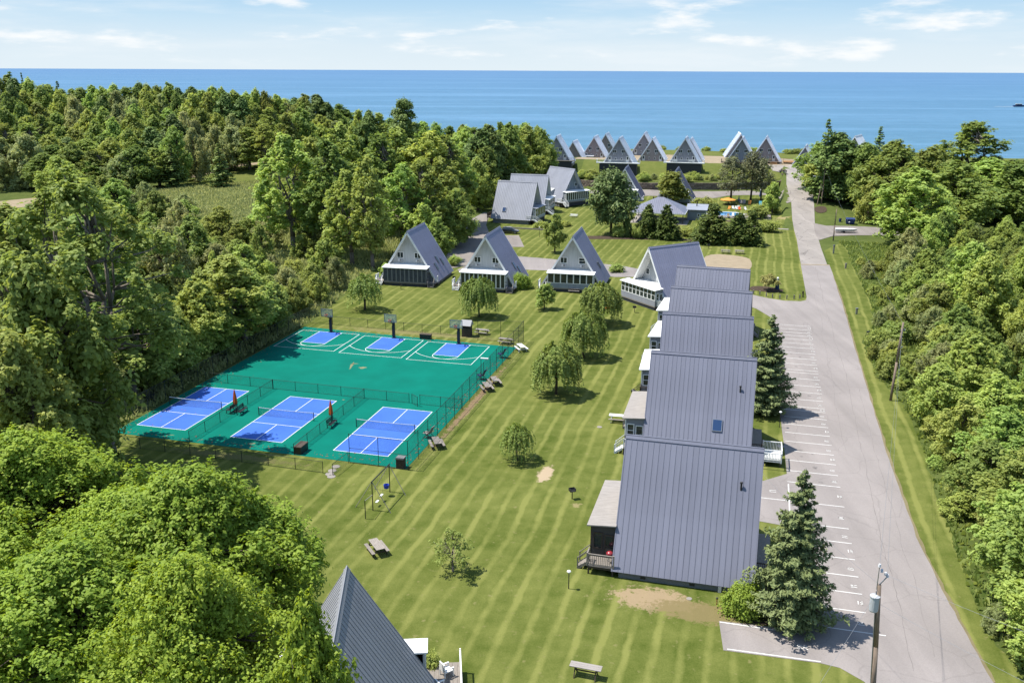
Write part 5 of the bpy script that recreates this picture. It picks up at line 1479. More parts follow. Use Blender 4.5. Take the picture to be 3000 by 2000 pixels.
base_tree('spruce', *O(1814, 1432), 1078 * OV, 222, 'near blue green spruce beside the clipped bush at the parking lot', k=0)
base_tree('spruce', *O(1757, 946), 722 * OV, 152, 'darker spruce between the third cottage and the parking lot', k=1)
base_tree('lime', *O(1708, 1408), 1340 * OV, 104, 'clipped round bush at the corner of the nearest cottage', cat='bush', name='bush')
base_tree('shrub', *O(985, 1545), 1500 * OV, 60, 'green shrub showing at the side of the bottom edge roof', cat='shrub')

# --- foreground trees at the lower left
deep_tree('maple', 545, 1412, 54, 'large bright leafy tree filling the lower left, nearest the dark roof', W=15.5, k=0, rz=.4)
deep_tree('maple', 80, 1285, 63, 'large bright leafy tree at the left edge behind the nearest big one', W=16.5, k=1, rz=2.0)
deep_tree('maple', 150, 1625, 48, 'bright leafy tree at the bottom left corner', W=15, k=1, rz=4.2)
deep_tree('maple', 330, 1465, 58, 'bright leafy tree between the corner tree and the left edge tree', W=14, k=0, rz=5.0)
deep_tree('ash', 745, 1460, 57, 'lighter leafy tree reaching right towards the picnic table', W=8.8, k=0, rz=1.0)
plant('maple', (-16.6, 42.6, 0), 13.6, 11.5, 'open leafy tree leaning over the left slope of the dark roof', k=1, rz=2.6)
plant('ash', (-9.0, 36.0, 0), 15.4, 6.0, 'leafy tree reaching up from the bottom edge over the dark roof', k=0, rz=.3)

# --- woods left of the courts
LG_ = 'trees in the woods left of the courts'
deep_tree('bare', 222, 528, 87.5, 'tall open cottonwood with bare pale limbs left of the courts', Hmax=31, wpx=560)
deep_tree('tall', 240, 640, 113, 'tall leafy tree behind the cottonwood left of the courts', Hmax=27, wpx=330)
deep_tree('wood', 90, 770, 78, 'broad leafy tree at the left edge below the cottonwood', wpx=420)
deep_tree('wood', 30, 1000, 72, 'dense leafy tree at the left edge above the bright maples', wpx=360)
deep_tree('wood', 165, 1010, 84, 'dense leafy tree beside the cottonwood trunk', wpx=280)
deep_tree('tall', 20, 620, 108, 'tall tree at the far left edge beyond the cottonwood', Hmax=24, wpx=330)
rf = random.Random(21)
zF = zoom(0, 480, 1100, 2240)
edge_lab = 'leafy tree crowding the left fence of the courts'
for i, (v, du, H, kd) in enumerate([(77, 6, 7, 'low'), (82, 8, 9, 'wood'), (86, 5, 6.5, 'olive'), (91, 5, 12, 'tall'), (94.5, 5, 7, 'low'), (98, 6, 11, 'wood'), (101, 4.5, 7, 'low'), (105.5, 5, 11, 'wood'), (109, 4.2, 8, 'low'), (112, 4.4, 14, 'tall'), (116, 4.6, 12.5, 'tall'), (120, 5, 9.5, 'wood'), (124, 4.2, 7, 'low'), (128, 7, 7.5, 'low'), (132, 4.5, 5.5, 'low'), (136, 8, 7, 'olive'), (140, 5, 5, 'low'), (145, 8, 6, 'low'), (150, 6, 5.5, 'olive'), (84, 14, 12, 'wood'), (93, 14, 12.5, 'tall'), (103, 14, 11.5, 'wood'), (112, 15, 11, 'wood'), (121, 14, 9, 'wood'), (131, 14, 8, 'low')]):
    x, y = g2w(-66.5 - du, v); plant(kd, (x, y, float(T(x, y))), H * rf.uniform(.92, 1.08), H * .95, edge_lab + (', near the front' if v < 98 else ', beside the basketball end'), group='trees crowding the court fence')
for (px, ty, Y, wd) in [(840, 395, 200, 190), (905, 408, 212, 150), (960, 420, 196, 170), (1005, 372, 226, 160), (1080, 470, 182, 130), (1110, 395, 222, 170), (1180, 385, 230, 180), (1250, 388, 226, 180), (1300, 400, 232, 160), (1315, 412, 238, 150), (1170, 480, 198, 150), (1240, 470, 203, 150), (1300, 470, 212, 140), (1020, 500, 186, 150)]:
    deep_tree('tall', px, ty, Y, 'tall cottonwood standing in the group behind the left cottage', wpx=wd * 1.15, Hmax=27, group='tall cottonwoods behind the left cottage')
for (px, ty, Y, wd) in [(1330, 560, 205, 120), (1440, 375, 280, 130), (1490, 368, 290, 130), (1545, 372, 300, 120), (1590, 385, 305, 90), (1400, 385, 275, 130), (1360, 378, 300, 120), (1420, 430, 272, 110), (1400, 470, 262, 100), (1280, 640, 190, 90), (1240, 600, 192, 110), (1340, 600, 214, 90)]:
    deep_tree(rf.choice(['wood', 'wood', 'darkwood']), px, ty, Y, 'dense leafy tree between the cottonwoods and the lakefront houses', wpx=wd * 1.2, group='trees beside the lower drive')
# shore silhouette, as read along the horizon from left to right
prof = [(0, 172), (60, 182), (110, 196), (170, 205), (230, 196), (320, 190), (430, 201), (520, 203), (560, 212), (620, 208), (660, 224), (720, 214), (750, 232), (790, 250), (850, 250), (900, 268), (960, 276), (1040, 288), (1110, 286), (1200, 280), (1262, 300)]
def tip(x): return float(np.interp(x, [p[0] for p in prof], [p[1] for p in prof]))
bl = 'leafy tree on the wooded shore dune, far left'
x = -10
while x < 800:
    Y = 392 - .02 * x + rf.uniform(-10, 10)
    deep_tree(rf.choice(['wood', 'tall', 'wood', 'wood', 'tall', 'darkwood']), x * OV, (tip(x) + rf.uniform(-2, 9)) * OV, Y, 'leafy tree along the skyline of the wooded shore, %s third' % ('left' if x < 260 else 'middle' if x < 530 else 'right'), wpx=rf.uniform(60, 92) * OV, group='trees along the wooded skyline')
    x += rf.uniform(20, 30)
while x < 1260:
    Y = 345 + rf.uniform(-8, 12)
    deep_tree(rf.choice(['wood', 'tall', 'wood']), x * OV, (tip(x) + rf.uniform(-1, 9)) * OV, Y, 'leafy tree on the shore between the wood and the lakefront houses', wpx=rf.uniform(50, 74) * OV, group='trees on the shore left of the houses')
    x += rf.uniform(22, 32)
for row, (Y, dy, x0, x1, stp) in enumerate([(372, 22, -20, 830, 36), (352, 48, -20, 860, 38), (332, 78, -20, 880, 42), (314, 105, -20, 480, 46), (300, 135, -20, 360, 52), (290, 160, 90, 300, 58)]):
    x = x0 + rf.uniform(0, stp)
    while x < x1:
        kd = rf.choice(['wood', 'wood', 'tall', 'wood', 'tall', 'wood', 'darkwood', 'olive', 'olive'])
        deep_tree(kd, x * OV, (tip(x) + dy + rf.uniform(-10, 16)) * OV, Y + rf.uniform(-7, 7), 'leafy tree in the %s row of the lakeside wood, %s part' % (['rearmost', 'second rearmost', 'third rearmost', 'third', 'second', 'front'][row], 'left' if x < 280 else 'middle' if x < 560 else 'right'), wpx=rf.uniform(1.6, 2.3) * stp * OV, Hmin=6, Hmax=26, group='trees of the lakeside wood')
        x += stp * rf.uniform(.8, 1.2)
deep_tree('wpine', 925 * OV, 232 * OV, 330, 'dark layered pine standing clear above the shore trees', wpx=88)
deep_tree('darkwood', 848 * OV, 258 * OV, 336, 'dark bushy conifer left of the layered pine', wpx=100)
deep_tree('fir', 20 * OV, 164 * OV, 400, 'dark conifer on the skyline at the left edge, nearest the corner', wpx=60, Hmax=32)
deep_tree('fir', 48 * OV, 166 * OV, 405, 'thin dark conifer on the skyline beside the corner one', wpx=22, Hmax=32)
deep_tree('fir', 130 * OV, 186 * OV, 400, 'dark conifer on the skyline, right one of the far left three', wpx=40, Hmax=32)
deep_tree('wood', 690 * OV, 255 * OV, 318, 'broad tree at the meadow end of the wood', wpx=130, Hmax=26)
deep_tree('tall', 655 * OV, 262 * OV, 312, 'tall tree with a bare lower trunk at the meadow edge', wpx=105, Hmax=26)
deep_tree('fir', 390 * OV, 330 * OV, 300, 'dark fir at the left side of the meadow', wpx=70); deep_tree('fir', 500 * OV, 330 * OV, 302, 'dark fir showing between leafy trees above the meadow', wpx=70)
# scrub and low trees on the wet ground between the wood and the courts
def clear(x, y):
    u, v = w2g(x, y)
    return u < -73 - (6 if 150 < v < 200 else 0)
ms = [Vector((*at_z(px, py, 1.5)[:2],)) for px, py in [(490, 590), (560, 560), (640, 550), (720, 530), (780, 500), (600, 590), (700, 570), (540, 580)]]
n = 0; tries = 0; placed = []
while n < 150 and tries < 4000:
    tries += 1
    Y = rf.uniform(112, 282); px = rf.uniform(-60, 1100)
    X = at_y(px, 800, Y)[0]
    if not clear(X, Y): continue
    p = Vector((X, Y))
    if any((p - q).length < 10 for q in ms): continue
    if Y > 218 and 560 < px < 840: continue
    if Y > 200 and px < 190: continue
    near = Y < 150
    gap = 3.6 if near else 4.4
    if any((p - q).length < gap for q in placed): continue
    placed.append(p)
    kd = rf.choices(['low', 'olive', 'shrub', 'wood'], [5, 3.2, 2.6, .8])[0]
    H = {'low': rf.uniform(3.8, 7), 'olive': rf.uniform(3.6, 6.2), 'shrub': rf.uniform(2, 3.6), 'wood': rf.uniform(7, 10)}[kd]
    if px < 350: H *= 1.2
    u_, v_ = w2g(X, Y)
    if u_ > -80: H *= .8
    plant(kd, (X, Y, float(T(X, Y))), H, H * rf.uniform(1.0, 1.35), 'bushy low scrub tree on the wet ground left of the courts, %s' % ('close to the courts' if Y < 150 else 'half way back' if Y < 205 else 'near the meadow') if kd != 'shrub' else 'loose shrub on the wet ground between the courts and the wood', cat='tree' if kd != 'shrub' else 'shrub', group='scrub on the wet ground')
    n += 1
for (px, ty, Y, wd) in [(620, 740, 150, 60), (655, 745, 152, 60), (1130, 770, 172, 80), (760, 660, 178, 80), (250, 520, 225, 220), (330, 530, 222, 150), (560, 640, 180, 150), (720, 640, 215, 110), (450, 560, 222, 110), (640, 610, 205, 120), (520, 590, 212, 90), (770, 590, 222, 100), (470, 660, 165, 180)]:
    deep_tree(rf.choice(['low', 'olive', 'wood']), px, ty, Y, 'taller bushy tree rising out of the scrub left of the courts', wpx=wd, Hmax=20, group='taller trees in the scrub')

# --- right of the road
RG_ = 'trees right of the road'
rr = [(21.5, 62, 7, 'wood'), (23, 69, 8.5, 'wood'), (22.5, 75, 7, 'low'), (24.5, 80, 8.5, 'wood'), (22.3, 86, 6.5, 'low'), (25, 91, 8, 'wood'), (22.5, 97, 6, 'low'), (26.5, 102, 8, 'wood'), (24, 108, 5.5, 'low'), (28, 113, 7, 'wood'), (26, 119, 5, 'olive'), (29, 124, 6, 'low'), (28, 130, 5, 'low'), (31, 136, 6, 'wood'), (28.5, 141, 4.5, 'olive'), (30, 147, 6, 'low'), (29, 153, 4.5, 'olive'), (32, 158, 6, 'low'), (29.5, 164, 5, 'low'), (32, 171, 6.5, 'wood'), (29, 177, 4.5, 'olive'), (31, 184, 6, 'olive'), (30, 192, 5, 'low'), (33, 199, 6, 'olive')]
for (u, v, H, kd) in rr:
    x, y = g2w(u - (.6 if v < 108 else 2.8), v); H *= 1.0 if v < 108 else 1.25; plant(kd, (x, y, float(T(x, y))), H * rf.uniform(.9, 1.1), H * 1.05, 'leafy tree on the woods edge along the road verge, %s' % ('nearest stretch' if v < 95 else 'stretch by the leaning pole' if v < 135 else 'far stretch'), group='trees along the road verge')
n = 0; tries = 0; placed = []
while n < 95 and tries < 5000:
    tries += 1
    u = rf.uniform(29, 84); v = rf.uniform(56, 232)
    if u < 29 + max(0, (v - 110) * .07): continue
    p = Vector((u, v))
    x, y = g2w(u, v)
    q = (x / y) * CAM_F + 1500
    if q > 3250: continue
    if any((p - k).length < 5.0 for k in placed): continue
    placed.append(p)
    kd = rf.choices(['wood', 'low', 'olive', 'tall'], [5, 3, 1.8, .5])[0]
    H = {'wood': rf.uniform(8.5, 13), 'low': rf.uniform(5, 8), 'olive': rf.uniform(5, 7), 'tall': rf.uniform(12, 16)}[kd]
    if v > 175: H *= .72
    plant(kd, (x, y, float(T(x, y))), H, H * rf.uniform(.7, .95), 'leafy tree inside the woods right of the road, %s stretch' % ('near' if v < 110 else 'middle' if v < 170 else 'far'), group='trees inside the right hand woods'); n += 1
for (px, by, ty, wd, kd, lb) in [(2455, 590, 395, 175, 'darkwood', 'big dark tree at the lake road bend'), (2425, 583, 425, 110, 'darkwood', 'dark tree in front of the big one at the lake road bend'), (2520, 600, 425, 150, 'darkwood', 'dark tree right of the lake road bend'),
                                 (2600, 640, 420, 200, 'wood', 'broad bright tree behind the blue dumpster, left one'), (2700, 640, 440, 200, 'wood', 'broad tree behind the side drive'), (2660, 720, 500, 230, 'wood', 'dense tree beside the boat trailer'), (2780, 690, 480, 240, 'wood', 'dense tree at the end of the side drive'),
                                 (2560, 610, 470, 150, 'wood', 'leafy tree next to the road bend shade'), (2880, 640, 470, 240, 'wood', 'leafy tree near the right edge behind the side drive'), (2960, 660, 480, 220, 'wood', 'leafy tree at the right edge behind the side drive'), (2540, 650, 540, 90, 'low', 'small leafy tree left of the dumpster')]:
    base_tree(kd, px, by, ty, wd * 1.1, lb)
deep_tree('tall', 2862, 360, 262, 'big round crowned tree standing above the right hand woods', wpx=250, Hmax=26, k=0)
deep_tree('fir', 2430, 348, 262, 'dark fir spire above the dark trees at the road bend', wpx=70, Hmax=28)
deep_tree('fir', 2582, 370, 300, 'lone dark fir spire on the shore right of the pale roof', wpx=56, Hmax=26)
x = 2400
while x < 3080:
    deep_tree(rf.choice(['wood', 'darkwood', 'wood']), x, float(np.interp(x, [2400, 2600, 2700, 2760, 2800, 2950, 3000], [420, 430, 455, 470, 470, 480, 455])) + rf.uniform(0, 22), 268 + rf.uniform(-14, 26), 'leafy tree in the far right wood by the lake', wpx=rf.uniform(100, 160), Hmin=5, group='trees of the far right wood')
    x += rf.uniform(38, 60)
for i in range(60):
    k = rf.randrange(len(VE) - 3); f = rf.random(); x = VE[k][0] + (VE[k + 1][0] - VE[k][0]) * f + rf.uniform(.6, 5.5); y = VE[k][1] + (VE[k + 1][1] - VE[k][1]) * f
    H = rf.uniform(1.0, 3.0); plant(rf.choice(['shrub', 'shrub', 'low', 'olive']), (x, y, float(T(x, y))), H, H * rf.uniform(1.1, 1.7), 'low bush at the ragged edge of the mown verge, right of the road', cat='shrub', name='verge_bush', group='bushes along the verge edge')
# bluff shrubs
for i in range(64):
    u = rf.uniform(-60, 4); v = wall_v(u) + rf.uniform(1.6, 13); x, y = g2w(u, float(v)); H = rf.uniform(.7, 2.4)
    plant(rf.choice(['shrub', 'shrub', 'olive']), (x, y, float(T(x, y))), H, H * 1.5, 'small shrub on the grassy slope above the stone wall', cat='shrub', name='slope_shrub', group='shrubs on the lakefront slope')
for i in range(34):
    u = rf.uniform(-70, 60); v = rf.uniform(382, 392); x, y = g2w(u, v); H = rf.uniform(1.0, 2.2)
    plant('shrub', (x, y, float(T(x, y))), H, H * 2.2, 'low scrub on the edge of the lake bluff', cat='shrub', group='scrub along the lake bluff')

# tall grass nobody could count: verge edge, marsh and meadow
def grass_field(name, pts, n, hgt, m, seed, label, wd=.07):
    rng = np.random.default_rng(seed); poly = [Vector(p) for p in pts]
    xs = [p.x for p in poly]; ys = [p.y for p in poly]
    X = rng.uniform(min(xs), max(xs), n * 3); Y = rng.uniform(min(ys), max(ys), n * 3); ins = np.zeros(len(X), bool)
    j = len(poly) - 1
    for i in range(len(poly)):
        xi, yi, xj, yj = poly[i].x, poly[i].y, poly[j].x, poly[j].y
        c = ((yi > Y) != (yj > Y)) & (X < (xj - xi) * (Y - yi) / (yj - yi + 1e-12) + xi); ins ^= c; j = i
    X, Y = X[ins][:n], Y[ins][:n]; k = len(X)
    Z = T(X, Y); a = rng.uniform(0, 6.28, k); hh_ = hgt * rng.uniform(.5, 1.3, k) * (.6 + .8 * (np.sin(X * .35) * np.sin(Y * .3) * .5 + .5)); w_ = wd * rng.uniform(.6, 1.5, k) * 2.2
    dx, dy = np.cos(a) * w_, np.sin(a) * w_; lx, ly = rng.normal(0, .35, k) * hh_, rng.normal(0, .35, k) * hh_
    V = np.stack([np.stack([X - dx, Y - dy, Z - .02], 1), np.stack([X + dx, Y + dy, Z - .02], 1), np.stack([X + dx * .4 + lx, Y + dy * .4 + ly, Z + hh_], 1), np.stack([X - dx * .4 + lx, Y - dy * .4 + ly, Z + hh_], 1)], 1).reshape(-1, 3)
    me = bpy.data.meshes.new(name); me.vertices.add(4 * k); me.vertices.foreach_set('co', V.astype(np.float32).ravel()); me.loops.add(4 * k); me.loops.foreach_set('vertex_index', np.arange(4 * k, dtype=np.int32))
    me.polygons.add(k); me.polygons.foreach_set('loop_start', np.arange(0, 4 * k, 4, dtype=np.int32)); me.polygons.foreach_set('loop_total', np.full(k, 4, np.int32))
    at = me.attributes.new('tint', 'FLOAT', 'POINT'); at.data.foreach_set('value', np.repeat(rng.random(k), 4).astype(np.float32)); me.materials.append(MATS[m]); me.update(calc_edges=True)
    tag(ob(name, me), label, 'grass', None, 'stuff')
grass_field('tall_grass', VE + [g2w(38, 230), g2w(40, 150), g2w(38, 60), g2w(32, 50)], 26000, .38, 'leaf_shrub', 5, 'tall green grass between the mown verge and the woods right of the road')
grass_field('marsh_grass', G([(-66.8, 70), (-67, 130), (-75, 185), (-78, 250), (-150, 300), (-190, 250), (-130, 110), (-75, 60)]), 120000, .55, 'leaf_olive', 6, 'rough marsh grass on the wet ground left of the courts', .07)

# ------------------------------------------------------------------ court furniture
zc = zoom(380, 880, 1580, 2352)
for i, (cu, cv) in enumerate(COURTS):
    x, y = g2w(cu, cv)
    t = thing('court_net', ['net with white tape across the left blue court', 'net with white tape across the middle blue court', 'net with white tape across the right blue court'][i], 'net', (x, y, CZ), TH, 'nets on the blue courts')
    for s in (-1, 1): MB().tube((s * 3.45, 0, 0), (s * 3.45, 0, 1.0), .045, .045, 8).build('net_post', 'black_metal', t)
    net = MB(); sag = lambda a: .88 + .06 * (a / 3.4) ** 2
    a = -3.4
    while a <= 3.4: net.tube((a, 0, .05), (a, 0, sag(a)), .004, None, 3, False); a += .055
    for z in np.arange(.06, .86, .055): net.tube((-3.4, 0, z), (3.4, 0, z), .004, None, 3, False)
    net.build('net_mesh', 'fence_black', t)
    b = MB()
    for k in range(12):
        a0, a1 = -3.4 + 6.8 * k / 12, -3.4 + 6.8 * (k + 1) / 12; b.bar((a0, 0, sag(a0)), (a1, 0, sag(a1)), .03, .075)
    b.build('net_tape', 'white_line', t)
def bench_mesh_parts(t, m='black_metal', L=1.8, flip=1):
    for k in range(4): MB().box(-L / 2, L / 2, .05 + k * .115, .145 + k * .115, .43, .465).build('seat_slat', m, t)
    for k in range(3): MB().box(-L / 2, L / 2, .0 - .04 * k, .03 - .04 * k, .58 + k * .13, .69 + k * .13).build('back_slat', m, t)
    for s in (-1, 1):
        MB().bar((s * L * .42, .5, 0), (s * L * .42, .45, .43), .06).bar((s * L * .42, .02, 0), (s * L * .42, -.1, .98), .06).bar((s * L * .42, .02, .42), (s * L * .42, .5, .42), .05).bar((s * L * .42, .0, .65), (s * L * .42, .48, .65), .05).build('leg', m, t)
def park_bench(px, py, rz, label, m='black_metal', group='black benches on the courts'):
    P = ground(px, py); t = thing('park_bench', label, 'bench', (P.x, P.y, CZ), rz, group); bench_mesh_parts(t, m); return t
park_bench(*zc(598, 640), TH + R(92), 'black slatted bench left of the orange umbrella by the left court fence')
park_bench(*zc(636, 648), TH + R(-88), 'black slatted bench right of the orange umbrella by the left court fence')
park_bench(*zc(1152, 722), TH + R(-88), 'black slatted bench under the orange umbrella between the middle and right courts')
park_bench(*zc(118, 570), TH + R(-60), 'dark bench in the shade by the left fence of the courts')
def closed_umbrella(px, py, label, m='orange_cloth', s=1.0, z0=CZ):
    P = ground(px, py); t = thing('patio_umbrella', label, 'umbrella', (P.x, P.y, z0 if z0 is not None else P.z), 0, None); t.scale = (s, s, s)
    MB().tube((0, 0, 0), (0, 0, 2.75), .025, .025, 8).build('pole', 'steel', t)
    MB().lathe([(.26, 0), (.26, .06), (.05, .1), (.04, .3)], 12).build('base', 'black_metal', t)
    b = MB(); n = 12; rings = [(.20, .98), (.22, 1.2), (.19, 1.7), (.11, 2.3), (.03, 2.72)]; o = 0
    for r, z in rings:
        for i in range(n): b.v.append((r * (1.18 if i % 2 else .8) * math.cos(2 * math.pi * i / n), r * (1.18 if i % 2 else .8) * math.sin(2 * math.pi * i / n), z))
    for k in range(len(rings) - 1):
        for i in range(n): b.f.append((k * n + i, k * n + (i + 1) % n, (k + 1) * n + (i + 1) % n, (k + 1) * n + i))
    b.f.append(tuple(range(n))[::-1]); b.f.append(tuple(range(n * 4, n * 5)))
    b.build('folded_canopy', m, t); return t
closed_umbrella(*zc(610, 640), 'closed orange umbrella between the benches by the left court')
closed_umbrella(*zc(1158, 705), 'closed orange umbrella at the bench between the middle and right courts')
def storage_box(px, py, label, rz=TH, s=(1.5, .75, .8), m='black_metal', name='storage_box'):
    P = ground(px, py); t = thing(name, label, 'box', (P.x, P.y, CZ), rz)
    MB().box(-s[0] / 2, s[0] / 2, -s[1] / 2, s[1] / 2, 0, s[2] * .86).build('body', m, t)
    MB().box(-s[0] / 2 - .03, s[0] / 2 + .03, -s[1] / 2 - .03, s[1] / 2 + .03, s[2] * .86, s[2]).build('lid', 'wood_dark', t)
    return t
storage_box(*zc(985, 870), 'dark storage box at the near end of the middle court fence', TH + R(90), (1.6, .8, .85))
storage_box(*zc(1700, 222), 'dark storage box behind the basketball courts', TH, (1.7, .6, .75))
P = ground(*zc(1558, 960)); t = thing('litter_bin', 'dark brown litter bin in the near right corner of the courts', 'bin', (P.x, P.y, CZ), TH)
MB().box(-.38, .38, -.38, .38, .0, 1.0).build('body', 'wood_dark', t); MB().box(-.43, .43, -.43, .43, 1.0, 1.12).build('lid', 'foundation', t)
P = ground(*zc(1937, 205)); t = thing('grill_shelter', 'small dark wooden hut with a peaked roof behind the far fence', 'hut', (P.x, P.y, .03), TH)
MB().box(-.65, .65, -.55, .55, 0, 1.35).build('body', 'wood_dark', t); MB().prism_x([(-.8, 1.75), (.8, 1.75), (0, 2.5)], -.8, .8).build('roof', 'roof_dark', t)
for x in (-.6, .6): MB().box(x - .05, x + .05, -.5, .5, 1.35, 1.76).build('post', 'wood_dark', t)
# basketball hoops
for i, (hu, hv) in enumerate(HOOPS):
    t = thing('basketball_hoop', ['left basketball hoop with black post and clear backboard', 'middle basketball hoop with black post and clear backboard', 'right basketball hoop with black post and clear backboard, next to the dark hut'][i], 'basketball hoop', (*g2w(hu, hv), CZ), TH, 'basketball hoops')
    MB().box(-.16, .16, -.16, .16, 0, 2.5).box(-.3, .3, -.3, .3, 0, .06).build('post', 'black_metal', t)
    MB().box(-.2, .2, -.24, -.16, .25, 2.0).build('post_padding', 'black_metal', t)
    a = MB()
    for s in (-1, 1): a.bar((s * .12, 0, 2.35), (s * .3, -1.15, 3.2), .09).bar((s * .12, 0, 2.05), (s * .25, -1.15, 2.85), .07)
    a.build('arm', 'black_metal', t)
    o = MB().box(-.9, .9, -1.2, -1.18, 2.75, 3.8).build('backboard', 'clear_board', t)
    f = MB().box(-.95, .95, -1.23, -1.15, 3.78, 3.88).box(-.95, .95, -1.23, -1.15, 2.68, 2.76).box(-.95, -.88, -1.23, -1.15, 2.76, 3.78).box(.88, .95, -1.23, -1.15, 2.76, 3.78)
    f.build('frame', 'steel', o)
    r = MB(); n = 14
    for k in range(n):
        c = lambda q: (.23 * math.cos(2 * math.pi * q / n), -1.5 + .23 * math.sin(2 * math.pi * q / n), 3.05)
        r.tube(c(k), c(k + 1), .02, None, 5)
    r.bar((0, -1.2, 3.05), (0, -1.28, 3.05), .12, .05); q = r.build('rim', 'net_red', t)
    nb = MB()
    for k in range(n): 
        a0 = 2 * math.pi * k / n; nb.tube((.22 * math.cos(a0), -1.5 + .22 * math.sin(a0), 3.03), (.12 * math.cos(a0 + .4), -1.5 + .12 * math.sin(a0 + .4), 2.62), .008, None, 3, False)
    nb.build('net', 'net_red', q)
# sling chairs by the tall fence
def sling_chair(P, rz, label, m='black_metal', cloth='blue_cloth', s=1.0, group=None, z=None):
    t = thing('lounge_chair', label, 'chair', (P[0], P[1], P[2] if z is None else z), rz, group); t.scale = (s, s, s)
    MB().add([(-.28, .0, .40), (.28, .0, .40), (.28, .52, .46), (-.28, .52, .46), (-.28, .0, .36), (.28, .0, .36), (.28, .52, .42), (-.28, .52, .42)], [(0, 1, 2, 3), (7, 6, 5, 4), (0, 4, 5, 1), (1, 5, 6, 2), (2, 6, 7, 3), (3, 7, 4, 0)]).build('seat', cloth, t)
    MB().add([(-.28, -.02, .40), (.28, -.02, .40), (.28, -.36, 1.1), (-.28, -.36, 1.1), (-.28, -.06, .38), (.28, -.06, .38), (.28, -.40, 1.08), (-.28, -.40, 1.08)], [(3, 2, 1, 0), (4, 5, 6, 7), (1, 5, 4, 0), (2, 6, 5, 1), (3, 7, 6, 2), (0, 4, 7, 3)]).build('backrest', cloth, t)
    for s_ in (-1, 1):
        MB().bar((s_ * .3, .5, 0), (s_ * .3, -.1, .62), .035).bar((s_ * .3, -.35, 0), (s_ * .3, .4, .6), .035).bar((s_ * .3, -.15, .62), (s_ * .3, .42, .62), .05, .035).build('leg', m, t)
    return t
for k, (a, b, lb, cl) in enumerate([(1722, 790, 'grey sling chair leaning inside the tall fence near the single picnic table', 'old_white_roof'), (2025, 455, 'dark sling chair inside the tall fence beside the paired picnic tables', 'blue_cloth'), (2140, 330, 'dark sling chair inside the tall fence near the white picnic table', 'blue_cloth')]):
    sling_chair(ground(*zc(a, b)), TH + R(80), lb, cloth=cl, s=1.25, z=CZ)
P = ground(*zc(2018, 490)); t = thing('court_light', 'white lamp head on a thin pole at the tall court fence', 'lamp', (P.x, P.y, .03), TH)
MB().tube((0, 0, 0), (0, 0, 3.6), .04, .035, 8).build('pole', 'black_metal', t); MB().box(-.05, .95, -.12, .12, 3.55, 3.68).build('lamp_head', 'white', t)

# swing set
zs = zoom(1020, 1340, 1200, 1411)
p1, p2 = ground(*zs(570, 1220)), ground(*zs(960, 800))
hs = [at_y(*zs(545, 540), p1.y)[2], at_y(*zs(950, 165), p2.y)[2]]
hh = sum(hs) / 2
ss = thing('swing_set', 'swing set of dark posts with pale braces on the near lawn', 'swing set', p1)
L2 = lambda P: Vector(P) - p1
e1, e2 = Vector((0, 0, hh)), L2(p2) + Vector((0, 0, hh))
MB().tube((0, 0, -.1), e1, .045, .045, 8).build('post', 'black_metal', ss); MB().tube(L2(p2), e2, .045, .045, 8).build('post', 'black_metal', ss)
MB().tube(e1 - (e2 - e1) * .04, e2 + (e2 - e1) * .04, .05, .05, 8).build('beam', 'black_metal', ss)
side = Vector((p2.y - p1.y, -(p2.x - p1.x), 0)).normalized()
for (e, bp) in ((e1, ground(*zs(170, 1140))), (e1, ground(*zs(985, 1280))), (e2, ground(*zs(1325, 880))), (e2, L2(p2) * 2 - L2(ground(*zs(1325, 880))) + p1)):
    MB().tube(e, L2(bp), .03, .03, 6).build('brace', 'old_white_roof', ss)
p3 = ground(*zs(400, 1410)); h3 = at_y(*zs(385, 990), p3.y)[2]
MB().tube(L2(p3), L2(p3) + Vector((0, 0, h3)), .04, .04, 8).build('short_post', 'black_metal', ss); MB().tube(L2(p3) + Vector((0, 0, h3)), Vector((0, 0, hh * .55)), .03, None, 6).build('short_rail', 'old_white_roof', ss)
for f, m, nm, zz in ((.8, 'blue_plastic', 'bucket_seat', .75), (.5, 'white', 'swing_seat', .62), (.25, 'white', 'swing_seat', .45)):
    c = e1.lerp(e2, f); q = Vector((c.x, c.y, zz))
    b = MB(); b.lathe([(.12, 0), (.24, .08), (.27, .42), (.22, .42), (.16, .12)], 10) if nm == 'bucket_seat' else b.box(-.25, .25, -.1, .1, 0, .05)
    o = b.build(nm, m, ss, q, math.atan2((e2 - e1).y, (e2 - e1).x))
    MB().tube((-.24, 0, .05 if nm != 'bucket_seat' else .4), (-.24, 0, hh - zz), .008, None, 4).tube((.24, 0, .05 if nm != 'bucket_seat' else .4), (.24, 0, hh - zz), .008, None, 4).build('chain', 'steel', o)
# round stepping stones
for a, b in ((1184, 955), (1163, 978), (1148, 998), (1158, 1012)):
    P = ground(*zc(a, b)); o = MB().lathe([(.42, -.05), (.42, .03), (.36, .05)], 16).build('stepping_stone', 'concrete', None, (P.x, P.y, .03)); tag(o, 'round pale stepping stone by the low fence gap near the swing set', 'stepping stone', 'stepping stones by the fence gap')

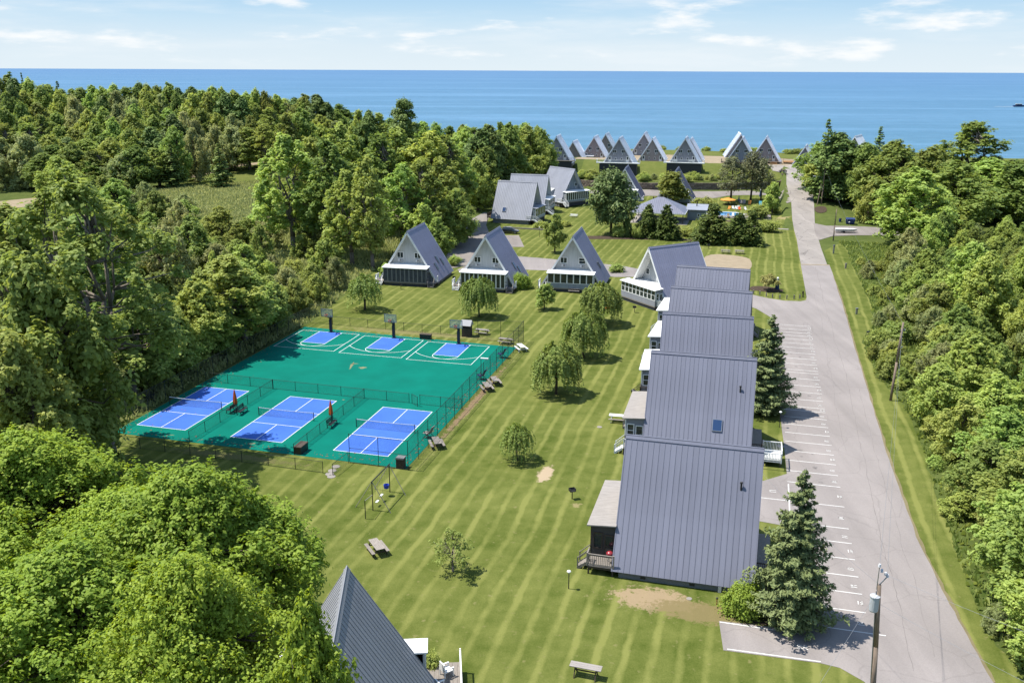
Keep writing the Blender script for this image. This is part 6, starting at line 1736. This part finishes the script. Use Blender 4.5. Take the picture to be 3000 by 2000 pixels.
# picnic tables
def picnic_table(P, rz, label, top='wood_grey', seat=None, L=1.85, group='picnic tables', z=None):
    seat = seat or top
    t = thing('picnic_table', label, 'picnic table', (P[0], P[1], P[2] + .03 if z is None else z), rz, group)
    b = MB()
    for k in range(5): b.box(-L / 2, L / 2, -.37 + k * .15, -.37 + k * .15 + .142, .72, .76)
    b.build('tabletop', top, t)
    for s in (-1, 1):
        b = MB()
        for k in range(2): b.box(-L / 2, L / 2, s * .62 + (-.14 + k * .145), s * .62 + (-.14 + k * .145) + .138, .42, .46)
        b.build('bench_seat', seat, t)
    for s in (-1, 1):
        x = s * L * .36
        MB().bar((x, -.25, .72), (x, -.62, .0), .05, .09).bar((x, .25, .72), (x, .62, 0), .05, .09).bar((x + .05, -.74, .38), (x + .05, .74, .38), .04, .09).bar((x + .05, -.34, .69), (x + .05, .34, .69), .04, .07).build('leg_frame', 'wood_dark' if top != 'white' else 'white', t)
    return t
PT = [((866, 1268), -62, 'weathered picnic table alone on the near lawn below the swing set', 'wood_grey', None), ((1003, 1026), -75, 'small weathered picnic table against the tall court fence', 'wood_grey', None),
      ((1118, 896), -75, 'front table of the two pushed together beside the tall court fence', 'wood_grey', None), ((1136, 883), -75, 'rear table of the two pushed together beside the tall court fence', 'wood_grey', None),
      ((1197, 805), -70, 'white picnic table at the far end of the tall court fence', 'white', None), ((1107, 768), -20, 'pale picnic table behind the far fence by the dark hut', 'old_white_roof', None), ((1161, 789), -20, 'picnic table seen through the fence at the far right court corner', 'wood_grey', None),
      ((1419, 968), -12, 'picnic table with a white top beside the second cottage porch', 'white', 'wood_grey'), ((898, 652), -18, 'picnic table in front of the left cottage, left of the two', 'wood_grey', None), ((926, 653), 45, 'picnic table in front of the left cottage, right of the two', 'wood_grey', None),
      ((1319, 672), -14, 'long pale picnic table in front of the right cottage porch', 'old_white_roof', None), ((1302, 663), -14, 'white low table in front of the right cottage porch', 'white', None), ((1318, 499), -20, 'white picnic table on the grass by the pale roofed cottages', 'white', None),
      ((1662, 559), -16, 'white picnic table in the shade below the pool cedars', 'white', None), ((1666, 582), -16, 'grey picnic table at the edge of the sand, left of the two', 'wood_grey', None), ((1698, 583), -16, 'grey picnic table at the edge of the sand, right of the two', 'wood_grey', None)]
for (o_, rz, lb, tp, st) in PT: picnic_table(og(*o_), R(rz), lb, tp, st, L=2.0)
P = og(1345, 1553); t = thing('plank_table', 'narrow weathered plank table on the lawn at the bottom edge', 'table', (P.x, P.y, P.z + .03), R(-17))
b = MB()
for k in range(3): b.box(-1.05, 1.05, -.3 + k * .205, -.3 + k * .205 + .198, .74, .79)
b.build('tabletop', 'old_white_roof', t)
for s in (-1, 1): MB().bar((s * .7, -.05, .74), (s * .7, -.42, 0), .06, .09).bar((s * .7, .05, .74), (s * .7, .42, 0), .06, .09).build('leg', 'wood_dark', t)
MB().bar((-.7, 0, .4), (.7, 0, .4), .05, .08).build('stretcher', 'wood_dark', t)

# post grills, kettle grills, lamps, bollards
def post_grill(o_, rz, label):
    P = og(*o_); t = thing('post_grill', label, 'grill', (P.x, P.y, P.z + .03), R(rz), 'park grills on posts')
    MB().tube((0, 0, -.05), (0, 0, .8), .045, .045, 8).build('post', 'black_metal', t)
    MB().box(-.28, .28, -.24, .24, .8, .84).box(-.28, -.26, -.24, .24, .84, 1.08).box(.26, .28, -.24, .24, .84, 1.08).box(-.26, .26, .22, .24, .84, 1.08).build('firebox', 'black_metal', t)
    g = MB()
    for k in range(9): g.bar((-.26 + k * .065, -.24, 1.02), (-.26 + k * .065, .22, 1.02), .012)
    g.build('grate', 'black_metal', t)
for o_, rz, lb in [((1314, 1146), 20, 'black park grill on a post on the lawn left of the nearest cottage'), ((1457, 718), 0, 'black park grill on a post by the angled cottage porch'), ((921, 665), 0, 'black park grill on a post in front of the left cottage'), ((1043, 648), 0, 'black park grill on a post left of the middle cottage steps'), ((1627, 572), 0, 'black park grill beside the sand patch')]: post_grill(o_, rz, lb)
def kettle(P, label, m):
    t = thing('kettle_grill', label, 'grill', P)
    MB().lathe([(.05, .5), (.2, .54), (.29, .72)], 14).build('bowl', 'black_metal', t, smooth=True)
    MB().lathe([(.30, .72), (.27, .86), (.15, .96), (.03, .99)], 14).build('lid', m, t, smooth=True)
    for k in range(3):
        a = k * 2.09; MB().bar((.1 * math.cos(a), .1 * math.sin(a), .55), (.28 * math.cos(a), .28 * math.sin(a), 0), .025).build('leg', 'steel', t)
h = AL / 2
kettle(NH[0].matrix_basis @ Vector((-h - .35, -4.75, .8)), 'red kettle grill on the deck of the nearest cottage', 'red_enamel')
kettle(NH[2].matrix_basis @ Vector((-h - 2.9, -4.2, .03)), 'black kettle grill on the grass beside the third cottage deck', 'black_metal')
def lamp(o_, label, H=1.55):
    P = og(*o_); t = thing('garden_lamp', label, 'lamp post', (P.x, P.y, P.z), 0, 'low garden lamps')
    MB().tube((0, 0, -.1), (0, 0, H - .2), .04, .035, 8).build('post', 'black_metal', t)
    MB().lathe([(.07, H - .2), (.09, H - .06), (.07, H - .02)], 10).build('lantern', 'ceramic', t); MB().lathe([(.17, H - .03), (.13, H + .03), (.02, H + .08)], 10).build('cap', 'white', t)
lamp((1306, 1352), 'low black garden lamp with a white cap on the lawn before the nearest cottage'); lamp((1790, 982), 'low black garden lamp in the spruce shade at the parking edge', 1.9); lamp((1239, 567 - 22), 'thin lamp post on the grass right of the parked car', 2.4)
lamp((1458, 503), 'thin lamp post at the foot of the slim cedars', 2.2)
zk = zoom(2180, 820, 2400, 2352)
for k, (a, b) in enumerate([(285, 440), (490, 470), (690, 530), (885, 565), (1115, 595), (1335, 605), (1560, 600), (1740, 585)]):
    P = ground(*zk(a, b)); t = MB().box(-.1, .1, -.1, .1, -.1, .72).box(-.075, .075, -.075, .075, .72, .76).build('kerb_post', 'wood_grey', None, (P.x, P.y, P.z), TH)
    tag(t, 'short square timber post in the curved line along the lawn corner', 'post', 'timber posts along the lawn corner')
    if k:
        pass
P = ground(*zk(1838, 548)); t = thing('sign_post', 'taller dark post at the lawn corner by the road', 'post', (P.x, P.y, P.z)); MB().box(-.09, .09, -.09, .09, -.1, 1.15).build('shaft', 'wood_dark', t); MB().box(-.2, -.09, -.03, .03, .75, 1.05).build('plate', 'wood_dark', t)
def ornament(P, label, H=2.3):
    t = thing('garden_ornament', label, 'ornament', P)
    MB().lathe([(.42, 0), (.24, H * .72), (.30, H * .73), (.30, H * .77)], 8).build('tower', 'blue_cloth', t)
    MB().lathe([(.15, H * .77), (.15, H * .9), (.22, H * .91), (.03, H)], 8).build('lantern', 'white', t)
ornament(ground(*zk(1030, 290)), 'slim navy tower ornament with a white top beside the golden tree')
ornament(ground(*zoom(2180, 440, 2420, 2091)(415, 1185)), 'pale based tower ornament at the edge of the upper drive')
for o_, Hb, m, lb in [((1967, 722), 1.1, 'steel', 'grey utility pedestal on the right verge across from the lawn corner'), ((1992, 780), 1.3, 'black_metal', 'dark bent pipe stub on the right verge'), ((2013, 1330), .01, 'steel', ''), ((1942, 617), 1.1, 'wood_grey', 'short grey timber bollard on the right verge below the side drive'), ((1914, 583), 2.0, 'steel', 'grey meter cabinet at the foot of the black pole')]:
    if not lb: continue
    P = og(*o_); t = thing('utility_pedestal', lb, 'pedestal', P); MB().box(-.14, .14, -.12, .12, -.1, Hb * .8).build('body', m, t); MB().box(-.18, .18, -.16, .16, Hb * .8, Hb).build('cap', m, t)
P = og(1646, 1388); t = thing('vent_stub', 'short rusty pipe stub on the bare ground by the nearest cottage', 'pipe', P); MB().tube((0, 0, -.1), (0, 0, .55), .05, .05, 8).build('pipe', 'rust', t); MB().lathe([(.08, .5), (.08, .6), (.02, .64)], 8).build('cap', 'black_metal', t)
for (o_, r, lb) in [((1583, 1375), .22, 'round pale cover set in the bare ground by the nearest cottage'), ((1377, 981), .3, 'round grey cover set in the lawn by the second cottage'), ((1508, 722 + 60), .3, 'round pale cover in the lawn near the willows'), ((1815, 1033), .55, 'round pale stone in the strip beside the second cottage deck'), ((1793, 1025), .4, 'smaller pale stone beside the second cottage deck')]:
    P = og(*o_); o = MB().lathe([(r, -.05), (r, .05), (r * .9, .07)], 14).build('ground_cover', 'concrete', None, P); tag(o, lb, 'cover')

# ------------------------------------------------------------------ utility poles and wires
def pole(base, top, label, r=.15, arms=()):
    t = thing('utility_pole', label, 'utility pole', base); v = Vector(top) - Vector(base)
    MB().path([Vector((0, 0, -.5)), v * .5, v], [r, r * .88, r * .72], 12).build('shaft', 'pole_wood', t, smooth=True)
    return t, v
pb = Vector((22.75, 49.6, 0)); ptop = Vector(at_y(2576, 1712, 49.2))
pl1, v1 = pole(pb, ptop, 'near utility pole with a grey transformer at the bottom right', .17)
c = v1 * .86 + Vector((-.28, -.1, 0))
MB().lathe([(.24, -.52), (.27, -.45), (.27, .42), (.30, .44), (.30, .50), (.12, .56)], 16, c).build('transformer', 'transformer', pl1, smooth=False)
MB().bar(v1 * .86 + Vector((0, 0, .2)), c + Vector((0, 0, .2)), .1).bar(v1 * .86 + Vector((0, 0, -.3)), c + Vector((0, 0, -.3)), .1).build('bracket', 'steel', pl1)
MB().tube(v1 + Vector((-.12, 0, -.3)), v1 + Vector((-.12, 0, 1.25)), .03, .025, 8).build('mast', 'steel', pl1)
for (dx, dz) in ((-.12, 1.3), (.05, .95), (.42, .62), (.3, .75)):
    MB().lathe([(.05, -.12), (.09, -.08), (.05, -.04), (.09, 0), (.05, .04), (.08, .08), (.02, .12)], 10, v1 + Vector((dx, 0, dz))).build('insulator', 'ceramic', pl1)
MB().bar(v1 + Vector((0, 0, .0)), v1 + Vector((.42, 0, .55)), .05).build('insulator_arm', 'steel', pl1)
MB().tube(v1 * .1 + Vector((-.2, 0, 0)), v1 * .95 + Vector((-.16, 0, 0)), .03, None, 6).build('conduit', 'steel', pl1)
P = ground(2542, 1985); t = thing('utility_pedestal', 'white capped pedestal at the foot of the near utility pole', 'pedestal', (22.1, 49.4, 0)); MB().box(-.18, .18, -.15, .15, 0, 1.25).build('body', 'steel', t); MB().box(-.21, .21, -.18, .18, 1.25, 1.36).build('cap', 'white', t)
b2 = og(2045, 920); t2 = Vector(at_y(2075 * OV, 740 * OV, b2.y + .2)); pl2, v2 = pole(b2, t2, 'leaning wooden utility pole on the right verge beside the woods', .16)
for f in (.9, .68): MB().bar(v2 * f + Vector((-.25, 0, 0)), v2 * f + Vector((.35, 0, .0)), .06).build('crossbar', 'steel', pl2); MB().lathe([(.06, -.1), (.06, .1), (.02, .14)], 8, v2 * f + Vector((.32, 0, .08))).build('insulator', 'ceramic', pl2)
b3 = og(1886, 470); t3 = Vector(at_y(1896 * OV, 383 * OV, b3.y)); pl3, v3 = pole(b3, t3, 'wooden pole with a street lamp arm at the lake road bend', .17)
MB().bar(v3 * .72, v3 * .72 + Vector((-2.4, -.2, .35)), .07).build('lamp_arm', 'steel', pl3); MB().box(-.55, .1, -.16, .16, -.1, .08).build('lamp_head', 'white', pl3, v3 * .72 + Vector((-2.5, -.2, .36)))
MB().path([Vector((-1.3, -.4, -.5)), Vector((-.5, -.1, v3.z * .55))], [.13, .1], 8).build('prop_pole', 'pole_wood', pl3)
b4 = og(1914, 553); t4 = Vector(at_y(1922 * OV, 480 * OV, b4.y)); pl4, v4 = pole(b4, t4, 'slim black pole at the corner of the side drive', .11); MB().tube((-.14, 0, 0), (-.14, 0, v4.z * .9), .03, None, 6).build('conduit', 'black_metal', pl4)
def wire(a, b, sag, label, r=.008):
    a, b = Vector(a), Vector(b); m = MB(); pts = [a.lerp(b, k / 16) + Vector((0, 0, -4 * sag * (k / 16) * (1 - k / 16))) for k in range(17)]
    m.path([p - a for p in pts], [r] * 17, 5); o = m.build('power_line', 'steel', None, a); tag(o, label, 'power line', 'power lines between the poles')
top1 = pb + v1
wire(top1 + Vector((-.12, 0, 1.3)), b2 + v2 * .99, .7, 'upper power line running from the near pole to the leaning pole')
wire(top1 + Vector((.42, 0, .6)), b2 + v2 * .9, .9, 'lower power line running from the near pole to the leaning pole')
wire(b2 + v2 * .98, b3 + v3 * .95, 1.2, 'power line running from the leaning pole to the lake road pole')
wire(top1 + Vector((.3, 0, .7)), (33.5, 38, 9.5), .3, 'power line leaving the near pole towards the lower right corner')
wire(top1 + Vector((0, 0, -1.2)), (33, 36, 6.8), .3, 'lower power line leaving the near pole towards the lower right corner')
wire(top1 + Vector((0, 0, -.3)), (12, 40.0, .6), .05, 'guy wire running from the near pole down to the lawn')
wire(top1 + Vector((-.1, 0, .1)), NH[0].matrix_basis @ Vector((AL / 2 - .4, 0, AZR - 1.5)), .4, 'thin service wire from the near pole to the nearest cottage', .007)

# ------------------------------------------------------------------ parked car
def car(P, rz, label):
    t = thing('parked_car', label, 'car', P, rz)
    sec = [(-2.25, .42, .70, .60), (-2.15, .32, .92, .80), (-1.75, .28, 1.02, .88), (-.9, .26, 1.02, .90), (.6, .26, .98, .90), (1.3, .28, .92, .88), (2.0, .34, .80, .80), (2.25, .45, .66, .62)]
    b = MB(); ring = []
    for x, z0, z1, w in sec:
        ring.append([(x, -w * .94, z0), (x, -w, (z0 + z1) / 2), (x, -w * .93, z1), (x, w * .93, z1), (x, w, (z0 + z1) / 2), (x, w * .94, z0)])
    for r_ in ring: b.v += r_
    for k in range(len(ring) - 1):
        for i in range(6): b.f.append((k * 6 + i, k * 6 + (i + 1) % 6, (k + 1) * 6 + (i + 1) % 6, (k + 1) * 6 + i))
    b.f.append(tuple(range(6))[::-1]); b.f.append(tuple(range((len(ring) - 1) * 6, len(ring) * 6)))
    b.build('body', 'car_paint', t)
    g = MB(); s2 = [(-1.95, 1.0, 1.0, .80), (-1.45, 1.0, 1.48, .74), (-.2, .98, 1.56, .74), (.5, .97, 1.46, .72), (1.25, .93, .94, .78)]; g.v = []
    for x, z0, z1, w in s2: g.v += [(x, -w - .06, z0 - .02), (x, -w * .82, z1), (x, w * .82, z1), (x, w + .06, z0 - .02)]
    for k in range(len(s2) - 1):
        for i in range(3): g.f.append((k * 4 + i, k * 4 + i + 1, (k + 1) * 4 + i + 1, (k + 1) * 4 + i))
    o = g.build('cabin', 'glass', t)
    MB().add([(-1.4, -.60, 1.5), (-.2, -.61, 1.575), (.42, -.6, 1.49), (.42, .6, 1.49), (-.2, .61, 1.575), (-1.4, .6, 1.5)], [(0, 1, 4, 5), (1, 2, 3, 4)]).build('roof_panel', 'car_paint', o)
    for x in (-1.4, 1.42):
        for s in (-1, 1):
            w_ = MB().tube((x, s * .70, .33), (x, s * .93, .33), .33, .33, 16).build('wheel', 'tyre', t); MB().tube((x, s * .93, .33), (x, s * .94, .33), .2, .2, 12).build('rim', 'steel', w_)
    for s in (-1, 1):
        MB().box(2.14, 2.25, s * .55 - .14, s * .55 + .14, .6, .74).build('headlight', 'ceramic', t); MB().box(-2.22, -2.12, s * .58 - .12, s * .58 + .12, .72, .88).build('tail_light', 'red_enamel', t)
P = ground(*z2(1492, 690)); car((P.x, P.y + .6, P.z + .09), R(-12), 'black car parked on the drive pad behind the middle cottage')
# timber kerb behind the car
P, Q = ground(*z2(1420, 632)), ground(*z2(1830, 655)); t = MB().bar(Vector((0, 0, .15)), Q - P + Vector((0, 0, .15)), .25, .4).build('timber_kerb', 'wood_grey', None, P); tag(t, 'long low timber kerb behind the parked car', 'kerb')
# dumpster, bin, boat
zr_ = zoom(2250, 340, 3000, 2100)
P = ground(*zr_(672, 885)); t = thing('dumpster', 'dark blue dumpster at the end of the side drive', 'dumpster', P, TH)
MB().add([(-1.0, -.7, .15), (1.0, -.7, .15), (1.0, .7, .15), (-1.0, .7, .15), (-1.1, -.9, 1.25), (1.1, -.9, 1.25), (1.1, .8, 1.45), (-1.1, .8, 1.45)], [(0, 3, 2, 1), (4, 5, 6, 7), (0, 1, 5, 4), (1, 2, 6, 5), (2, 3, 7, 6), (3, 0, 4, 7)]).build('body', 'blue_bin', t)
MB().add([(-1.12, -.92, 1.27), (1.12, -.92, 1.27), (1.12, .82, 1.47), (-1.12, .82, 1.47), (-1.12, -.92, 1.33), (1.12, -.92, 1.33), (1.12, .82, 1.53), (-1.12, .82, 1.53)], [(0, 3, 2, 1), (4, 5, 6, 7), (0, 1, 5, 4), (1, 2, 6, 5), (2, 3, 7, 6), (3, 0, 4, 7)]).build('lid', 'blue_bin', t)
for s in (-1, 1): MB().box(s * 1.1 - .08, s * 1.1 + .08, -.5, .5, .8, .95).build('lifting_pocket', 'steel', t)
MB().tube((-.28, -.9, .62), (-.28, -.93, .66), .16, .16, 10).build('label_plate', 'ceramic', t)
P = ground(*zr_(590, 868)); t = thing('litter_bin', 'small dark bin left of the blue dumpster', 'bin', P); MB().lathe([(.3, 0), (.34, .85)], 12).build('body', 'blue_bin', t); MB().lathe([(.37, .85), (.3, .95), (.05, 1.0)], 12).build('lid', 'black_metal', t)
P = ground(*zr_(635, 958)); t = thing('boat', 'white boat hull on a low trailer beside the side drive', 'boat', P, R(-6))
secs = [(-2.6, .55, .5), (-1.5, .75, .45), (.5, .78, .42), (1.8, .55, .48), (2.7, .05, .75)]
b = MB()
for x, w_, z0 in secs: b.v += [(x, -w_, 1.05), (x, -w_ * .55, z0), (x, w_ * .55, z0), (x, w_, 1.05)]
for k in range(4):
    for i in range(3): b.f.append((k * 4 + i, k * 4 + i + 1, (k + 1) * 4 + i + 1, (k + 1) * 4 + i))
    b.f.append((k * 4 + 3, k * 4, (k + 1) * 4, (k + 1) * 4 + 3))
b.f.append((0, 1, 2, 3)); b.build('hull', 'white', t)
MB().bar((-2.4, -.5, .4), (2.9, 0, .4), .08).bar((-2.4, .5, .4), (2.9, 0, .4), .08).bar((-.6, -.9, .33), (-.6, .9, .33), .07).build('trailer_frame', 'steel', t)
for s in (-1, 1): MB().tube((-.6, s * .82, .3), (-.6, s * .98, .3), .3, .3, 12).build('wheel', 'tyre', t)

# ------------------------------------------------------------------ poolside
def open_umbrella(P, label, m, r=1.7, H=2.6):
    t = thing('patio_umbrella', label, 'umbrella', P); MB().tube((0, 0, 0), (0, 0, H), .03, .03, 8).build('pole', 'steel', t)
    b = MB(); n = 8; b.v = [(0, 0, H)] + [(r * math.cos(2 * math.pi * i / n), r * math.sin(2 * math.pi * i / n), H - .6) for i in range(n)] + [(r * math.cos(2 * math.pi * i / n), r * math.sin(2 * math.pi * i / n), H - .78) for i in range(n)]
    for i in range(n): b.f += [(0, 1 + i, 1 + (i + 1) % n), (1 + i, 1 + n + i, 1 + n + (i + 1) % n, 1 + (i + 1) % n)]
    b.build('canopy', m, t)
    for i in range(n): MB().tube((0, 0, H - .1), (r * math.cos(2 * math.pi * i / n) * .98, r * math.sin(2 * math.pi * i / n) * .98, H - .66), .012, None, 4).build('rib', 'steel', t)
zp = zoom(2050, 560, 2330, 2352)
def pg(a, b): P = ground(*zp(a, b)); return Vector((P.x, P.y, pool.location.z + .1))
open_umbrella(pg(690, 330), 'open orange umbrella behind the pool', 'orange_light', 2.3, 2.5)
def lounger(P, rz, label, m):
    t = thing('sun_lounger', label, 'lounger', P, rz, 'loungers round the pool'); MB().box(-.32, .32, -.95, .35, .3, .36).build('bed', m, t)
    MB().add([(-.32, .35, .3), (.32, .35, .3), (.32, .85, .9), (-.32, .85, .9), (-.32, .35, .36), (.32, .35, .36), (.32, .82, .95), (-.32, .82, .95)], [(0, 3, 2, 1), (4, 5, 6, 7), (0, 1, 5, 4), (1, 2, 6, 5), (2, 3, 7, 6), (3, 0, 4, 7)]).build('backrest', m, t)
    for x in (-.28, .28):
        for y in (-.85, .3): MB().box(x - .03, x + .03, y - .03, y + .03, 0, .3).build('leg', 'ceramic', t)
for a, b, rz, m, lb in [(830, 430, 20, 'white', 'white lounger at the far pool edge, left of the white group'), (905, 440, 15, 'white', 'white lounger at the far pool edge, middle of the white group'), (975, 420, 25, 'white', 'white lounger at the far pool edge, right of the white group'), (720, 440, -10, 'orange_light', 'orange towelled lounger left of the white loungers'), (975, 455, 5, 'orange_cloth', 'orange lounger in front of the white group'), (1130, 460, 20, 'white', 'white lounger between the two cedars'), (700, 660, 5, 'sand', 'tan lounger at the near pool edge'), (820, 640, 5, 'white', 'white lounger at the near pool edge')]:
    lounger(pg(a, b), TH + R(rz + 180 * 0), lb, m)
for a, b, m, lb in [(1225, 330, 'orange_light', 'upright orange folding chair behind the pool, left one'), (1490, 345, 'aqua', 'upright aqua folding chair behind the pool'), (1605, 355, 'orange_light', 'upright orange folding chair behind the pool, right one'), (1015, 300, 'old_white_roof', 'grey folding chair behind the pool, left one'), (1092, 305, 'old_white_roof', 'grey folding chair behind the pool, right one')]:
    sling_chair(pg(a, b), TH + R(180), lb, cloth=m, s=1.5)
closed_umbrella(*zp(955, 320), 'closed navy umbrella behind the pool', 'blue_cloth', .9, None)
ph = pool.location.z
fr = thing('pool_fence', 'black railing fence round the swimming pool', 'fence', pool.location, TH)
pf = [(-7.3, 8.5), (11.9, 8.5), (11.9, -6.4), (-7.3, -6.4)]
r_ = MB(); bl_ = MB()
for i in range(3):
    a, b = Vector(pf[i]), Vector(pf[i + 1]); n = int((b - a).length / 2.4)
    for k in range(n + 1): q = a.lerp(b, k / n); MB().box(q.x - .04, q.x + .04, q.y - .04, q.y + .04, .1, 1.4).build('post', 'black_metal', fr)
    for z in (.3, 1.3): r_.bar((*a, z), (*b, z), .04)
    m_ = int((b - a).length / .16)
    for k in range(m_): q = a.lerp(b, k / m_); bl_.bar((*q, .3), (*q, 1.3), .018)
r_.build('rail', 'black_metal', fr); bl_.build('balusters', 'black_metal', fr)
# low timber walls by the pool
for k, (a, b, lb) in enumerate([((600, 745), (830, 765), 'pale timber step at the near pool edge'), ((1470, 850), (1960, 870), 'dark timber edging between the pool garden and the path')]):
    P, Q = ground(*zp(*a)), ground(*zp(*b)); t = MB().bar(Vector((0, 0, .2)), Q - P + Vector((0, 0, .2)), .5, .5).build('timber_edging', 'sand' if k == 0 else 'wood_dark', None, P); tag(t, lb, 'edging')
# patio left of the cedars
sheet('patio', PX([z1(1095, 655), z1(1165, 660), z1(1165, 725), z1(1090, 722)]), 'concrete', .08, 2.0)
P = ground(*z1(1128, 700)); sling_chair((P.x, P.y, P.z + .08), R(60), 'dark chair on the pale patio left of the cedars', s=1.3)
# benches and bikes at the top of the lake road
zq = zoom(2180, 440, 2420, 2091)
for k, (a, b, lb) in enumerate([(945, 575, 'dark bench at the top of the lake road, left one'), (1062, 610, 'dark bench at the top of the lake road, right one')]):
    P = ground(*zq(a, b)); t = thing('park_bench', lb, 'bench', P, TH + R(100)); bench_mesh_parts(t); t.scale = (1.3, 1.3, 1.3)
# white chairs on the bottom edge deck
for k, (dx, dy, lb) in enumerate([(-.9, .2, 'white armchair on the deck at the bottom edge'), (.9, -.1, 'second white armchair on the deck at the bottom edge')]):
    q = dk.matrix_basis @ Vector((dx, dy, .76)); t = thing('armchair', lb, 'chair', q, dk.rotation_euler.z + R(30))
    MB().box(-.3, .3, -.3, .3, .36, .42).build('seat', 'white', t); MB().box(-.3, .3, -.36, -.29, .42, 1.0).build('backrest', 'white', t)
    for s in (-1, 1): MB().box(s * .32 - .05, s * .32 + .05, -.35, .35, .60, .65).box(s * .32 - .03, s * .32 + .03, .27, .33, 0, .6).box(s * .32 - .03, s * .32 + .03, -.35, -.29, 0, .6).build('arm', 'white', t)
# kayaks and clutter in front of the cottages
for (px, py, rz, m, lb) in [(1790 / OV, 905 / OV, 20, 'orange_cloth', 'orange kayak lying by the steps of the angled cottage')]:
    P = og(px, py); t = thing('kayak', lb, 'kayak', P + Vector((0, 0, .03)), R(rz))
    b = MB(); sx = [(-1.5, .02, .18), (-.9, .24, .1), (0, .34, .05), (.9, .24, .1), (1.5, .02, .18)]
    for x, w_, z0 in sx: b.v += [(x, -w_, .25), (x, 0, z0), (x, w_, .25), (x, 0, .33)]
    for k in range(4):
        for i in range(4): b.f.append((k * 4 + i, k * 4 + (i + 1) % 4, (k + 1) * 4 + (i + 1) % 4, (k + 1) * 4 + i))
    b.build('hull', m, t); MB().box(-.4, .35, -.17, .17, .3, .35).build('cockpit', 'black_metal', t)
# motor boat on the lake
bp = at_z(2985, 313, WATER_Z); t = thing('motor_boat', 'dark motor boat with a white wake on the lake at the right edge', 'boat', (bp[0], bp[1], WATER_Z), R(0))
b = MB()
for x, w_, z0 in [(-7, 2.0, -.2), (-3, 2.3, -.3), (3, 2.1, -.2), (7, 1.0, .4), (9, .1, 1.2)]: b.v += [(x, -w_, 1.8), (x, -w_ * .6, z0), (x, w_ * .6, z0), (x, w_, 1.8)]
for k in range(4):
    for i in range(3): b.f.append((k * 4 + i, k * 4 + i + 1, (k + 1) * 4 + i + 1, (k + 1) * 4 + i))
    b.f.append((k * 4 + 3, k * 4, (k + 1) * 4, (k + 1) * 4 + 3))
b.f.append((0, 1, 2, 3)); b.build('hull', 'blue_cloth', t); MB().box(-4, 3, -1.5, 1.5, 1.8, 3.4).build('cabin', 'foundation', t); MB().box(-4.5, 3.4, -1.7, 1.7, 3.4, 3.6).build('roof', 'white', t)
MB().add([(-30, -1.2, .06), (-7, -2, .06), (-7, 2, .06), (-30, 1.2, .06)], [(0, 1, 2, 3)]).build('wake', 'white', t)
